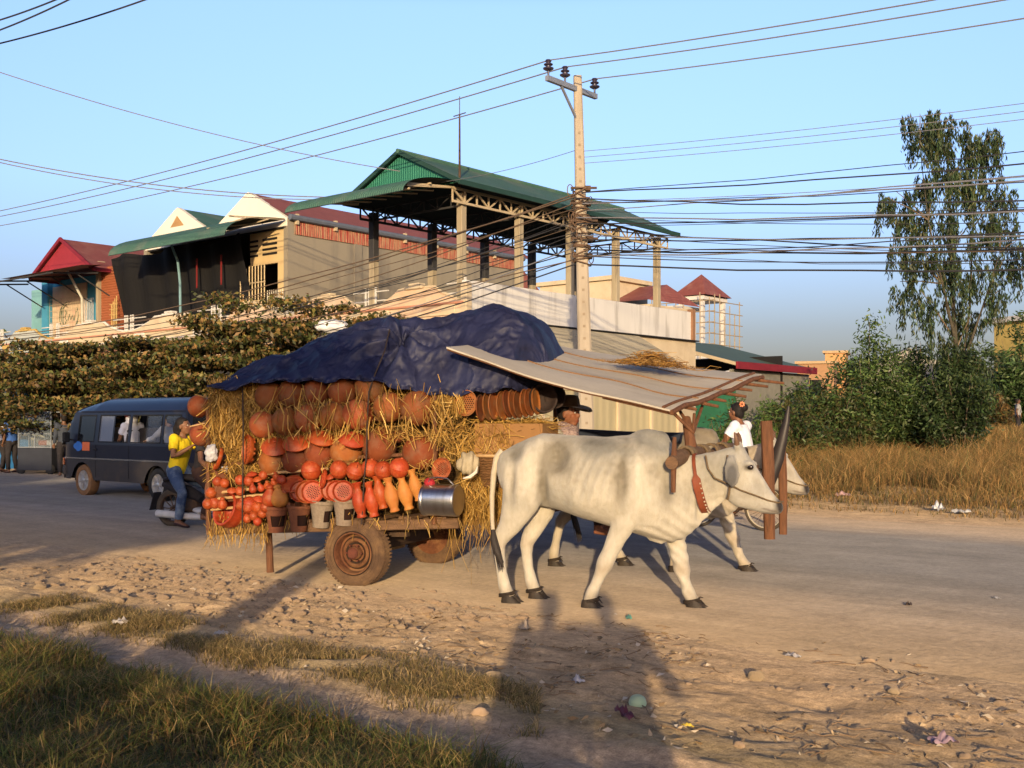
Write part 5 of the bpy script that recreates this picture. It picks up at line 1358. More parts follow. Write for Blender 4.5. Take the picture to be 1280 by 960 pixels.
# cart driver
JD = dict(pelvis=(0, 0, .80), chest=(.05, 0, 1.14), neck=(.08, 0, 1.32), head=(.13, -.01, 1.455), yaw=-.25, pitch=-.02,
          shL=(.05, .18, 1.26), shR=(.05, -.18, 1.26), elL=(.20, .24, 1.02), elR=(.20, -.24, 1.02), wrL=(.42, .12, 1.0), wrR=(.42, -.10, 1.0),
          hipL=(.03, .09, .78), hipR=(.03, -.09, .78), knL=(.42, .16, .82), knR=(.42, -.16, .82), anL=(.46, .14, .44), anR=(.46, -.14, .44))
dl = cart(1.62, -.02, 0)
dr, jd, Hd = person('driver', 'man in wide brown felt hat and checked scarf driving the ox cart', (dl.x, dl.y, .10), CA, JD, skin=(.24, .10, .055), shirt=pm('pale_shirt', (.50, .48, .40), (.40, .38, .31), scale=6, rough=.85), pants=brown_c, sleeves='long', hair='short', voxel=.008)
felt = pm('brown_felt', (.11, .07, .042), (.065, .042, .026), scale=14, rough=.95, bump=.2, sheen=.3)
ht = MB(); P = []
for i in range(41):
    t = 2*math.pi*i/40; row_ = []
    for k, (rx, ry, z) in enumerate(((.225, .185, -.01), (.215, .18, 0.0), (.16, .135, .0), (.108, .09, .006), (.104, .086, .03), (.098, .08, .075), (.085, .068, .105), (.05, .04, .112), (.001, .001, .095))):
        zz = z
        if k < 3: zz += .035*abs(math.sin(t))**2*(1-k*.3)-.03*math.cos(t)*(1-k*.3)
        if k >= 6: zz -= .0+.02*abs(math.sin(t))*0
        row_.append(jd['head']+Hd @ V((rx*math.cos(t)-.012, ry*math.sin(t), zz+.058)))
    P.append(row_)
ht.grid(P); o = ht.build('hat', felt, dr, ang=60); m_ = o.modifiers.new('Solidify', 'SOLIDIFY'); m_.thickness = .006
hb_ = MB(); hb_.tube([jd['head']+Hd @ V((.108*math.cos(t)-.012, .09*math.sin(t), .074)) for t in [2*math.pi*i/28 for i in range(29)]], [(.010, .004)]*29, 6); hb_.build('hat_band', pm('hat_band_brown', (.16, .09, .05), rough=.8), o)
sc_m = pm('checked_scarf', (.30, .22, .22), (.14, .09, .11), scale=34, rough=.9, contrast=.08, c3=(.42, .34, .30), s3=50, t3=.56, stretch=(1, 1, 2.2), bump=.3)
sc_ = MB()
for k, (rx, ry, z, r_) in enumerate(((.085, .105, .03, .028), (.095, .118, -.005, .034), (.10, .125, -.045, .034))):
    sc_.tube([jd['neck']+V((rx*math.cos(t)+.005, ry*math.sin(t), z+.012*math.sin(3*t+k)-.03*math.cos(t)*k*.5)) for t in [2*math.pi*i/24 for i in range(25)]], r_, 10)
sc_.tube([jd['neck']+V((.10, -.06, -.03)), jd['neck']+V((.135, -.07, -.12)), jd['neck']+V((.14, -.065, -.2))], [.035, .045, .04], 10)
fuse(sc_, 'scarf', sc_m, .008, 2, dr, lambda co, no: .005*vnoise(co, 45, 1))
# bundle over the far ox
rl = MB(); rl.tube([(-.55, 0, 0), (-.5, 0, 0), (0, .0, -.02), (.55, .0, -.03)], [.05, .06, .055, .055], 14)
o = rl.build('rolled_cover', navy_c, loc=cart(2.02, .93, 1.355)); o.rotation_euler = (0, .0, CA); tag(o, 'dark blue rolled cover lying along the far ox back', 'cover')

# bicycle and lady
bp_ = ground_at(957, 666); BH = RA+math.pi
bc = thing('bicycle', 'black bicycle with pale rims passing behind the oxen', 'bicycle', (bp_.x, bp_.y, .02), BH)
pale_rim = pm('pale_rim', (.62, .55, .40), (.5, .43, .3), rough=.5, metal=.3)
bike_wheel(bc, 0, .315, .038, 28, pale_rim); bike_wheel(bc, 1.02, .315, .038, 28, pale_rim)
q = MB()
for p0, p1 in (((.40, 0, .28), (.30, 0, .85)), ((.40, 0, .28), (.86, 0, .72)), ((.33, 0, .62), (.84, 0, .80)), ((.86, 0, .72), (.83, 0, .95)), ((.0, .05, .315), (.40, .04, .28)), ((.0, -.05, .315), (.40, -.04, .28)), ((.0, .05, .315), (.33, .03, .70)), ((.0, -.05, .315), (.33, -.03, .70)), ((.85, .04, .70), (1.02, .05, .315)), ((.85, -.04, .70), (1.02, -.05, .315))): q.tube([p0, p1], .014, 8)
q.build('frame', iron_m, bc)
q = MB(); q.tube([(.16, 0, .86), (.3, 0, .875), (.42, 0, .87)], [(.085, .03), (.08, .035), (.02, .02)], 12); q.build('saddle', black_c, bc)
q = MB(); q.tube([(.64, .27, .99), (.78, .24, 1.0), (.84, .1, .97), (.84, -.1, .97), (.78, -.24, 1.0), (.64, -.27, .99)], .012, 8); q.build('handlebar', iron_m, bc)
q = MB(); q.tube([(.40, .07, .28), (.40, -.07, .28)], .03, 12); q.tube([(.40, -.07, .28), (.52, -.08, .18)], .01, 6); q.tube([(.40, .07, .28), (.28, .08, .38)], .01, 6); q.box((.54, -.13, .17), (.07, .09, .02)); q.box((.26, .13, .39), (.07, .09, .02)); q.build('crank', iron_m, bc)
q = MB()
for s in (-.06, .06): q.tube([(.0, s, .32), (-.18, s, .70), (.28, s, .70)], .007, 6)
q.box((-.02, 0, .705), (.36, .15, .012)); q.build('carrier', iron_m, bc)
JB = dict(pelvis=(.28, 0, .93), chest=(.36, 0, 1.27), neck=(.39, 0, 1.45), head=(.44, 0, 1.585), yaw=0, pitch=-.05,
          shL=(.37, .165, 1.40), shR=(.37, -.165, 1.40), elL=(.50, .24, 1.17), elR=(.50, -.24, 1.17), wrL=(.68, .26, 1.02), wrR=(.68, -.26, 1.02), handL=(1, 0, -.2), handR=(1, 0, -.2),
          hipL=(.32, .09, .90), hipR=(.32, -.09, .90), knL=(.58, .10, .78), knR=(.62, -.10, .60), anL=(.28, .12, .47), anR=(.54, -.12, .26))
lr, jl, Hl = person('cyclist', 'woman in white blouse with black hair bun riding the bicycle', (bp_.x, bp_.y, .02), BH, JB, skin=(.21, .095, .048), shirt=white_c, pants=navy_c, hair='bun', voxel=.009)
fl = MB()
for k in range(7):
    t = 2*math.pi*k/7; fl.ball(jl['head']+Hl @ V((-.12+.026*math.cos(t), .045, .10+.026*math.sin(t))), .016, 8, 6)
fl.build('hair_flower', pm('orange_petals', (.75, .18, .06), (.65, .35, .2), rough=.6), lr)
# walkers
def p_at(x, y, d): q = ray(x, y, d); return q
w1 = ray(1272, 0, 50)
person('walker', 'man in grey shirt with white shoulder strap walking beyond the dry grass', (w1.x, w1.y, .80), RA+math.pi*.15, stand(.16, .25), skin=(.12, .06, .035), shirt=grey_c, pants=black_c, hair='short', voxel=.014)
sb = MB(); sb.tube([(-.12, .0, 1.40), (.10, -.06, 1.36), (.13, -.12, 1.1), (.06, -.2, .9)], [(.03, .008)]*4, 6)
sbo = sb.build('shoulder_strap', white_c); sbo.parent = [o for o in COL.objects if o.get('label', '').startswith('man in grey shirt with')][0]
for (x, d, lab, sh_, hd) in ((3, 31.5, 'man in white shirt standing by the blue gate post at far left', white_c, .6), (15, 31, 'man in blue shirt standing beside the glass cabinet', blue_c, 2.6)):
    w1 = ray(x, 0, d); person('bystander', lab, (w1.x, w1.y, 0), hd, stand(.04, .05), skin=(.16, .08, .045), shirt=sh_, pants=black_c, hair='short', voxel=.013, shoes=shoe_m)
w1 = ray(80, 0, 29.5); person('bystander', 'person in dark jacket standing between the glass cabinet and the van', (w1.x, w1.y, 0), 2.2, stand(.04, .05), skin=(.16, .08, .045), shirt=pm('dark_jacket', (.05, .06, .08), rough=.8), pants=black_c, sleeves='long', hair='short', voxel=.014)
# two unseen people added at the viewpoint to cast the broad road shadow
JP = stand(); JP.update(pelvis=(0, 0, .92), elL=(.15, .30, 1.10), elR=(.15, -.30, 1.10), wrL=(.28, .13, 1.34), wrR=(.28, -.13, 1.34))
person('photographer', 'unseen person in long dark skirt added to cast the tall shadow on the road', (.30, -.75, 0), math.pi/2, JP, skin=(.4, .2, .11), shirt=grey_c, skirt=navy_c, sleeves='long', hair='short', voxel=.014)
JQ = stand(); person('added_companion', 'unseen companion in grey shirt added left of the photographer to widen the shadow', (-.13, -.7, 0), math.pi/2, JQ, skin=(.4, .2, .11), shirt=grey_c, skirt=black_c, sleeves='long', hair='short', voxel=.016)
# ================================================================ VAN
vp = ground_at(107, 620); VH = RA+math.pi
vr = ground_at(203, 628)
v0 = (vp+vr)/2; v0 = V((v0.x, v0.y, 0))+V((math.cos(VH+math.pi/2), math.sin(VH+math.pi/2), 0))*(-.72)   # wheels are on its left side
vt = thing('van', 'dark blue minibus with grey lower body parked at the far roadside', 'van', v0, VH)
navy = pm('navy_paint', (.010, .012, .030), (.007, .009, .022), scale=2, rough=.38, coat=.25, spec=.4, c3=(.03, .026, .026), s3=3, t3=.68)
grey_p = pm('grey_lower_paint', (.05, .044, .044), (.04, .035, .034), scale=3, rough=.5, c3=(.08, .06, .045), s3=4, t3=.66)
blackr = pm('black_rubber', (.012, .012, .013), (.02, .02, .02), rough=.7)
chrome = pm('bright_trim', (.6, .6, .62), (.45, .45, .47), rough=.25, metal=.9)
WB = 1.31; RW = .315; HW = .82
def zb(x):
    for xw in (WB, -WB):
        if abs(x-xw) < .40: return max(.33, .30+math.sqrt(.40**2-(x-xw)**2)*.93)
    return .33
def roofz(x): 
    if x > 1.05: return 1.90-.08*((x-1.05)/.5)**2 if x < 1.55 else 1.82-(x-1.55)*1.15
    return 1.93-.03*max(0, -x-1.7)
def tumb(z): return HW-.02*max(0, .6-z)-.13*max(0, z-1.02)**1.1
XS = sorted(set([-2.2, -2.15, -2.0] + [round(-2.0+.08*i, 3) for i in range(1, 51)] + [2.05, 2.15, 2.22, 2.27]))
WINS = [(-2.02, -1.50), (-1.44, -.42), (-.34, .72), (.86, 1.50)]
XS = sorted(set(XS+[a for w_ in WINS for a in w_]))
def xfront(z):                                                       # slope of the nose and windscreen
    if z < .95: return 2.27-.03*abs(z-.6)
    return 2.25-(z-.95)*.82
def xclip(x, z):
    xf = xfront(z); return min(x, xf)
def side_y(x, z):
    y = tumb(z)
    if x > 1.7: y -= .16*((x-1.7)/.55)**2
    if x < -2.05: y -= .05*((-2.05-x)/.15)**2
    return y
def side(sgn):
    lo, hi = MB(), MB()
    ZL = [0, .25, .5, .75, 1.0]
    P = [[V((xclip(x, z), sgn*side_y(x, z), z)) for z in [zb(x)+(.74-zb(x))*t for t in ZL]] for x in XS]
    lo.grid(P, flip=(sgn > 0))
    ZU = [.75, .80, .92, 1.02, 1.07, 1.25, 1.45, 1.60, 1.66]
    for i in range(len(XS)-1):
        for k in range(len(ZU)-1):
            xm = (XS[i]+XS[i+1])/2; zm = (ZU[k]+ZU[k+1])/2
            if 1.07 < zm < 1.60 and any(a < xm < b for a, b in WINS): continue
            if XS[i] > xfront(ZU[k]) and XS[i] > xfront(ZU[k+1]): continue
            q = [V((xclip(x, z), sgn*side_y(x, z), z)) for x, z in ((XS[i], ZU[k]), (XS[i+1], ZU[k]), (XS[i+1], ZU[k+1]), (XS[i], ZU[k+1]))]
            hi.add(q, [(0, 1, 2, 3) if sgn < 0 else (3, 2, 1, 0)])
    return lo, hi
lo, hi = side(1); l2, h2 = side(-1)
lo.add(l2.v, l2.f); hi.add(h2.v, h2.f)
rf = []
for x in XS:                                                         # roof from gutter to gutter
    row_ = []; zr = roofz(x)
    for k in range(13):
        t = -1+2*k/12; yy = side_y(min(x, 1.5), 1.66)*t
        z = 1.66+(zr-1.66)*(1-abs(t)**3.2)
        row_.append(V((min(x, xfront(1.66)), yy, z)))
    rf.append(row_)
hi.grid([r_ for r_ in rf if r_[0].x < xfront(1.66)-1e-6]+[[V((xfront(1.66), side_y(1.5, 1.66)*(-1+2*k/12), 1.66+.155*(1-abs(-1+2*k/12)**3.2))) for k in range(13)]])
# nose, tail and floor
nose = [[V((xfront(z), side_y(min(2.2, xfront(z)), z)*(-1+2*k/10), z)) for k in range(11)] for z in (.33, .5, .74, .95)]
lo.grid(nose[:3]); hi.grid(nose[2:])
tail = [[V((-2.2-.02*math.sin((z-.3)*2), side_y(-2.2, z)*(-1+2*k/8), z)) for k in range(9)] for z in (.33, .55, .74)]; lo.grid(tail, flip=True)
tail = [[V((-2.2-.02*math.sin((z-.3)*2)+max(0, z-1.4)*.12, side_y(-2.2, z)*(-1+2*k/8), z)) for k in range(9)] for z in (.74, 1.0, 1.07)]; hi.grid(tail, flip=True)
for y in (-.72, .72): hi.box((-2.17, y*.97, 1.36), (.06, .10, .62))
hi.box((-2.17, 0, 1.72), (.06, 1.4, .16))
hi.build('body', navy, vt, ang=40); lo.build('lower_body', grey_p, vt, ang=40)
q = MB(); q.box((0, 0, .36), (4.2, 1.45, .04)); q.box((1.2, 0, .78), (.5, 1.4, .04))
for xw in (WB, -WB):
    for s in (-1, 1): q.box((xw, s*.52, .52), (.84, .06, .42)); q.tube([V((xw+.39*math.cos(t), s*.74, .30+.39*math.sin(t))) for t in [math.pi*i/12 for i in range(13)]], .02, 6)
q.build('underbody', blackr, vt)
gl = pane('van_glass_tint', (.10, .13, .19), .42); gld = pane('van_glass_dark', (.012, .014, .018), .93); glc = pane('curtained_glass', (.20, .23, .30), .80)
for sgn in (1, -1):
    for i, (a, b_) in enumerate(WINS):
        f = MB()
        xs = [a+(b_-a)*t/6 for t in range(7)]
        for z0, z1 in ((1.072, 1.092), (1.578, 1.598)): f.grid([[V((min(x, xfront(z)-.03), sgn*(side_y(x, z)+.004), z)) for z in (z0, z1)] for x in xs], flip=sgn > 0)
        mids = [a+.012, b_-.012]+([(a+b_)/2] if i in (1, 2) else [])
        for x in mids: f.grid([[V((min(xx, xfront(z)-.03), sgn*(side_y(xx, z)+.005), z)) for z in (1.08, 1.34, 1.59)] for xx in (x-.014, x+.014)], flip=sgn > 0)
        wn = f.build('window_frame', blackr, vt)
        secs = [(a, b_, gld if i == 3 else gl)] if i in (0, 3) else ([(a, (a+b_)/2, gl)] if i == 1 else [((a+b_)/2, b_, glc), (a+.02, a+.03, gl)])
        for (c0, c1, mm) in secs:
            g = MB(); g.grid([[V((min(c0+(c1-c0)*t/4, xfront(z)-.035), sgn*(side_y(c0+(c1-c0)*t/4, z)-.012), z)) for z in (1.08, 1.34, 1.59)] for t in range(5)], flip=sgn > 0); g.build('pane', mm, wn)
        if i == 3:
            pass
q = MB(); q.grid([[V((xfront(z)+.004, side_y(1.6, z)*.93*(-1+2*k/8), z)) for k in range(9)] for z in (1.0, 1.2, 1.4, 1.63)]); q.build('windscreen', gld, vt)
q = MB(); q.box((-2.19, 0, 1.36), (.01, 1.3, .5)); q.build('rear_window', gld, vt)
q = MB()
for s in (-1, 1): q.grid([[V((x, s*(side_y(x, z)+.012), z)) for z in (.735, .765)] for x in XS if x < 2.2], flip=s > 0)
q.build('side_moulding', chrome, vt)
q = MB()
q.tube([(2.02, -.78, .50), (2.30, -.66, .48), (2.33, 0, .48), (2.30, .66, .48), (2.02, .78, .50)], [(.05, .10)]*5, 10); q.build('bumper', grey_p, vt)
for s in (-1, 1):
    q = MB(); q.box((2.21, s*.58, .68), (.06, .26, .14), ch=.02); q.build('headlight', pm('lamp_glass', (.6, .6, .6), rough=.1, spec=.8), vt)
    q = MB(); q.box((2.14, s*.755, .67), (.12, .03, .15), Matrix.Rotation(-s*.35, 3, 'Z'), ch=.01); q.build('indicator', pm('amber_glass', (.60, .16, .06), rough=.2), vt)
    q = MB(); q.box((1.72, s*.93, 1.16), (.07, .14, .2), ch=.02); q.bar((1.70, s*.78, 1.10), (1.72, s*.9, 1.12), .03); q.build('mirror', blackr, vt)
    q = MB(); q.box((.80, s*.836, .93), (.12, .02, .035), ch=.008); q.build('door_handle', blackr, vt)
    q = MB(); q.grid([[V((x, s*(side_y(x, 1.645)+.02), z)) for z in (1.65, 1.675)] for x in XS if x < 1.5], flip=s > 0); q.build('gutter', chrome if s < 0 else navy, vt)
    for x in (-.38, .80):
        q = MB(); q.bar((x, s*(tumb(.55)+.001), .40), (x, s*(tumb(1.0)+.002), 1.02), .008); q.build('door_gap', blackr, vt)
# flash on the front door: an orange block beside a blue blob
q = MB(); q.grid([[V((x, side_y(x, z)+.004, z)) for z in (.90, 1.0, 1.07)] for x in (1.02, 1.12, 1.22, 1.30)], flip=True); q.build('door_sticker', pm('sticker_orange', (.85, .20, .07), rough=.5), vt)
q = MB(); m = 18; P = [V((1.46+.17*math.cos(t), 0, .985+.10*math.sin(t)*(1 if math.cos(t) < .3 else .7))) for t in [2*math.pi*i/m for i in range(m)]]
q.add([V((p.x, side_y(p.x, p.z)+.006, p.z)) for p in P], [tuple(range(m))[::-1]]); q.build('door_sticker', pm('sticker_blue', (.05, .20, .62), rough=.5), vt)
alloy = pm('alloy_rim', (.62, .60, .57), (.5, .47, .43), rough=.35, metal=.7)
for xw, sunlit in ((WB, 1), (-WB, 0)):  # front tyres coloured orange brown as if sunlit, rear ones black
    for s in (-1, 1):
        M = Matrix.Translation((xw, s*.70, RW)) @ Matrix.Rotation(-s*math.pi/2, 4, 'X')
        t_ = MB(); t_.lathe([(.19, -.08), (.26, -.1), (.30, -.09), (.315, -.05), (.315, .05), (.30, .09), (.26, .105), (.205, .098), (.195, .07)], 40, M, cap0=False, cap1=False)
        ty = t_.build('wheel', pm('sunlit_tyre', (.30, .16, .07), (.12, .07, .04), scale=6, rough=.95) if sunlit else blackr, vt, ang=45)
        r_ = MB(); r_.lathe([(.2, .07), (.198, .092), (.182, .09), (.175, .05), (.08, .035), (.001, .04)], 32, M); 
        for k in range(6):
            m4 = M @ Matrix.Rotation(k*math.pi/3, 4, 'Z'); b0 = len(r_.v)
            r_.box((.11, .012, .075), (.15, .05, .03), Matrix.Rotation(.25, 3, 'Z'), 0, .01)
            for i in range(b0, len(r_.v)): r_.v[i] = tuple(m4 @ V(r_.v[i]))
        r_.lathe([(.05, .05), (.05, .09), (.03, .1), (.001, .1)], 16, M); r_.build('rim', alloy, ty, ang=35)
seat_f = pm('van_seat_cloth', (.10, .09, .09), rough=.9)
for x in (-1.6, -.75, .25, 1.05):
    q = MB(); q.box((x, 0, .85), (.45, 1.3, .14), ch=.04); q.box((x-.25, 0, 1.10), (.12, 1.3, .5), Matrix.Rotation(-.12, 3, 'Y'), ch=.04); q.build('seat', seat_f, vt)
VR = Matrix.Rotation(VH, 3, 'Z')
def in_van(x, y, z): return V(v0)+VR @ V((x, y, z))
JS = dict(pelvis=(0, 0, .02), chest=(0, 0, .34), neck=(0, 0, .50), head=(.02, .02, .63), yaw=1.2, pitch=-.1, shL=(0, .17, .46), shR=(0, -.17, .46), elL=(.12, .2, .2), elR=(.1, -.2, .2), wrL=(.3, .12, .16), wrR=(.3, -.1, .16),
          hipL=(.02, .09, 0), hipR=(.02, -.09, 0), knL=(.4, .1, .04), knR=(.4, -.1, .04), anL=(.42, .1, -.34), anR=(.42, -.1, -.34))
pr, pj, ph = person('passenger', 'passenger with white cloth over red cap in the open van window', in_van(.02, .50, .92), VH, JS, skin=(.22, .11, .06), shirt=white_c, pants=black_c, hair='none', voxel=.014)
cl_ = MB(); cl_.ball(pj['head']+V((-.02, -.01, -.02)), (.12, .115, .12), 14, 10); cl_.ball(pj['head']+V((-.0, .0, -.14)), (.11, .14, .10), 12, 8); fuse(cl_, 'head_cloth', white_c, .012, 3, pr, lambda co, no: .008*vnoise(co, 20, 1))
cl_ = MB(); cl_.ball(pj['head']+V((.0, .03, .06)), (.105, .105, .075), 14, 10); cl_.build('cap', pm('red_cap', (.5, .08, .05), rough=.8), pr)
JS2 = dict(JS); JS2.update(yaw=.2, chest=(.10, 0, .32), neck=(.16, 0, .47), head=(.20, 0, .60), shL=(.10, .17, .43), shR=(.10, -.17, .43), elL=(.36, .22, .26), elR=(.3, -.2, .2), wrL=(.62, .18, .22), wrR=(.4, -.1, .16))
person('passenger', 'passenger in white long sleeves leaning forward behind the rear van window', in_van(-1.28, .42, .90), VH, JS2, skin=(.45, .28, .2), shirt=white_c, pants=black_c, sleeves='long', hair='short', voxel=.014)

# ================================================================ BUILDINGS   (road frame: u along the street, v away from it)
def bld(name, label, u, v, cat='building', group=None): return thing(name, label, cat, road(u, v), RA, group)
white_w = pm('stained_whitewash', (.68, .67, .64), (.60, .585, .55), scale=1.3, rough=.9, bump=.1, stretch=(1.6, 1.6, .16), c3=(.26, .24, .21), s3=1.6, t3=.63)
cream_w = pm('cream_plaster', (.62, .52, .36), (.52, .42, .28), scale=1.5, rough=.9, c3=(.42, .33, .22), s3=1, t3=.62)
pink_w = pm('peach_plaster', (.66, .47, .31), (.56, .38, .25), scale=2, rough=.9, c3=(.66, .54, .40), s3=1.2, t3=.55)
salmon = pm('salmon_band', (.52, .25, .16), (.44, .21, .14), scale=3, rough=.9)
grey_wall = pm('grey_render', (.30, .265, .20), (.25, .22, .165), scale=.8, rough=.95, bump=.1, stretch=(1, 1, .3), c3=(.15, .135, .115), s3=.8, t3=.58)
conc = pm('weathered_concrete', (.42, .36, .25), (.30, .25, .17), scale=2, rough=.95, stretch=(2, 2, .3), c3=(.19, .16, .11), s3=3, t3=.62)
green_s = pm('green_sheet', (.075, .17, .125), (.055, .13, .095), scale=2, rough=.6, wave=('X', 4.0, .6), c3=(.14, .18, .14), s3=1.2, t3=.62)
green_v = pm('green_gable_sheet', (.03, .20, .13), (.02, .15, .10), scale=2, rough=.55, wave=('X', 4.0, .6))
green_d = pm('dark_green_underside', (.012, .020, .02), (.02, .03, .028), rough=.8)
red_s = pm('red_roof_sheet', (.27, .085, .07), (.21, .065, .055), scale=2, rough=.65, wave=('X', 4.0, .5), c3=(.30, .13, .10), s3=1.5, t3=.6)
red_v = pm('red_gable_sheet', (.34, .03, .05), (.26, .02, .035), scale=2, rough=.6, wave=('X', 4.0, .7))
truss_m = pm('pale_truss_paint', (.52, .43, .29), (.42, .34, .22), scale=3, rough=.7)
truss_d = pm('dark_truss', (.035, .035, .04), (.05, .05, .05), rough=.7)
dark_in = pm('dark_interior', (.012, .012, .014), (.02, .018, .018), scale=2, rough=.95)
brick = pm('brick_red', (.36, .115, .05), (.27, .08, .035), scale=9, rough=.9, stretch=(.5, .5, 4), wave=('Z', 3.2, .8))
ply = pm('cream_wall_inner', (.62, .48, .26), (.52, .38, .19), scale=1.5, rough=.85)
def truss(mb, p0, p1, h, nbay, r=.035):
    p0, p1 = V(p0), V(p1); up = V((0, 0, h))
    mb.bar(p0, p1, r*1.6); mb.bar(p0-up, p1-up, r*1.6)
    for i in range(nbay):
        a = p0.lerp(p1, i/nbay); c = p0.lerp(p1, (i+1)/nbay)
        mb.bar(a, a-up, r); mb.bar(*( (a-up, c) if i % 2 else (a, c-up)), r)
    mb.bar(p1, p1-up, r)
def scroll(W, H0, H1, d, m=16):                                        # ornate parapet outline: low, S curves up to a raised centre
    pts = [(0, 0), (0, H0)]
    for t in [i/m for i in range(m+1)]:
        k = min(1, max(0, (t-.04)/.3)); s = k*k*(3-2*k); z = H0+(H1-H0)*(s*.75+.25*(1 if t > .30 else 0))
        if t <= .5: pts.append((W*t, z))
    for (x, z) in pts[::-1][1:]: 
        if x < W*.5: pts.append((W-x, z))
    pts.append((W, 0)); out = []
    for p in pts:
        if not out or (abs(p[0]-out[-1][0])+abs(p[1]-out[-1][1])) > 1e-5: out.append(p)
    if out[0] == out[-1]: out.pop()
    return out
# --- corner building with the rooftop pavilion
U0, V0 = -18.12, 19.77
cb_ = bld('corner_building', 'white corner building with stained parapet below the green pavilion', U0, V0)
def P(u, v, z): return V((u, v, z))
q = MB(); q.box((-1.7, 5.45, 2.0), (3.35, 10.8, 3.98)); q.build('wall', cream_w, cb_)
q = MB(); q.box((-.06, 5.42, 4.46), (.12, 10.85, .90)); q.build('parapet', white_w, cb_, bevel=.015)
q = MB(); q.box((-.02, 5.42, 4.0), (.26, 10.9, .035)); q.build('ledge', dark_in, cb_)
q = MB(); q.box((-.03, 10.6, 4.5), (.2, .16, 1.0)); q.build('parapet_end', pm('rust_stain', (.3, .16, .09), rough=.9), cb_)
q = MB(); q.box((-5.1, 5, 3.98), (10.1, 10.6, .04)); q.build('terrace_floor', conc, cb_)
rail_p = pm('white_rail_paint', (.7, .68, .62), rough=.6)
def front_parapet(u0, u1, root, body, trim, seed=0):
    W = u1-u0
    o_ = scroll(W, .42, .80, .2)
    b_ = MB(); b_.prism([(u0+x, -.02, 4.0+z) for x, z in o_], (0, .18, 0)); b_.build('parapet', body, root, ang=30)
    t_ = MB(); pts = [V((u0+x, .07, 4.03+z)) for x, z in o_[1:-1]]
    t_.tube(pts, .045, 6); t_.box(((u0+u1)/2, .06, 4.84), (.62, .3, .08), ch=.02); t_.box(((u0+u1)/2, .06, 4.92), (.4, .24, .07), ch=.02); t_.build('coping', trim, root)
    s_ = MB(); s_.box(((u0+u1)/2, -.045, 3.86), (W-.01, .14, .20)); s_.build('band', salmon, root)
    s_ = MB(); s_.box(((u0+u1)/2, -.07, 4.02), (W-.01, .2, .06)); s_.box(((u0+u1)/2, -.07, 3.70), (W-.01, .2, .07)); s_.build('cornice', body, root)
    for z_, h_ in ((4.37, .05), (4.10, .04)):
        s_ = MB(); s_.box(((u0+u1)/2, -.045, z_), (W-.02, .06, h_)); s_.build('band', salmon if h_ > .045 else trim, root)
    for (x0, x1) in ((.12, .20), (.80, .88)):
        s_ = MB(); s_.box((u0+W*(x0+x1)/2, -.03, 4.22), (W*(x1-x0)+.2, .05, .26), ch=.02); s_.build('panel', trim, root)
    s_ = MB(); s_.box(((u0+u1)/2, -.10, 3.42), (W-.01, .2, .08)); s_.build('cornice', body, root)
    s_ = MB(); s_.box(((u0+u1)/2, -.05, 3.56), (W-.01, .14, .14)); s_.build('band', salmon, root)
    s_ = MB(); s_.box(((u0+u1)/2, -.08, 3.22), (W-.01, .12, .22)); s_.build('cornice', trim, root)
    for x, a_, b_ in ((.02, u0+.02, u0+W*.2), (.98, u1-W*.2, u1-.02)):
        r_ = MB()
        for z in (4.62, 4.86): r_.tube([(a_, .07, z), (b_, .07, z)], .018, 6)
        for dx in (-.06, .07): r_.box((u0+W*x+(.06 if x < .5 else -.07)+dx, .07, 4.7), (.045, .045, .56))
        r_.build('railing', rail_p, root)
front_parapet(-3.45, 0, cb_, pink_w, cream_w)
q = MB(); q.box((-.02, .05, 4.35), (.2, .22, 1.0), ch=.02); q.build('corner_post', cream_w, cb_)
# pavilion
pv = bld('roof_pavilion', 'open green roofed pavilion on columns above the white parapet', U0, V0, 'pavilion')
for i in range(5):
    v = i*2.2
    q = MB(); q.box((-.24, v+.12, 5.5), (.18, .18, 3.1), ch=.012); q.build('column', conc, pv)
    if i < 5:
        q = MB(); q.box((-3.38, v+.12, 4.85), (.19, .19, 1.7), ch=.012); q.build('column', conc, pv)
        q = MB(); q.box((-3.38, v+.12, 6.30), (.20, .20, 1.3), ch=.012); q.build('column_head', truss_d, pv)
q = MB(); truss(q, (-.10, -.35, 7.10), (-.10, 9.3, 7.10), .32, 22); q.build('truss', truss_m, pv)
q = MB(); truss(q, (-3.38, -.35, 7.05), (-3.38, 9.3, 7.05), .32, 22); q.build('truss', truss_d, pv)
for i in range(5):
    q = MB(); v = i*2.2+.1; truss(q, (-3.4, v, 7.05), (-.1, v, 7.05), .3, 7, .028); q.build('cross_truss', truss_d, pv)
rg = 8.16; ev = 7.16; ul, ur_, um = -3.75, .36, -1.70
for sgn, ue in ((-1, ul), (1, ur_)):
    q = MB(); a, b_, c, d = P(ue, -.6, ev), P(ue, 9.25, ev), P(um, 9.25, rg), P(um, -.6, rg)
    NN = 90; P2 = [[a.lerp(b_, i/NN), d.lerp(c, i/NN)] for i in range(NN+1)]
    q.grid(P2); q.grid([[p-V((0, 0, .03)) for p in r_] for r_ in P2], mi=1, flip=True)
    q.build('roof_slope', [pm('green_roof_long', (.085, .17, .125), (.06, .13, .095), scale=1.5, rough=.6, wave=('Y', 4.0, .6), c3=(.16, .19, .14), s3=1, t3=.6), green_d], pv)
    q = MB(); q.bar(P(ue, -.62, ev-.02), P(ue, 9.27, ev-.02), .05, .12); q.bar(P(ue, -.62, ev), P(um, -.62, rg), .05, .10); q.build('barge_board', pm('dark_green_trim', (.02, .06, .05), rough=.7), pv)
q = MB(); q.tube([P(um, -.65, rg+.02), P(um, 9.25, rg+.02)], .06, 8); q.build('ridge_cap', green_s, pv)
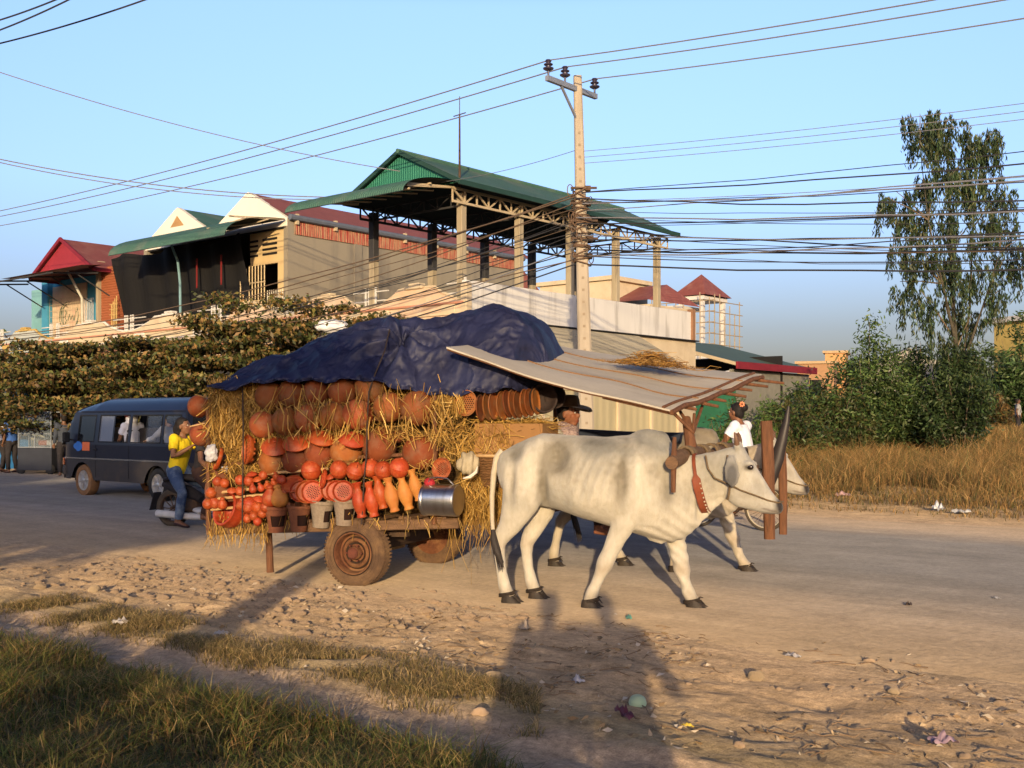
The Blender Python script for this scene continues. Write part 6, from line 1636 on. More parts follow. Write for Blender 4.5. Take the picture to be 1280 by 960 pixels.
q = MB(); q.prism([P(ul+.12, -.5, ev), P(ur_-.12, -.5, ev), P(um, -.5, rg-.04)], (0, .03, 0)); q.build('gable', green_v, pv, smooth=False)
q = MB()
for x in (-3.4, -.1): q.bar(P(x, -.4, 7.1), P(x, -1.9, 6.95), .05)
for x in [-3.4+.55*k for k in range(7)]: q.bar(P(x, -.45, 7.08), P(x, -1.9, 6.9), .03)
q.bar(P(-3.9, -1.2, 7.05), P(.0, -1.2, 7.05), .04); q.bar(P(-3.9, -1.9, 6.82), P(.0, -1.9, 6.82), .04); q.build('awning_frame', truss_m, pv)
def curved_awning(root, u0, u1, v_in, v_out, z_in, z_out, mat_, under):
    q = MB(); m = 10; top = []
    for i in range(m+1):
        t = i/m; a = t*math.pi/2
        top.append((v_in+(v_out-v_in)*math.sin(a), z_out+(z_in-z_out)*math.cos(a)))
    nn = 60
    Pt = [[V((u0+(u1-u0)*k/nn, v, z)) for v, z in top] for k in range(nn+1)]
    q.grid(Pt, 0); q.grid([[p-V((0, 0, .02)) for p in r_] for r_ in Pt], 1, True)
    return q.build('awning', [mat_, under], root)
curved_awning(pv, -4.15, .1, -.5, -2.2, 7.22, 6.72, green_s, green_d)
ma = MB(); ma.tube([P(-.10, -.1, 7.1), P(-.10, -.1, 8.9)], [.03, .02], 8); ma.tube([P(-.10, -.1, 8.9), P(-.10, -.1, 9.35)], .01, 6); ma.bar(P(-.3, -.1, 8.9), P(.1, -.1, 8.92), .02)
for v_ in range(len(ma.v)): pass
o = ma.build('antenna_mast', iron_m, loc=road(U0, V0)); o.rotation_euler = (0, 0, RA); tag(o, 'thin antenna mast rising at the pavilion front corner', 'antenna')
# lean-to beside the corner building
lt = bld('side_shed', 'pale walled lean-to shed with broad grey roof behind the oxen', U0, V0, 'shed')
shedw = pm('pale_green_sheet_wall', (.50, .44, .27), (.42, .36, .22), scale=1.2, rough=.85, wave=('Y', 1.0, .25), c3=(.36, .32, .2), s3=1.5, t3=.6, stretch=(1, 1, .3))
greyr = pm('grey_canvas_roof', (.235, .215, .165), (.20, .185, .145), scale=1, rough=.9, drough=1.0, c3=(.26, .24, .19), s3=.8, t3=.55)
q = MB(); top = [[P(.05, v, 3.97), P(1.75, v, 2.98)] for v in (-.6, 2, 4.5, 7.5)]; q.grid(top); q.grid([[p-V((0, 0, .05)) for p in r_] for r_ in top], flip=True)
q.grid([[top[-1][0], top[-1][1]], [top[-1][0]-V((0, 0, .05)), top[-1][1]-V((0, 0, .05))]]); q.grid([[r_[1] for r_ in top], [r_[1]-V((0, 0, .05)) for r_ in top]]); q.build('roof', greyr, lt)
q = MB(); q.box((1.45, 3.4, 1.45), (.08, 7.9, 2.9)); q.box((.75, -.55, 1.45), (1.4, .08, 2.9)); q.build('wall', shedw, lt)
q = MB()
for v in (-.5, 1.1, 2.7, 4.3, 5.9, 7.3): q.box((1.52, v, 1.45), (.07, .09, 2.88))
q.box((1.52, 3.4, 2.3), (.05, 7.8, .10)); q.build('wall_post', cream_w, lt)
# --- long shophouse with the two white gables
U1, V1 = -28.37, 22.5
sb_ = bld('shophouse', 'long grey walled shophouse with two white gables and dark shaded front', U1, V1)
q = MB(); q.box((-.1, 5.85, 4.0), (.2, 11.7, 8.0)); q.build('side_wall', grey_wall, sb_)
q = MB()
for v in (3.0, 7.0): q.box((.015, v, 4.0), (.05, .35, 7.98))
q.build('pilaster', grey_wall, sb_)
q = MB(); q.box((-4.2, 11.6, 4), (8.2, .2, 7.9)); q.box((-8.3, 5.85, 4), (.2, 11.7, 7.98)); q.build('back_wall', grey_wall, sb_)
rz = 9.1
for k in (0, 1):
    uc = -2.07-4.13*k
    q = MB(); q.prism([P(uc-2.06, -.02, 7.75), P(uc+2.06, -.02, 7.75), P(uc+2.06, -.02, 8.0), P(uc+.12, -.02, rz-.05), P(uc, -.02, rz), P(uc-.12, -.02, rz-.05), P(uc-2.06, -.02, 8.0)], (0, .18, 0))
    q.build('gable', pm('white_gable_paint', (.80, .76, .66), (.72, .68, .58), scale=1, rough=.85), sb_, smooth=False)
    for s in (-1, 1):
        q = MB(); a, b_ = P(uc+s*2.12, .1, 8.02), P(uc, .1, rz-.03); NN = 60
        q.grid([[a+V((0, 12.6*i/NN, 0)), b_+V((0, 12.6*i/NN, 0))] for i in range(NN+1)], flip=s < 0)
        q.build('roof', pm('red_roof_long', (.30, .10, .08), (.23, .075, .06), scale=2, rough=.65, wave=('Y', 4, .5)) if k == 0 else green_s, sb_)
q = MB(); q.prism([P(-6.2-.42, -.03, 8.42), P(-6.2+.42, -.03, 8.42), P(-6.2, -.03, 8.8)], (0, .02, 0)); q.build('gable_vent', pm('vent_rust', (.45, .27, .12), rough=.9), sb_, smooth=False)
q = MB(); NN = 46
q.grid([[P(.047, .25+11.3*i/NN, 7.5), P(.047, .25+11.3*i/NN, 7.95)] for i in range(NN+1)]); q.build('red_sheet_strip', pm('rusty_red_strip', (.36, .06, .045), (.42, .25, .14), scale=3, rough=.8, stretch=(1, 5, .4), contrast=.1, wave=('Y', 4, .5)), sb_)
q = MB(); q.tube([P(.12, 0, 8.02), P(.12, 11.8, 7.98)], .10, 8); q.build('gutter', pm('gutter_grey', (.13, .15, .19), rough=.6), sb_)
for i in range(8):
    q = MB(); q.box((.10, .3+i*1.62, 7.98), (.12, .09, .34)); q.build('gutter_bracket', truss_m, sb_)
q = MB(); a = [P(.02, 11.8, 7.6), P(.02, 15.6, 5.0), P(-4.2, 15.6, 5.0), P(-4.2, 11.8, 8.6)]; q.add(a, [(0, 1, 2, 3)]); a2 = [P(.02, 11.8, 7.6), P(.02, 15.6, 5.0), P(.02, 11.8, 4.5)]; q.add(a2, [(0, 2, 1)]); q.build('rear_roof', red_s, sb_, smooth=False)
# shaded terrace front: floor, inner walls, black shade net
q = MB(); q.box((-4.1, 5.4, 4.0), (8.1, 10.7, .06)); q.build('floor', conc, sb_)
q = MB(); q.box((-4.1, .5, 2.0), (8.2, .2, 3.95)); q.build('lower_wall', cream_w, sb_)
q = MB(); q.box((-1.05, .16, 7.2), (2.05, .16, 1.15)); q.box((-.30, .14, 5.6), (.55, .16, 3.1)); q.box((-1.3, 3.2, 5.7), (2.2, .1, 3.4)); q.build('front_wall', ply, sb_)
q = MB()
for k in range(4):
    q.box((-1.0, .06, 6.95+k*.16), (.75, .02, .07)); q.box((-1.85, .06, 6.95+k*.16), (.45, .02, .07))
q.build('louvre', dark_in, sb_)
q = MB()
for k in range(9): q.tube([P(-2.15+k*.16, -.25, 4.1), P(-2.15+k*.16, -.25, 6.1+.45*math.sin(min(1, k/3)*1.57))], .02, 5)
for z in (4.6, 5.4, 6.0): q.tube([P(-2.15, -.25, z), P(-.85, -.25, z)], .02, 5)
q.build('window_grille', pm('cream_grille', (.66, .52, .30), rough=.7), sb_)
q = MB()
for k in range(8): q.tube([P(-.75+k*.11, -.22, 4.1), P(-.75+k*.11, -.22, 5.7)], .016, 5)
for z in (4.5, 5.0, 5.5): q.tube([P(-.75, -.22, z), P(.02, -.22, z)], .016, 5)
q.build('window_grille', pm('white_grille', (.70, .64, .5), rough=.7), sb_)
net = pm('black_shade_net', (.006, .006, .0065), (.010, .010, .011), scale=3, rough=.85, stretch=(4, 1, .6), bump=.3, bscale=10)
q = MB(); Pn = []
for i in range(41):
    u = -9.9+8.1*i/40; row_ = []
    for k in range(13):
        t = k/12; z = 7.55-3.25*t+.25*math.sin(i*.35)*(1-t)*.4; row_.append(P(u+.35*t, -.45+.5*math.sin(t*2.2)+.10*math.sin(i*.9+t*2)-.9*t*(1-t), z))
    Pn.append(row_)
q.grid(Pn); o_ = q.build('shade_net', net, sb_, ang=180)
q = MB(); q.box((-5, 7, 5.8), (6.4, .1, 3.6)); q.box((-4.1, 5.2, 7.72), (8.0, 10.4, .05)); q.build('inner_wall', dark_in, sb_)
for x in (-4.1, -2.7):
    q = MB(); q.box((x, -.62, 6.5), (.05, .03, 1.0)); q.build('red_streamer', pm('red_cloth_strip', (.22, .02, .02), rough=.8), sb_)
q = MB(); q.tube([P(-4.55, -.95, 4.1), P(-4.55, -.98, 6.2), P(-4.5, -1.1, 6.9), P(-4.25, -1.5, 7.35)], .045, 8); q.build('awning_post', pm('blue_pipe', (.20, .36, .40), rough=.6), sb_)
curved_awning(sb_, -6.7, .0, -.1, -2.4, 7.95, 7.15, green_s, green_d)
q = MB()
q.bar(P(-.05, -.1, 7.95), P(-.05, -2.2, 7.75), .05); q.bar(P(-1.2, -.1, 7.95), P(-1.2, -2.2, 7.5), .04); q.bar(P(-2.6, -2.2, 7.3), P(.3, -1.8, 7.72), .05); q.bar(P(-2.4, -1.0, 7.6), P(.3, -1.0, 7.78), .04); q.build('awning_frame', truss_m, sb_)
# parapets along the street front of the terraces
for k, (u0, u1) in enumerate(((-28.4+.0, -24.95), (-24.95, -21.55))):
    pb = bld('terrace_parapet', ['peach scrolled parapet with railing next to the grey side wall', 'peach scrolled parapet between the grey wall and the pavilion corner'][k], 0, V0, 'parapet', 'scrolled terrace parapets')
    front_parapet(u0, u1, pb, pink_w, cream_w)
    q = MB(); q.box(((u0+u1)/2, .4, 1.8), (u1-u0-.01, .5, 3.55)); q.build('shop_wall', cream_w, pb)
for k in range(2):
    u1 = -28.42-k*4.9; pb = bld('terrace_parapet', ['cream scrolled parapet in front of the shaded terrace, right half', 'cream scrolled parapet in front of the shaded terrace, left half'][k], 0, V0, 'parapet', 'scrolled terrace parapets')
    front_parapet(u1-4.87, u1, pb, cream_w, pm('white_coping', (.72, .68, .6), rough=.85), k)
    q = MB(); q.box((u1-2.05, .4, 1.8), (4.1, .5, 3.55)); q.build('shop_wall', pm('shop_wall_%d' % k, (.35, .32, .22), (.27, .25, .17), scale=1, rough=.9, wave=('X', 2.2, .3)), pb)
    q = MB(); q.grid([[P(u1-3.9+3.7*i/50, -.1, 3.55), P(u1-3.9+3.7*i/50, -1.3, 3.0)] for i in range(51)]); q.build('street_awning', green_s, pb)
# --- red gabled blue house at far left
U2 = U1-9.95
rh = bld('blue_house', 'blue fronted house with dark red gable and faded advertising banner', U2, V1)
blue_w = pm('bright_blue_plaster', (.07, .32, .50), (.05, .25, .40), scale=1.5, rough=.85)
teal_w = pm('teal_plaster', (.20, .42, .44), (.15, .34, .36), scale=1, rough=.85)
q = MB(); q.box((-.75, .1, 5.6), (1.3, .25, 3.6)); q.build('brick_pillar', brick, rh)
q = MB(); q.box((-1.5, .0, 5.7), (.16, .3, 3.9)); q.build('corner_pillar', conc, rh)
q = MB(); q.box((-3.3, .6, 5.6), (4.2, .15, 3.4)); q.box((-5.15, .45, 5.5), (.5, .3, 3.9)); q.build('front_wall', blue_w, rh)
q = MB(); q.box((-7.2, 1.6, 5.3), (3.0, .2, 4.0)); q.build('neighbour_wall', teal_w, rh)
ban = pm('faded_banner', (.66, .53, .38), (.56, .42, .28), scale=2, rough=.8, c3=(.60, .34, .26), s3=1.2, t3=.66)
q = MB(); q.box((-3.45, .5, 5.55), (2.75, .03, 3.0)); bo = q.build('banner', ban, rh)
inkm = pm('faded_ink', (.16, .22, .17), rough=.8); inkr = pm('faded_red_ink', (.52, .24, .16), rough=.8)
q = MB()
for rr, t0, t1 in ((.72, 1.2, 3.9), (.72, -1.9, .6), (.60, 1.4, 3.6)): q.tube([P(-3.45+rr*1.05*math.cos(t), .478, 5.75+rr*.85*math.sin(t)) for t in [t0+(t1-t0)*i/20 for i in range(21)]], [(.02+.035*math.sin(math.pi*i/20), .004) for i in range(21)], 6)
q.build('banner_swirl', inkm, bo)
# the word on the banner is too faded to read beyond its first letter: B and three illegible strokes
q = MB(); x0 = -3.95
q.box((x0, .478, 5.75), (.07, .006, .62))
for zc in (5.90, 5.60): q.tube([P(x0, .478, zc+.15), P(x0+.22, .478, zc+.13), P(x0+.30, .478, zc), P(x0+.22, .478, zc-.14), P(x0, .478, zc-.15)], [(.035, .004)]*5, 6)
q.build('letter', inkm, bo)
q = MB(); q.tube([P(-3.55, .478, 5.55), P(-3.4, .478, 5.85), P(-3.3, .478, 5.6), P(-3.15, .478, 5.8), P(-3.05, .478, 5.55), P(-2.85, .478, 5.95)], [(.03, .004)]*6, 6); q.build('lettering', inkm, bo)
q = MB(); q.box((-3.45, .478, 4.78), (1.7, .006, .26)); q.box((-4.5, .478, 5.0), (.14, .006, .4)); q.build('banner_strip', inkr, bo)
q = MB()
for k in range(13): q.tube([P(-4.75+k*.21, .32, 4.05), P(-4.75+k*.21, .32, 6.5)], .008, 4)
for k in range(11): q.tube([P(-4.75, .32, 4.1+k*.24), P(-1.9, .32, 4.1+k*.24)], .008, 4)
q.build('wire_mesh', truss_m, rh)
q = MB()
for k in range(6): q.tube([P(-2.0+k*.15, .3, 4.05), P(-2.0+k*.15, .3, 6.35)], .022, 5)
q.build('window_grille', pm('white_bar', (.6, .62, .62), rough=.6), rh)
q = MB()
for k in range(4): q.tube([P(-.35+k*.12, -.2, 4.1), P(-.35+k*.12, -.2, 5.9+.1*k)], .02, 5)
for k in range(9): q.tube([P(-.5, -.2, 4.3+k*.2), P(.05, -.2, 4.3+k*.2)], .014, 5)
q.build('side_grille', pm('ochre_grille', (.6, .42, .16), rough=.7), rh)
q = MB(); uc = -3.2
q.prism([P(uc-2.2, -.6, 7.35), P(uc+2.2, -.6, 7.35), P(uc, -.6, 8.55)], (0, .04, 0)); q.build('gable', red_v, rh, smooth=False)
for s in (-1, 1):
    q = MB(); a, b_ = P(uc+s*2.5, -.75, 7.22), P(uc, -.75, 8.62); NN = 40
    q.grid([[a+V((0, 9*i/NN, 0)), b_+V((0, 9*i/NN, 0))] for i in range(NN+1)], flip=s < 0); q.build('roof', red_s, rh)
    q = MB(); q.bar(a, b_, .06, .14); q.bar(a, a+V((0, 9, 0)), .05, .14); q.build('barge_board', pm('dark_red_trim', (.22, .02, .035), rough=.6), rh)
q = MB(); NN = 60; q.grid([[P(-6.6+6.4*i/NN, -.55, 7.35+.0*i), P(-6.6+6.4*i/NN, -1.5, 7.25), P(-6.6+6.4*i/NN, -2.6, 6.95)] for i in range(NN+1)]); q.build('awning', red_s, rh)
q = MB()
for x in (-6.3, -4.6, -2.6, -.8): q.bar(P(x, -.5, 7.1), P(x, -2.5, 6.9), .06); q.bar(P(x, .1, 6.2), P(x, -1.4, 7.0), .04)
q.bar(P(-6.5, -2.5, 6.88), P(-.4, -2.5, 6.88), .05); q.build('awning_frame', truss_d, rh)
q = MB(); q.tube([P(-1.0, -.6, 4.0), P(-1.02, -.65, 6.2), P(-1.1, -1.2, 7.2)], .05, 8); q.build('awning_post', pm('pale_pipe', (.55, .55, .45), rough=.5), rh)
q = MB(); q.box((-3.6, .4, 2.0), (7.0, .3, 3.95)); q.build('ground_floor', pm('shutter_pale', (.38, .36, .24), (.30, .28, .18), scale=1, rough=.8, wave=('X', 2.4, .5)), rh)
q = MB(); q.box((-3.4, 4, 4.0), (7, 8, .06)); q.box((-3.3, 4.5, 5.7), (5.6, .1, 3.4)); q.build('floor', conc, rh)
for ch_ in rh.children:
    if ch_.name.split('.')[0] in ('banner', 'wire_mesh', 'window_grille', 'front_wall', 'neighbour_wall'): ch_.location = (-1.35, 0, 0)
    if ch_.name.startswith('awning_post'): ch_.location = (-.7, 0, 0)
for k in range(2):
    pb = bld('terrace_parapet', ['pale blue scrolled parapet with ochre edging below the banner', 'pale blue scrolled parapet at the left picture edge'][k], 0, V0, 'parapet', 'scrolled terrace parapets'); u1 = U2-.05-k*4.13
    front_parapet(u1-4.1, u1, pb, pm('pale_blue_parapet%d' % k, (.46, .50, .46), (.38, .42, .4), scale=2, rough=.9), pm('ochre_edging%d' % k, (.55, .38, .12), rough=.85), k)
    q = MB(); q.box((u1-2.05, .4, 1.8), (4.1, .5, 3.55)); q.build('shop_wall', pm('lower_shop%d' % k, (.42, .40, .26), (.34, .32, .2), scale=1, rough=.9, wave=('X', 2.2, .4)), pb)
gp = ray(12, 0, 34); q = MB(); q.box((0, 0, 1.25), (.9, .9, 2.5), ch=.02); q.box((0, 0, 2.56), (1.1, 1.1, .12), ch=.02)
o = q.build('gate_post', pm('blue_post_paint', (.04, .22, .55), (.03, .17, .45), rough=.7), loc=(gp.x, gp.y, 0)); o.rotation_euler = (0, 0, RA); tag(o, 'bright blue square gate post at far left under the trees', 'post')
# glass display cabinet on a street stall
sp_ = ray(50, 0, 30.6); st_ = thing('food_stall', 'glass fronted display cabinet stall standing left of the van', 'stall', (sp_.x, sp_.y, 0), RA+.5)
q = MB(); q.box((0, 0, .42), (1.05, .5, .62), ch=.01); q.build('base', pm('stall_dark', (.03, .035, .05), rough=.7), st_)
q = MB()
for x in (-.5, 0, .5):
    for y in (-.23, .23): q.bar((x, y, .73), (x, y, 1.72), .03)
for z in (.75, 1.12, 1.42, 1.72):
    for y in (-.23, .23): q.bar((-.5, y, z), (.5, y, z), .025)
q.build('frame', pm('grey_aluminium', (.30, .33, .36), rough=.5, metal=.4), st_)
q = MB(); q.box((0, 0, 1.13), (1.0, .42, .012)); q.box((0, 0, 1.43), (1.0, .42, .012)); q.build('shelf', grey_c, st_)
q = MB(); q.box((0, -.245, 1.24), (1.0, .006, .95)); q.build('pane', pane('stall_glass', (.2, .25, .3), .25), st_)
for i, (x, z, c) in enumerate(((-.25, 1.48, (.25, .35, .6)), (.2, 1.48, (.1, .1, .14)), (-.2, 1.18, (.3, .14, .08)), (.25, 1.18, (.12, .1, .1)), (.15, .80, (.4, .12, .05)), (.4, .80, (.5, .5, .48)))):
    q = MB(); q.box((0, 0, .07), (.28, .22, .14), ch=.02); o = q.build('goods_box', pm('goods_%d' % i, c, rough=.7)); o.matrix_world = Matrix.Translation(st_.location) @ Matrix.Rotation(RA+.5, 4, 'Z') @ Matrix.Translation((x, 0, z)); tag(o, ['blue carton on the top shelf of the stall', 'dark carton on the top shelf of the stall', 'brown carton on the middle shelf of the stall', 'black carton on the middle shelf of the stall', 'orange brown carton on the stall counter', 'pale carton at the right end of the stall counter'][i], 'carton')
for x in (-.45, .45):
    q = MB(); q.lathe([(.001, -.03), (.12, -.03), (.15, 0), (.12, .03), (.001, .03)], 20, Matrix.Translation((x, -.2, .15)) @ Matrix.Rotation(math.pi/2, 4, 'X')); q.build('wheel', blackr, st_)
# --- buildings further off
gs = bld('green_shed', 'green roofed shed with dark red eaves beyond the white building', -19.66, 35.7, 'shed')
q = MB(); q.grid([[P(-4.2, 6.5*i/20, 4.75), P(.25, 6.5*i/20, 3.55)] for i in range(21)]); q.build('roof', pm('green_shed_roof', (.10, .15, .10), (.08, .12, .08), scale=1, rough=.7), gs)
q = MB(); q.box((.27, 3.2, 3.48), (.08, 6.6, .26)); q.build('eaves_board', pm('red_fascia', (.24, .02, .03), rough=.6), gs)
q = MB(); q.box((-.1, 3.3, 1.7), (.1, 6.4, 3.3)); q.build('side_wall', pm('shed_grey', (.25, .24, .2), rough=.9), gs)
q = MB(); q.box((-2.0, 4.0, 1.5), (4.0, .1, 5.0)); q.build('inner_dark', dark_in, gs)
q = MB(); q.grid([[P(-4.2+4.1*i/14, .02, 3.3-.16*math.sin(i/14*math.pi)-.0*i), P(-4.2+4.1*i/14, .02, 2.75)] for i in range(15)]); q.build('white_valance', white_c, gs)
q = MB(); q.box((-2.0, .1, 1.35), (4.2, .06, 2.7)); q.build('front_wall', pm('green_wall', (.03, .16, .09), rough=.7), gs)
q = MB(); q.bar(P(-4.2, -.02, 4.72), P(.25, -.02, 3.52), .06, .12); q.build('barge_board', truss_m, gs)
ctb = thing('unfinished_building', 'unfinished white concrete block with red pyramid roof behind the parapet', 'building', ray(845, 525, 90)-V((0, 0, CZ)), RA)
wc = pm('white_concrete', (.66, .64, .60), (.55, .53, .5), scale=1, rough=.9)
q = MB(); q.box((0, 2, 3.6), (7, 6, 7.2)); q.build('wall', wc, ctb)
q = MB()
for x in (-3.2, -.3, 1.0, 2.9):
    for y in (-.8, 2.5): q.box((x, y, 8.9), (.32, .32, 4.6 if x > .5 else 3.6))
for z in (10.6,): q.box((-1.3, .8, z), (4.4, 3.6, .25))
q.box((1.9, .8, 11.2), (2.6, 3.8, .3)); q.box((-.5, .8, 7.4), (7, 4, .25)); q.build('frame', wc, ctb)
q = MB(); b4 = [P(.3, -1.3, 11.4), P(3.5, -1.3, 11.4), P(3.5, 2.9, 11.4), P(.3, 2.9, 11.4), P(1.9, .8, 13.3)]; q.add(b4, [(0, 1, 4), (1, 2, 4), (2, 3, 4), (3, 0, 4)]); q.build('roof', red_s, ctb, smooth=False)
sc2 = thing('scaffolding', 'thin pole scaffolding round the unfinished white block', 'scaffolding', ctb.location, RA)
q = MB(); rs = random.Random(5)
for i in range(7):
    q.tube([P(-1+i*.75, -2.1, 0), P(-1+i*.75+rs.uniform(-.1, .1), -2.1, 11.2+rs.uniform(-1, .4))], .045, 5); q.tube([P(4.3, -2.1+i*.8, 0), P(4.3, -2.1+i*.8, 11+rs.uniform(-1.5, .5))], .045, 5)
for k in range(9): q.tube([P(-1.3, -2.1, 4+k*.85), P(4.8, -2.1, 4+k*.85)], .04, 5); q.tube([P(4.3, -2.4, 4+k*.85), P(4.3, 3.2, 4+k*.85)], .04, 5)
q.build('poles', pm('bamboo_grey', (.38, .30, .2), rough=.8), sc2)
bb = thing('beige_house', 'beige flat roofed house and red tiled roof behind the pavilion columns', 'building', ray(742, 525, 70)-V((0, 0, CZ)), RA)
q = MB(); q.box((0, 0, 5.0), (5.5, 4, 10.0)); q.box((0, 0, 10.1), (6.0, 4.4, .25)); q.build('wall', cream_w, bb)
q = MB(); a = [P(2.8, -2.0, 8.6), P(5.4, -2.0, 8.6), P(4.8, 1, 9.8), P(2.8, 1, 9.8), P(5.4, 4, 8.6)]; q.add(a, [(0, 1, 2, 3), (1, 4, 2)]); q.build('roof', red_s, bb, smooth=False)
q = MB(); q.box((4.0, 1, 4.2), (2.4, 5, 8.4)); q.build('wing_wall', cream_w, bb)
for i, (x, y, d, w_, h, c, lab) in enumerate(((1022, 452, 70, 2.2, 5.0, (.40, .23, .12), 'small orange house far off left of the bushes'), (1046, 446, 74, 1.3, 5.9, (.60, .32, .14), 'narrow orange stair tower beside the far orange house'))):
    p = ray(x, 525, d); hb2 = thing('far_house', lab, 'house', (p.x, p.y, 0), RA+.35)
    q = MB(); q.box((0, 0, h/2), (w_, 3, h)); q.build('wall', pm('orange_wall%d' % i, c, rough=.9), hb2); q = MB(); q.box((0, 0, h+.08), (w_+.3, 3.3, .16)); q.build('roof', pm('roof_edge%d' % i, (.5, .35, .2), rough=.8), hb2)
    q = MB(); q.box((0, -1.503, h*.72), (.7, .03, .8)); q.build('window', dark_in, hb2)
p = ray(1296, 525, 64); yb = thing('yellow_house', 'yellow house with flat white roof edge at far right behind the trees', 'house', (p.x, p.y, 0), .3)
q = MB(); q.box((0, 0, 3.6), (3.4, 3, 7.2)); q.build('wall', pm('yellow_wall', (.62, .46, .14), rough=.9), yb); q = MB(); q.box((0, 0, 7.3), (4.0, 3.6, .3)); q.build('roof_edge', wc, yb)
q = MB(); q.box((.2, -1.51, 5.6), (.9, .03, 1.0)); q.build('window', dark_in, yb)
p = ray(1128, 525, 80); q = MB(); q.prism([P(-3, -2, 0), P(3, -2, 0), P(3, -2, 5.2), P(0, -2, 6.6), P(-3, -2, 5.2)], (0, 6, 0)); o = q.build('far_barn', pm('far_grey', (.33, .31, .27), rough=.9), loc=(p.x, p.y, 0), smooth=False); o.rotation_euler = (0, 0, RA+.6); tag(o, 'grey gabled roof just showing between the bushes', 'building')
# ================================================================ POLE AND WIRES
PU, PV = None, None
pb_ = ray(735, 0, 22.0); PX, PY = pb_.x, pb_.y
pu, pv_ = to_road(PX, PY)
tp_ = ray(722, 100, 22.0)
lean = V((tp_.x-PX, 0, 0))
pole = thing('utility_pole', 'tall leaning concrete utility pole standing behind the cart', 'pole', (PX, PY, 0))
q = MB(); N_ = 14
def polec(z): return V((lean.x*z/tp_.z, 0, z))
for i in range(1): q.rings([[polec(z)+V((hw*a, hw*b_, 0)) for a, b_ in ((-1, -.72), (-.72, -1), (.72, -1), (1, -.72), (1, .72), (.72, 1), (-.72, 1), (-1, .72))] for z, hw in [(0+8.35*k/N_, .165-.085*k/N_) for k in range(N_+1)]])
q.build('shaft', pm('pole_concrete', (.42, .36, .28), (.34, .29, .22), scale=3, rough=.9, bump=.2, stretch=(1, 1, .25), c3=(.26, .22, .165), s3=2.5, t3=.62), pole, ang=20)
q = MB()
for k in range(26): q.box(polec(1.2+k*.24)+V((0, -.165+.085*(1.2+k*.24)/8.35, 0)), (.05, .012, .05))
q.build('step_hole', pm('step_shadow', (.30, .24, .17), rough=.9), pole)
av = V((US, UC, 0)); ah = polec(8.08)
q = MB(); q.bar(ah-av*1.0, ah+av*.62, .08, .10); q.build('crossarm', pm('galvanised', (.36, .38, .42), (.28, .3, .33), rough=.5, metal=.5), pole)
q = MB(); q.bar(ah-av*.55-V((0, 0, .04)), polec(7.4), .04); q.build('crossarm_brace', pm('galvanised_strut', (.36, .38, .42), rough=.5, metal=.5), pole)
ins = [ah+av*t for t in (-.95, -.42, .57)]
ins_m = pm('brown_porcelain', (.05, .04, .075), (.035, .03, .05), rough=.25, spec=.6)
for p in ins:
    q = MB(); q.lathe([(.02, 0), (.02, .1), (.05, .1), (.10, .13), (.105, .15), (.05, .17), (.05, .19), (.085, .21), (.09, .225), (.045, .25), (.05, .27), (.065, .285), (.05, .31), (.001, .315)], 18, Matrix.Translation(p+V((0, 0, .05)))); q.build('insulator', ins_m, pole)
q = MB(); rs = random.Random(3)
for k in range(22):
    z = rs.uniform(4.6, 6.15); r = .15+.03*rs.random(); t0 = rs.uniform(-.1, .1)
    q.tube([polec(z)+V((r*math.cos(t), r*math.sin(t), t0*math.cos(t))) for t in [2*math.pi*i/12 for i in range(13)]], .013, 5)
for k in range(26):
    z = rs.uniform(4.7, 6.1); a = rs.uniform(0, 6.28); p = polec(z)+V((.2*math.cos(a), .2*math.sin(a), 0)); r = rs.uniform(.05, .13)
    q.tube([p+V((r*.5*math.cos(t), r*.4*math.sin(t*1.3), r*math.sin(t))) for t in [2*math.pi*i/10 for i in range(11)]], .010, 5)
q.build('cable_coils', pm('rusty_clamps', (.20, .12, .07), (.10, .07, .05), scale=8, rough=.9), pole)
q = MB()
for z in (4.75, 5.1, 5.45, 5.8, 6.1): q.box(polec(z)+V((.14, -.05, 0)), (.12, .16, .09)); q.bar(polec(z)+V((-.2, -.12, 0)), polec(z)+V((.32, -.12, 0)), .04)
q.build('bracket', iron_m, pole)
wire_m = pm('cable_black', (.03, .03, .033), (.045, .045, .05), rough=.6)
wire_g = pm('cable_grey', (.22, .22, .24), (.16, .16, .18), rough=.5)
wire_b = pm('cable_bronze', (.16, .11, .07), (.10, .07, .05), rough=.6)
def wire(p0, p1, sag, r, label, m=wire_m, group=None, n=28, wob=0, name='power_cable'):
    p0, p1 = V(p0), V(p1); rs_ = random.Random(str(p0)); ph = rs_.uniform(0, 6)
    q = MB(); q.tube([p0.lerp(p1, i/n)+V((0, 0, -4*sag*(i/n)*(1-i/n)+wob*math.sin(ph+i*1.9)*(0 if i in (0, n) else 1))) for i in range(n+1)], r, 5)
    return tag(q.build(name, m), label, 'cable', group)
W0 = V((PX, PY, 0)); along = V((UC, -US, 0))
for i, p in enumerate(ins):
    b0 = W0+p+V((0, 0, .35))
    nm = ['far left', 'middle', 'right hand'][i]
    wire(b0, b0-along*48+V((0, 0, 1.3)), .75, .014, 'grey line running left from the %s insulator of the pole' % nm, wire_g, 'high tension lines')
    wire(b0, b0+along*40+V((0, 0, -.2)), 1.0, .013, 'grey line running right from the %s insulator of the pole' % nm, wire_g, 'high tension lines')
rs = random.Random(8)
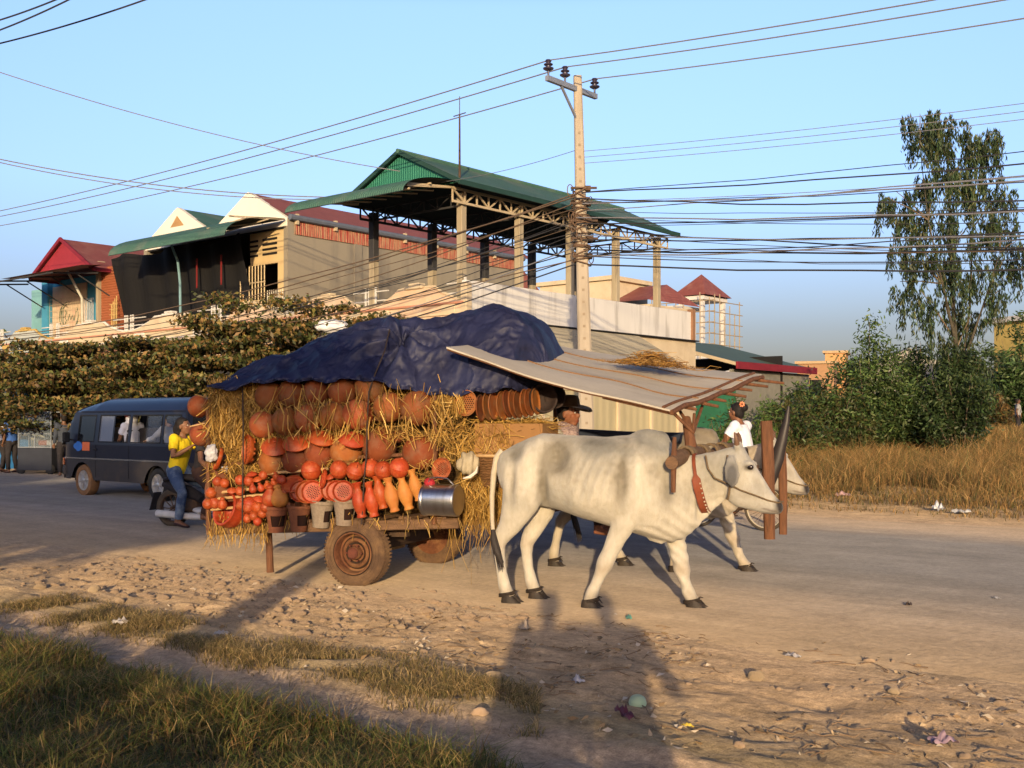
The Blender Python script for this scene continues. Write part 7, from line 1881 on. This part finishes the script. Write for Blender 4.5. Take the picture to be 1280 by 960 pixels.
for i in range(22):                                                     # low cables to the right
    z = 6.05-1.35*(i/21)+rs.uniform(-.06, .06); b0 = W0+polec(z)+V((rs.uniform(-.1, .15), -.15, 0))
    e = b0+along*34+av*rs.uniform(-1.0, 1.6); e.z = z+rs.uniform(-.9, .7)
    wire(b0, e, rs.uniform(.7, 1.5), rs.choice([.006, .008, .010, .013]), 'dark cable in the bundle strung from the pole to the right edge', rs.choice([wire_m, wire_m, wire_g, wire_b]), 'low cables to the right', wob=rs.choice([0, .012, .02]))
for i in range(3):
    b0 = W0+polec(6.85-.12*i); wire(b0, b0+along*34+V((0, 0, -.1)), .75, .006, 'thin wire leaving the pole above the bundle to the right', wire_g, 'thin upper wires to the right')
for i, (za, zb_) in enumerate(((5.2, 4.3), (4.9, 4.1))):
    b0 = W0+polec(za-.3); wire(b0, b0+along*32+av*.5+V((0, 0, -.5)), .9, .016, ['twisted black cable lowest but one right of the pole', 'lowest black cable right of the pole'][i], wire_m, wob=.012)
for i in range(16):                                                     # low cables to the left across the house fronts
    z = 6.0-1.4*(i/15)+rs.uniform(-.05, .05); b0 = W0+polec(z)+V((rs.uniform(-.15, .1), -.15, 0))
    e = b0-along*rs.uniform(36, 42)+av*rs.uniform(-1.2, .6); e.z = z-.3+rs.uniform(-.8, .4)
    wire(b0, e, rs.uniform(.9, 1.9), rs.choice([.007, .009, .012, .015]), 'dark cable in the bundle slanting left of the pole past the house fronts', rs.choice([wire_m, wire_m, wire_b, wire_g]), 'low cables to the left', wob=rs.choice([0, .012]))
wire(W0+polec(6.9), road(U0-1.0, V0-.4, 7.3), .1, .007, 'thin wire from the pole to the pavilion gable', wire_g)
wire(ray(-60, 70, 24), ray(500, 214, 26.8), .25, .011, 'single thin wire slanting down from upper left to the pavilion', wire_g)
wire(ray(-60, 186, 27), ray(455, 247, 28.5), .30, .015, 'double dark wire from the left edge to the pavilion awning, upper strand', wire_g); wire(ray(-60, 189, 27.2), ray(455, 249, 28.5), .36, .013, 'double dark wire from the left edge to the pavilion awning, lower strand', wire_g)
for i, (x0, y0, x1, y1) in enumerate(((-120, 50, 110, -18), (-120, 72, 120, -18), (-120, 78, 240, -22))):
    wire(ray(x0, y0, 17), ray(x1, y1, 14.5), .12, .012, ['uppermost wire cutting the top left corner', 'middle wire cutting the top left corner', 'lowest wire cutting the top left corner'][i], wire_m)

# ================================================================ TREES AND BUSHES
bark = pm('bark', (.20, .15, .10), (.11, .08, .055), scale=8, rough=.95, bump=.6, stretch=(1, 1, .3))
leaf_dk = pm('almond_leaf', (1, 1, 1), (.8, .8, .75), scale=3, rough=.5, attr=True, trans=.25, spec=.35)
leaf_gr = pm('bush_leaf', (1, 1, 1), (.8, .82, .8), scale=3, rough=.5, attr=True, trans=.25, spec=.35)
def leafobj(name, C, L, W, D, droop, mat_, cols, parent, shade=None):
    vv, q = leaves(C, L, W, D, droop)
    n = len(C); cols = np.array(cols); c = cols[RNG.integers(0, len(cols), n)]*RNG.uniform(.6, 1.35, (n, 1))
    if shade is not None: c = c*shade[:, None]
    o = np_obj(name, vv, q, mat_, np.repeat(c, 4, axis=0), parent); return o
def layered_tree(x, d, H, Rr, label, n=15000, lo=.36, seed=0, sprigs=()):
    p = ray(x, 0, d); root = thing('shade_tree', label, 'tree', (p.x, p.y, 0), 0, 'layered shade trees along the house fronts'); rs = random.Random(seed)
    tr = MB(); tr.tube([(0, 0, 0), (.05, .02, H*.3), (-.03, .05, H*.6), (.02, 0, H*.92)], [.13, .10, .08, .03], 10); tk = tr.build('trunk', bark, root)
    C, S, br = [], [], MB()
    tiers = 7
    for k in range(tiers):
        t = k/(tiers-1); z = H*(lo+(1-lo)*t)-.05; R_ = Rr*(1-.55*t**1.6)*(.85+.3*rs.random())
        nb = 7 if t < .8 else 5
        for b_ in range(nb):
            a = 2*math.pi*(b_+rs.random()*.7)/nb+k*.7; l = R_*rs.uniform(.7, 1.1)
            tip = V((math.cos(a)*l, math.sin(a)*l, z+rs.uniform(-.1, .25)))
            br.tube([(0, 0, z-.35*(1-t)), (tip.x*.5, tip.y*.5, z), tip], [.03, .022, .008], 5)
            m = int(n/tiers/nb)
            for c_ in range(12):
                s = rs.uniform(.25, 1.02); w_ = .16+.26*s*Rr*.35
                cen = np.array([tip.x*s, tip.y*s, z+(tip.z-z)*s+.05])+np.array([-math.sin(a), math.cos(a), 0])*rs.uniform(-1, 1)*w_*1.3
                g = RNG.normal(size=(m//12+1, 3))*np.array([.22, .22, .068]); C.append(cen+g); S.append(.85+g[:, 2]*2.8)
    for (px_, py_, r_) in sprigs:
        q_ = ray(px_, py_, d-.3); cen = np.array([q_.x-p.x, q_.y-p.y, q_.z]); g = RNG.normal(size=(160, 3))*np.array([r_, r_, r_*.28]); C.append(cen+g); S.append(np.full(160, 1.0))
        br.tube([(0, 0, H*.8), (cen[0]*.5, cen[1]*.5, (H*.8+cen[2])/2-.1), tuple(cen)], [.03, .02, .008], 5)
    br.build('branches', bark, tk)
    C = np.concatenate(C); S = np.clip(np.concatenate(S), .35, 1.3); n_ = len(C)
    cols = [(.19, .165, .045), (.13, .14, .038), (.27, .19, .06), (.10, .12, .033), (.34, .20, .07), (.23, .14, .06), (.045, .055, .02), (.07, .085, .028)]
    D = RNG.normal(size=(n_, 3)); D[:, 2] *= .8
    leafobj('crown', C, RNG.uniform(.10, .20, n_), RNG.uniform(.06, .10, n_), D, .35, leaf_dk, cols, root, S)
layered_tree(-30, 33.5, 3.4, 2.6, 'broad layered shade tree at the left picture edge', seed=1)
layered_tree(75, 31.5, 3.45, 2.4, 'olive layered shade tree above the glass cabinet', seed=2)
layered_tree(190, 30.0, 3.55, 2.3, 'olive layered shade tree behind the front of the van', seed=3)
layered_tree(290, 29.0, 3.75, 2.4, 'tall layered shade tree behind the rear of the van', seed=4, n=18000, sprigs=((278, 372, .28), (255, 398, .3), (300, 385, .3), (240, 402, .25)))
layered_tree(385, 28.0, 3.8, 2.0, 'layered shade tree rising behind the tarpaulin', seed=5, sprigs=((350, 378, .35), (375, 381, .35), (395, 392, .25), (480, 398, .22), (455, 402, .25), (430, 386, .16)))
cw = ray(415, 408, 27.3); q = MB(); q.ball((0, 0, 0), (.42, .25, .17), 16, 10)
o = fuse(q, 'white_sack', white_c, .03, 2, None, lambda co, no: .05*vnoise(co, 7, 2)); o.location = cw; tag(o, 'white plastic sheet bundle caught on top of the shop awning', 'sheet')

# tall drooping tree
def drooping_tree(x, d, label, seed=0):
    p = ray(x, 0, d); root = thing('weeping_tree', label, 'tree', (p.x, p.y, gh(*to_road(p.x, p.y)))); rs = random.Random(seed)
    def L(px_, py_, dy=0): q_ = ray(px_, py_, d+dy); return V((q_.x-p.x, q_.y-p.y, q_.z))
    tr = MB()
    trunks = [[(1198, 560, 0), (1194, 440, .1), (1188, 330, .2), (1186, 240, .2), (1180, 175, .2)], [(1200, 500, 0), (1212, 400, .4), (1216, 300, .5), (1222, 210, .5)], [(1196, 450, 0), (1178, 370, -.4), (1160, 290, -.5), (1150, 200, -.4)], [(1204, 470, 0), (1228, 400, -.3), (1250, 330, -.3)]]
    for k, tk in enumerate(trunks): tr.tube([L(*t) for t in tk], [[.11, .08, .05, .03, .012], [.06, .04, .025, .01], [.055, .035, .022, .01], [.05, .03, .012]][k], 8)
    tk = tr.build('trunk', pm('grey_bark', (.10, .085, .06), (.05, .045, .032), scale=8, rough=.95), root)
    C, D, S, br = [], [], [], MB()
    for tk_ in trunks: br.tube([L(*t) for t in tk_], .008, 5)
    clumps = [(1150, 165, 26, 12), (1165, 185, 24, 14), (1186, 170, 28, 12), (1210, 195, 26, 14), (1225, 190, 22, 10), (1243, 185, 14, 6), (1200, 230, 34, 18), (1170, 240, 30, 12), (1225, 245, 30, 18), (1252, 262, 20, 10), (1120, 262, 20, 9), (1108, 270, 12, 5), (1140, 285, 22, 8), (1165, 290, 28, 12), (1215, 300, 34, 16), (1250, 295, 22, 8), (1150, 330, 26, 10), (1180, 345, 26, 12), (1215, 360, 26, 12), (1255, 345, 16, 9), (1270, 325, 12, 6), (1130, 335, 20, 6), (1150, 385, 22, 8), (1180, 400, 22, 9), (1215, 415, 22, 10), (1250, 385, 16, 6), (1145, 345, 10, 3), (1125, 375, 14, 4), (1205, 455, 26, 12), (1185, 440, 22, 8), (1215, 470, 22, 9), (1196, 490, 20, 10), (1208, 505, 20, 9), (1190, 515, 18, 7)]
    for (cx, cy, rad, ns) in clumps:
        dy = rs.uniform(-.6, .6)
        near = min([t for tk_ in trunks for t in tk_], key=lambda t: (t[0]-cx)**2+(t[1]-cy-30)**2)
        br.tube([L(near[0], near[1], near[2]), L((near[0]+cx)/2, (near[1]+cy)/2-6, dy/2), L(cx, cy-8, dy)], [.03, .02, .01], 5)
        for s_ in range(int(ns*1.55)):
            x0 = cx+rs.uniform(-1, 1)*rad; y0 = cy+rs.uniform(-.55, .45)*rad; yy = dy+rs.uniform(-.5, .5)
            ln = rs.uniform(.45, 1.35); top = L(x0, y0, yy); sw = rs.uniform(-.25, .25); m = int(54*ln)
            t = RNG.uniform(0, 1, m); base = np.array([top.x, top.y, top.z])
            C.append(base+np.stack([sw*t*t+RNG.normal(size=m)*(.035+.05*t), RNG.normal(size=m)*(.035+.05*t), -ln*t+.1*np.sin(t*3)], 1))
            D.append(np.stack([RNG.normal(size=m)*.35, RNG.normal(size=m)*.35, np.full(m, -1.0)], 1)); S.append(np.full(m, rs.uniform(.55, 1.15)))
    br.build('branches', bark, tk)
    C = np.concatenate(C); D = np.concatenate(D); S = np.concatenate(S); n_ = len(C)
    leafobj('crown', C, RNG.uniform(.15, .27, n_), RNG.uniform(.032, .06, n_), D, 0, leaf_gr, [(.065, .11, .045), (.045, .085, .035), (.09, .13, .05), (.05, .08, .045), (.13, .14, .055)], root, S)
drooping_tree(1198, 36, 'tall drooping tree at right with hanging strands of leaves')

def bush(x, d, H, Rr, label, n, cols, seed, lean_=.0, narrow=1.0, lw=(.10, .19, .035, .06), trunk=True, name='bush', zl=.15, group='bushes along the far verge', sc=1.0):
    p = ray(x, 0, d); z0 = gh(*to_road(p.x, p.y)); root = thing(name, label, 'bush' if name == 'bush' else 'tree', (p.x, p.y, z0), 0, group); rs = random.Random(seed); sc = max(sc, d/30)
    st = MB(); C, D, S = [], [], []
    nb = 26
    for b_ in range(nb):
        a = rs.uniform(0, 6.28); l = Rr*math.sqrt(rs.random())*narrow; zt = H*(1-.55*(l/Rr)**2)*rs.uniform(.6, 1.03)
        tip = V((math.cos(a)*l, math.sin(a)*l*.8, zt)); base = V((math.cos(a)*l*.25, math.sin(a)*l*.25, 0))
        st.tube([base, base.lerp(tip, .5)+V((0, 0, H*.08)), tip], [.035, .02, .006], 5)
        for k in range(9):
            t = rs.uniform(zl, 1); cen = base.lerp(tip, t)+V((rs.gauss(0, .16), rs.gauss(0, .16), rs.gauss(0, .12)))*Rr*.55*(1.15-t*.75)
            m = int(n*1.7/nb/9)+1; g = RNG.normal(size=(m, 3))*np.array([.20, .20, .17])*max(.6, Rr*.6)
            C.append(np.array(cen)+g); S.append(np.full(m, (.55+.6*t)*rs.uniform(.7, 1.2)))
            out = np.array([math.cos(a), math.sin(a), .5]); D.append(RNG.normal(size=(m, 3))*.8+out*.7)
    st.build('stems' if name == 'bush' else 'trunk', bark, root)
    C = np.concatenate(C); D = np.concatenate(D); S = np.concatenate(S); ok = C[:, 2] > .02; C, D, S = C[ok], D[ok], S[ok]; n_ = len(C)
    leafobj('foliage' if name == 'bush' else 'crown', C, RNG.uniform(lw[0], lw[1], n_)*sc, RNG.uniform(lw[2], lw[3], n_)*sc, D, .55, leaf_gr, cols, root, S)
GR = [(.085, .15, .042), (.06, .11, .032), (.12, .18, .05), (.15, .19, .07), (.045, .08, .026)]
DG = [(.045, .082, .026), (.033, .062, .022), (.068, .105, .033), (.09, .125, .045)]
LG = [(.10, .17, .035), (.08, .14, .03), (.13, .19, .05), (.06, .11, .025)]
OG = [(.10, .10, .03), (.13, .11, .04), (.08, .085, .025)]
bush(1085, 36, 4.35, 1.95, 'large dense green bush left of the drooping tree', 9000, GR, 1)
bush(1040, 35, 2.6, 1.5, 'lower olive bush at the left foot of the large bush', 4500, GR+OG, 2)
bush(1150, 37, 4.0, 1.6, 'dark bush under the left side of the drooping tree', 6500, DG, 3)
bush(1200, 34.5, 3.7, 1.5, 'deep green bush round the foot of the drooping tree', 6500, DG, 4)
bush(1285, 58, 6.2, 2.4, 'dark leafy bush at far right in front of the yellow house', 9000, DG+GR[:2], 5, sc=1.5)
bush(935, 24.5, 2.2, .9, 'pale green sapling behind the woman cyclist', 4000, LG, 6, lw=(.12, .2, .02, .03))
bush(905, 26, 1.6, .9, 'low grey green bush behind the far ox', 2600, OG+GR, 7)
bush(985, 33, 2.1, 1.3, 'yellowish bush between the sapling and the large bush', 3800, OG+GR[:2], 8)
bush(1238, 54, 2.2, 1.6, 'brown dry bush near the walking man', 2600, [(.20, .12, .04), (.14, .09, .03), (.08, .08, .03)], 9)
bush(966, 48, 3.6, .9, 'small tree top showing beyond the green shed', 2600, DG+GR, 10, name='tree', group='far small trees')
bush(1000, 52, 3.6, 2.2, 'far bush in front of the orange house', 2600, DG+GR, 12, name='tree', group='far small trees')
bush(10, 60, 7.2, 3.2, 'dark round tree far off behind the blue house', 7000, DG, 11, name='tree', group='far small trees', lw=(.2, .3, .1, .16))
bush(1330, 60, 5.5, 2.8, 'bushy tree beyond the right picture edge', 6000, DG, 13, sc=1.5)
bush(1232, 60, 5.0, 2.2, 'dark bush behind the drooping tree on its right', 6000, DG, 15, sc=1.5)
bush(1015, 39, 3.0, 1.6, 'green bush in front of the orange house', 4500, GR, 16)
# far tree line on the horizon (one mass)
C = []
for i in range(260):
    x = 700+i*6+random.uniform(-5, 5); d = random.uniform(120, 170); p = ray(x, 0, d); h = random.uniform(1.2, 3.4)
    g = RNG.normal(size=(60, 3))*np.array([2.2, 2.0, h*.45]); c = np.array([p.x, p.y, h*.7])+g; c[:, 2] = np.abs(c[:, 2]); C.append(c)
C = np.concatenate(C); n_ = len(C)
o = leafobj('tree_line', C, RNG.uniform(.8, 1.5, n_), RNG.uniform(.4, .8, n_), None, 0, leaf_gr, [(.10, .12, .08), (.08, .10, .07)], None); tag(o, 'hazy tree line along the horizon', 'trees', kind='stuff')

# unseen trees added behind the viewer to throw long shadows at left
def shade_tree(X, Y, zc, Rr, label, n, seed, trunk=.2, flat=.45):
    root = thing('added_shadow_tree', label, 'tree', (X, Y, 0), 0, 'unseen trees added behind the viewer'); rs = random.Random(seed)
    tr = MB(); tr.tube([(0, 0, -.1), (.05, 0, zc*.5), (0, .05, zc)], [trunk, trunk*.85, trunk*.5], 10)
    for k in range(9):
        a = k*.7; tr.tube([(0, 0, zc*.75), (math.cos(a)*Rr*.4, math.sin(a)*Rr*.4, zc), (math.cos(a)*Rr*.9, math.sin(a)*Rr*.9, zc+.2)], [.07, .05, .015], 6)
    tr.build('trunk', bark, root)
    cl = [np.array([rs.gauss(0, .5)*Rr, rs.gauss(0, .5)*Rr, zc+rs.gauss(0, .5)*Rr*flat]) for _ in range(60)]
    C = np.concatenate([c+RNG.normal(size=(n//60, 3))*np.array([.38, .38, .26])*max(.6, Rr*.35) for c in cl]); C = C[C[:, 2] > .6]; n_ = len(C)
    leafobj('crown', C, RNG.uniform(.14, .24, n_), RNG.uniform(.08, .14, n_), None, .2, leaf_dk, DG, root)
shade_tree(-2.72, -4.6, 4.3, .55, 'unseen tree added behind the viewer to cast the slanting trunk shadow', 2200, 21, trunk=.21, flat=.3)
shade_tree(-7.9, -5.5, 3.75, 2.3, 'unseen spreading tree added behind the viewer to shade the van', 24000, 22, trunk=.2, flat=.36)
shade_tree(-12.6, -5.0, 3.9, 2.9, 'unseen spreading tree added behind the viewer to shade the far left', 30000, 23, trunk=.2, flat=.34)
shade_tree(-18.0, -5.2, 4.0, 3.0, 'outermost unseen spreading tree added behind the viewer to shade the left', 24000, 25, trunk=.2, flat=.34)
shade_tree(-5.4, -1.6, .95, 1.0, 'unseen low bushy tree added behind the viewer to shade the near bank', 4200, 24, trunk=.1, flat=.4)
shade_tree(-2.3, -1.9, .75, .7, 'unseen low shrub added nearest the photographer to shade the near grass', 1600, 26, trunk=.06, flat=.4)
shade_tree(-15.6, -6.0, 5.4, 1.7, 'unseen tall tree added behind the viewer to shade the food stall', 15000, 27, trunk=.22, flat=.3)
shade_tree(-9.6, -6.5, 5.0, 1.3, 'unseen slim tree added behind the viewer to dapple the van', 8000, 28, trunk=.16, flat=.5)
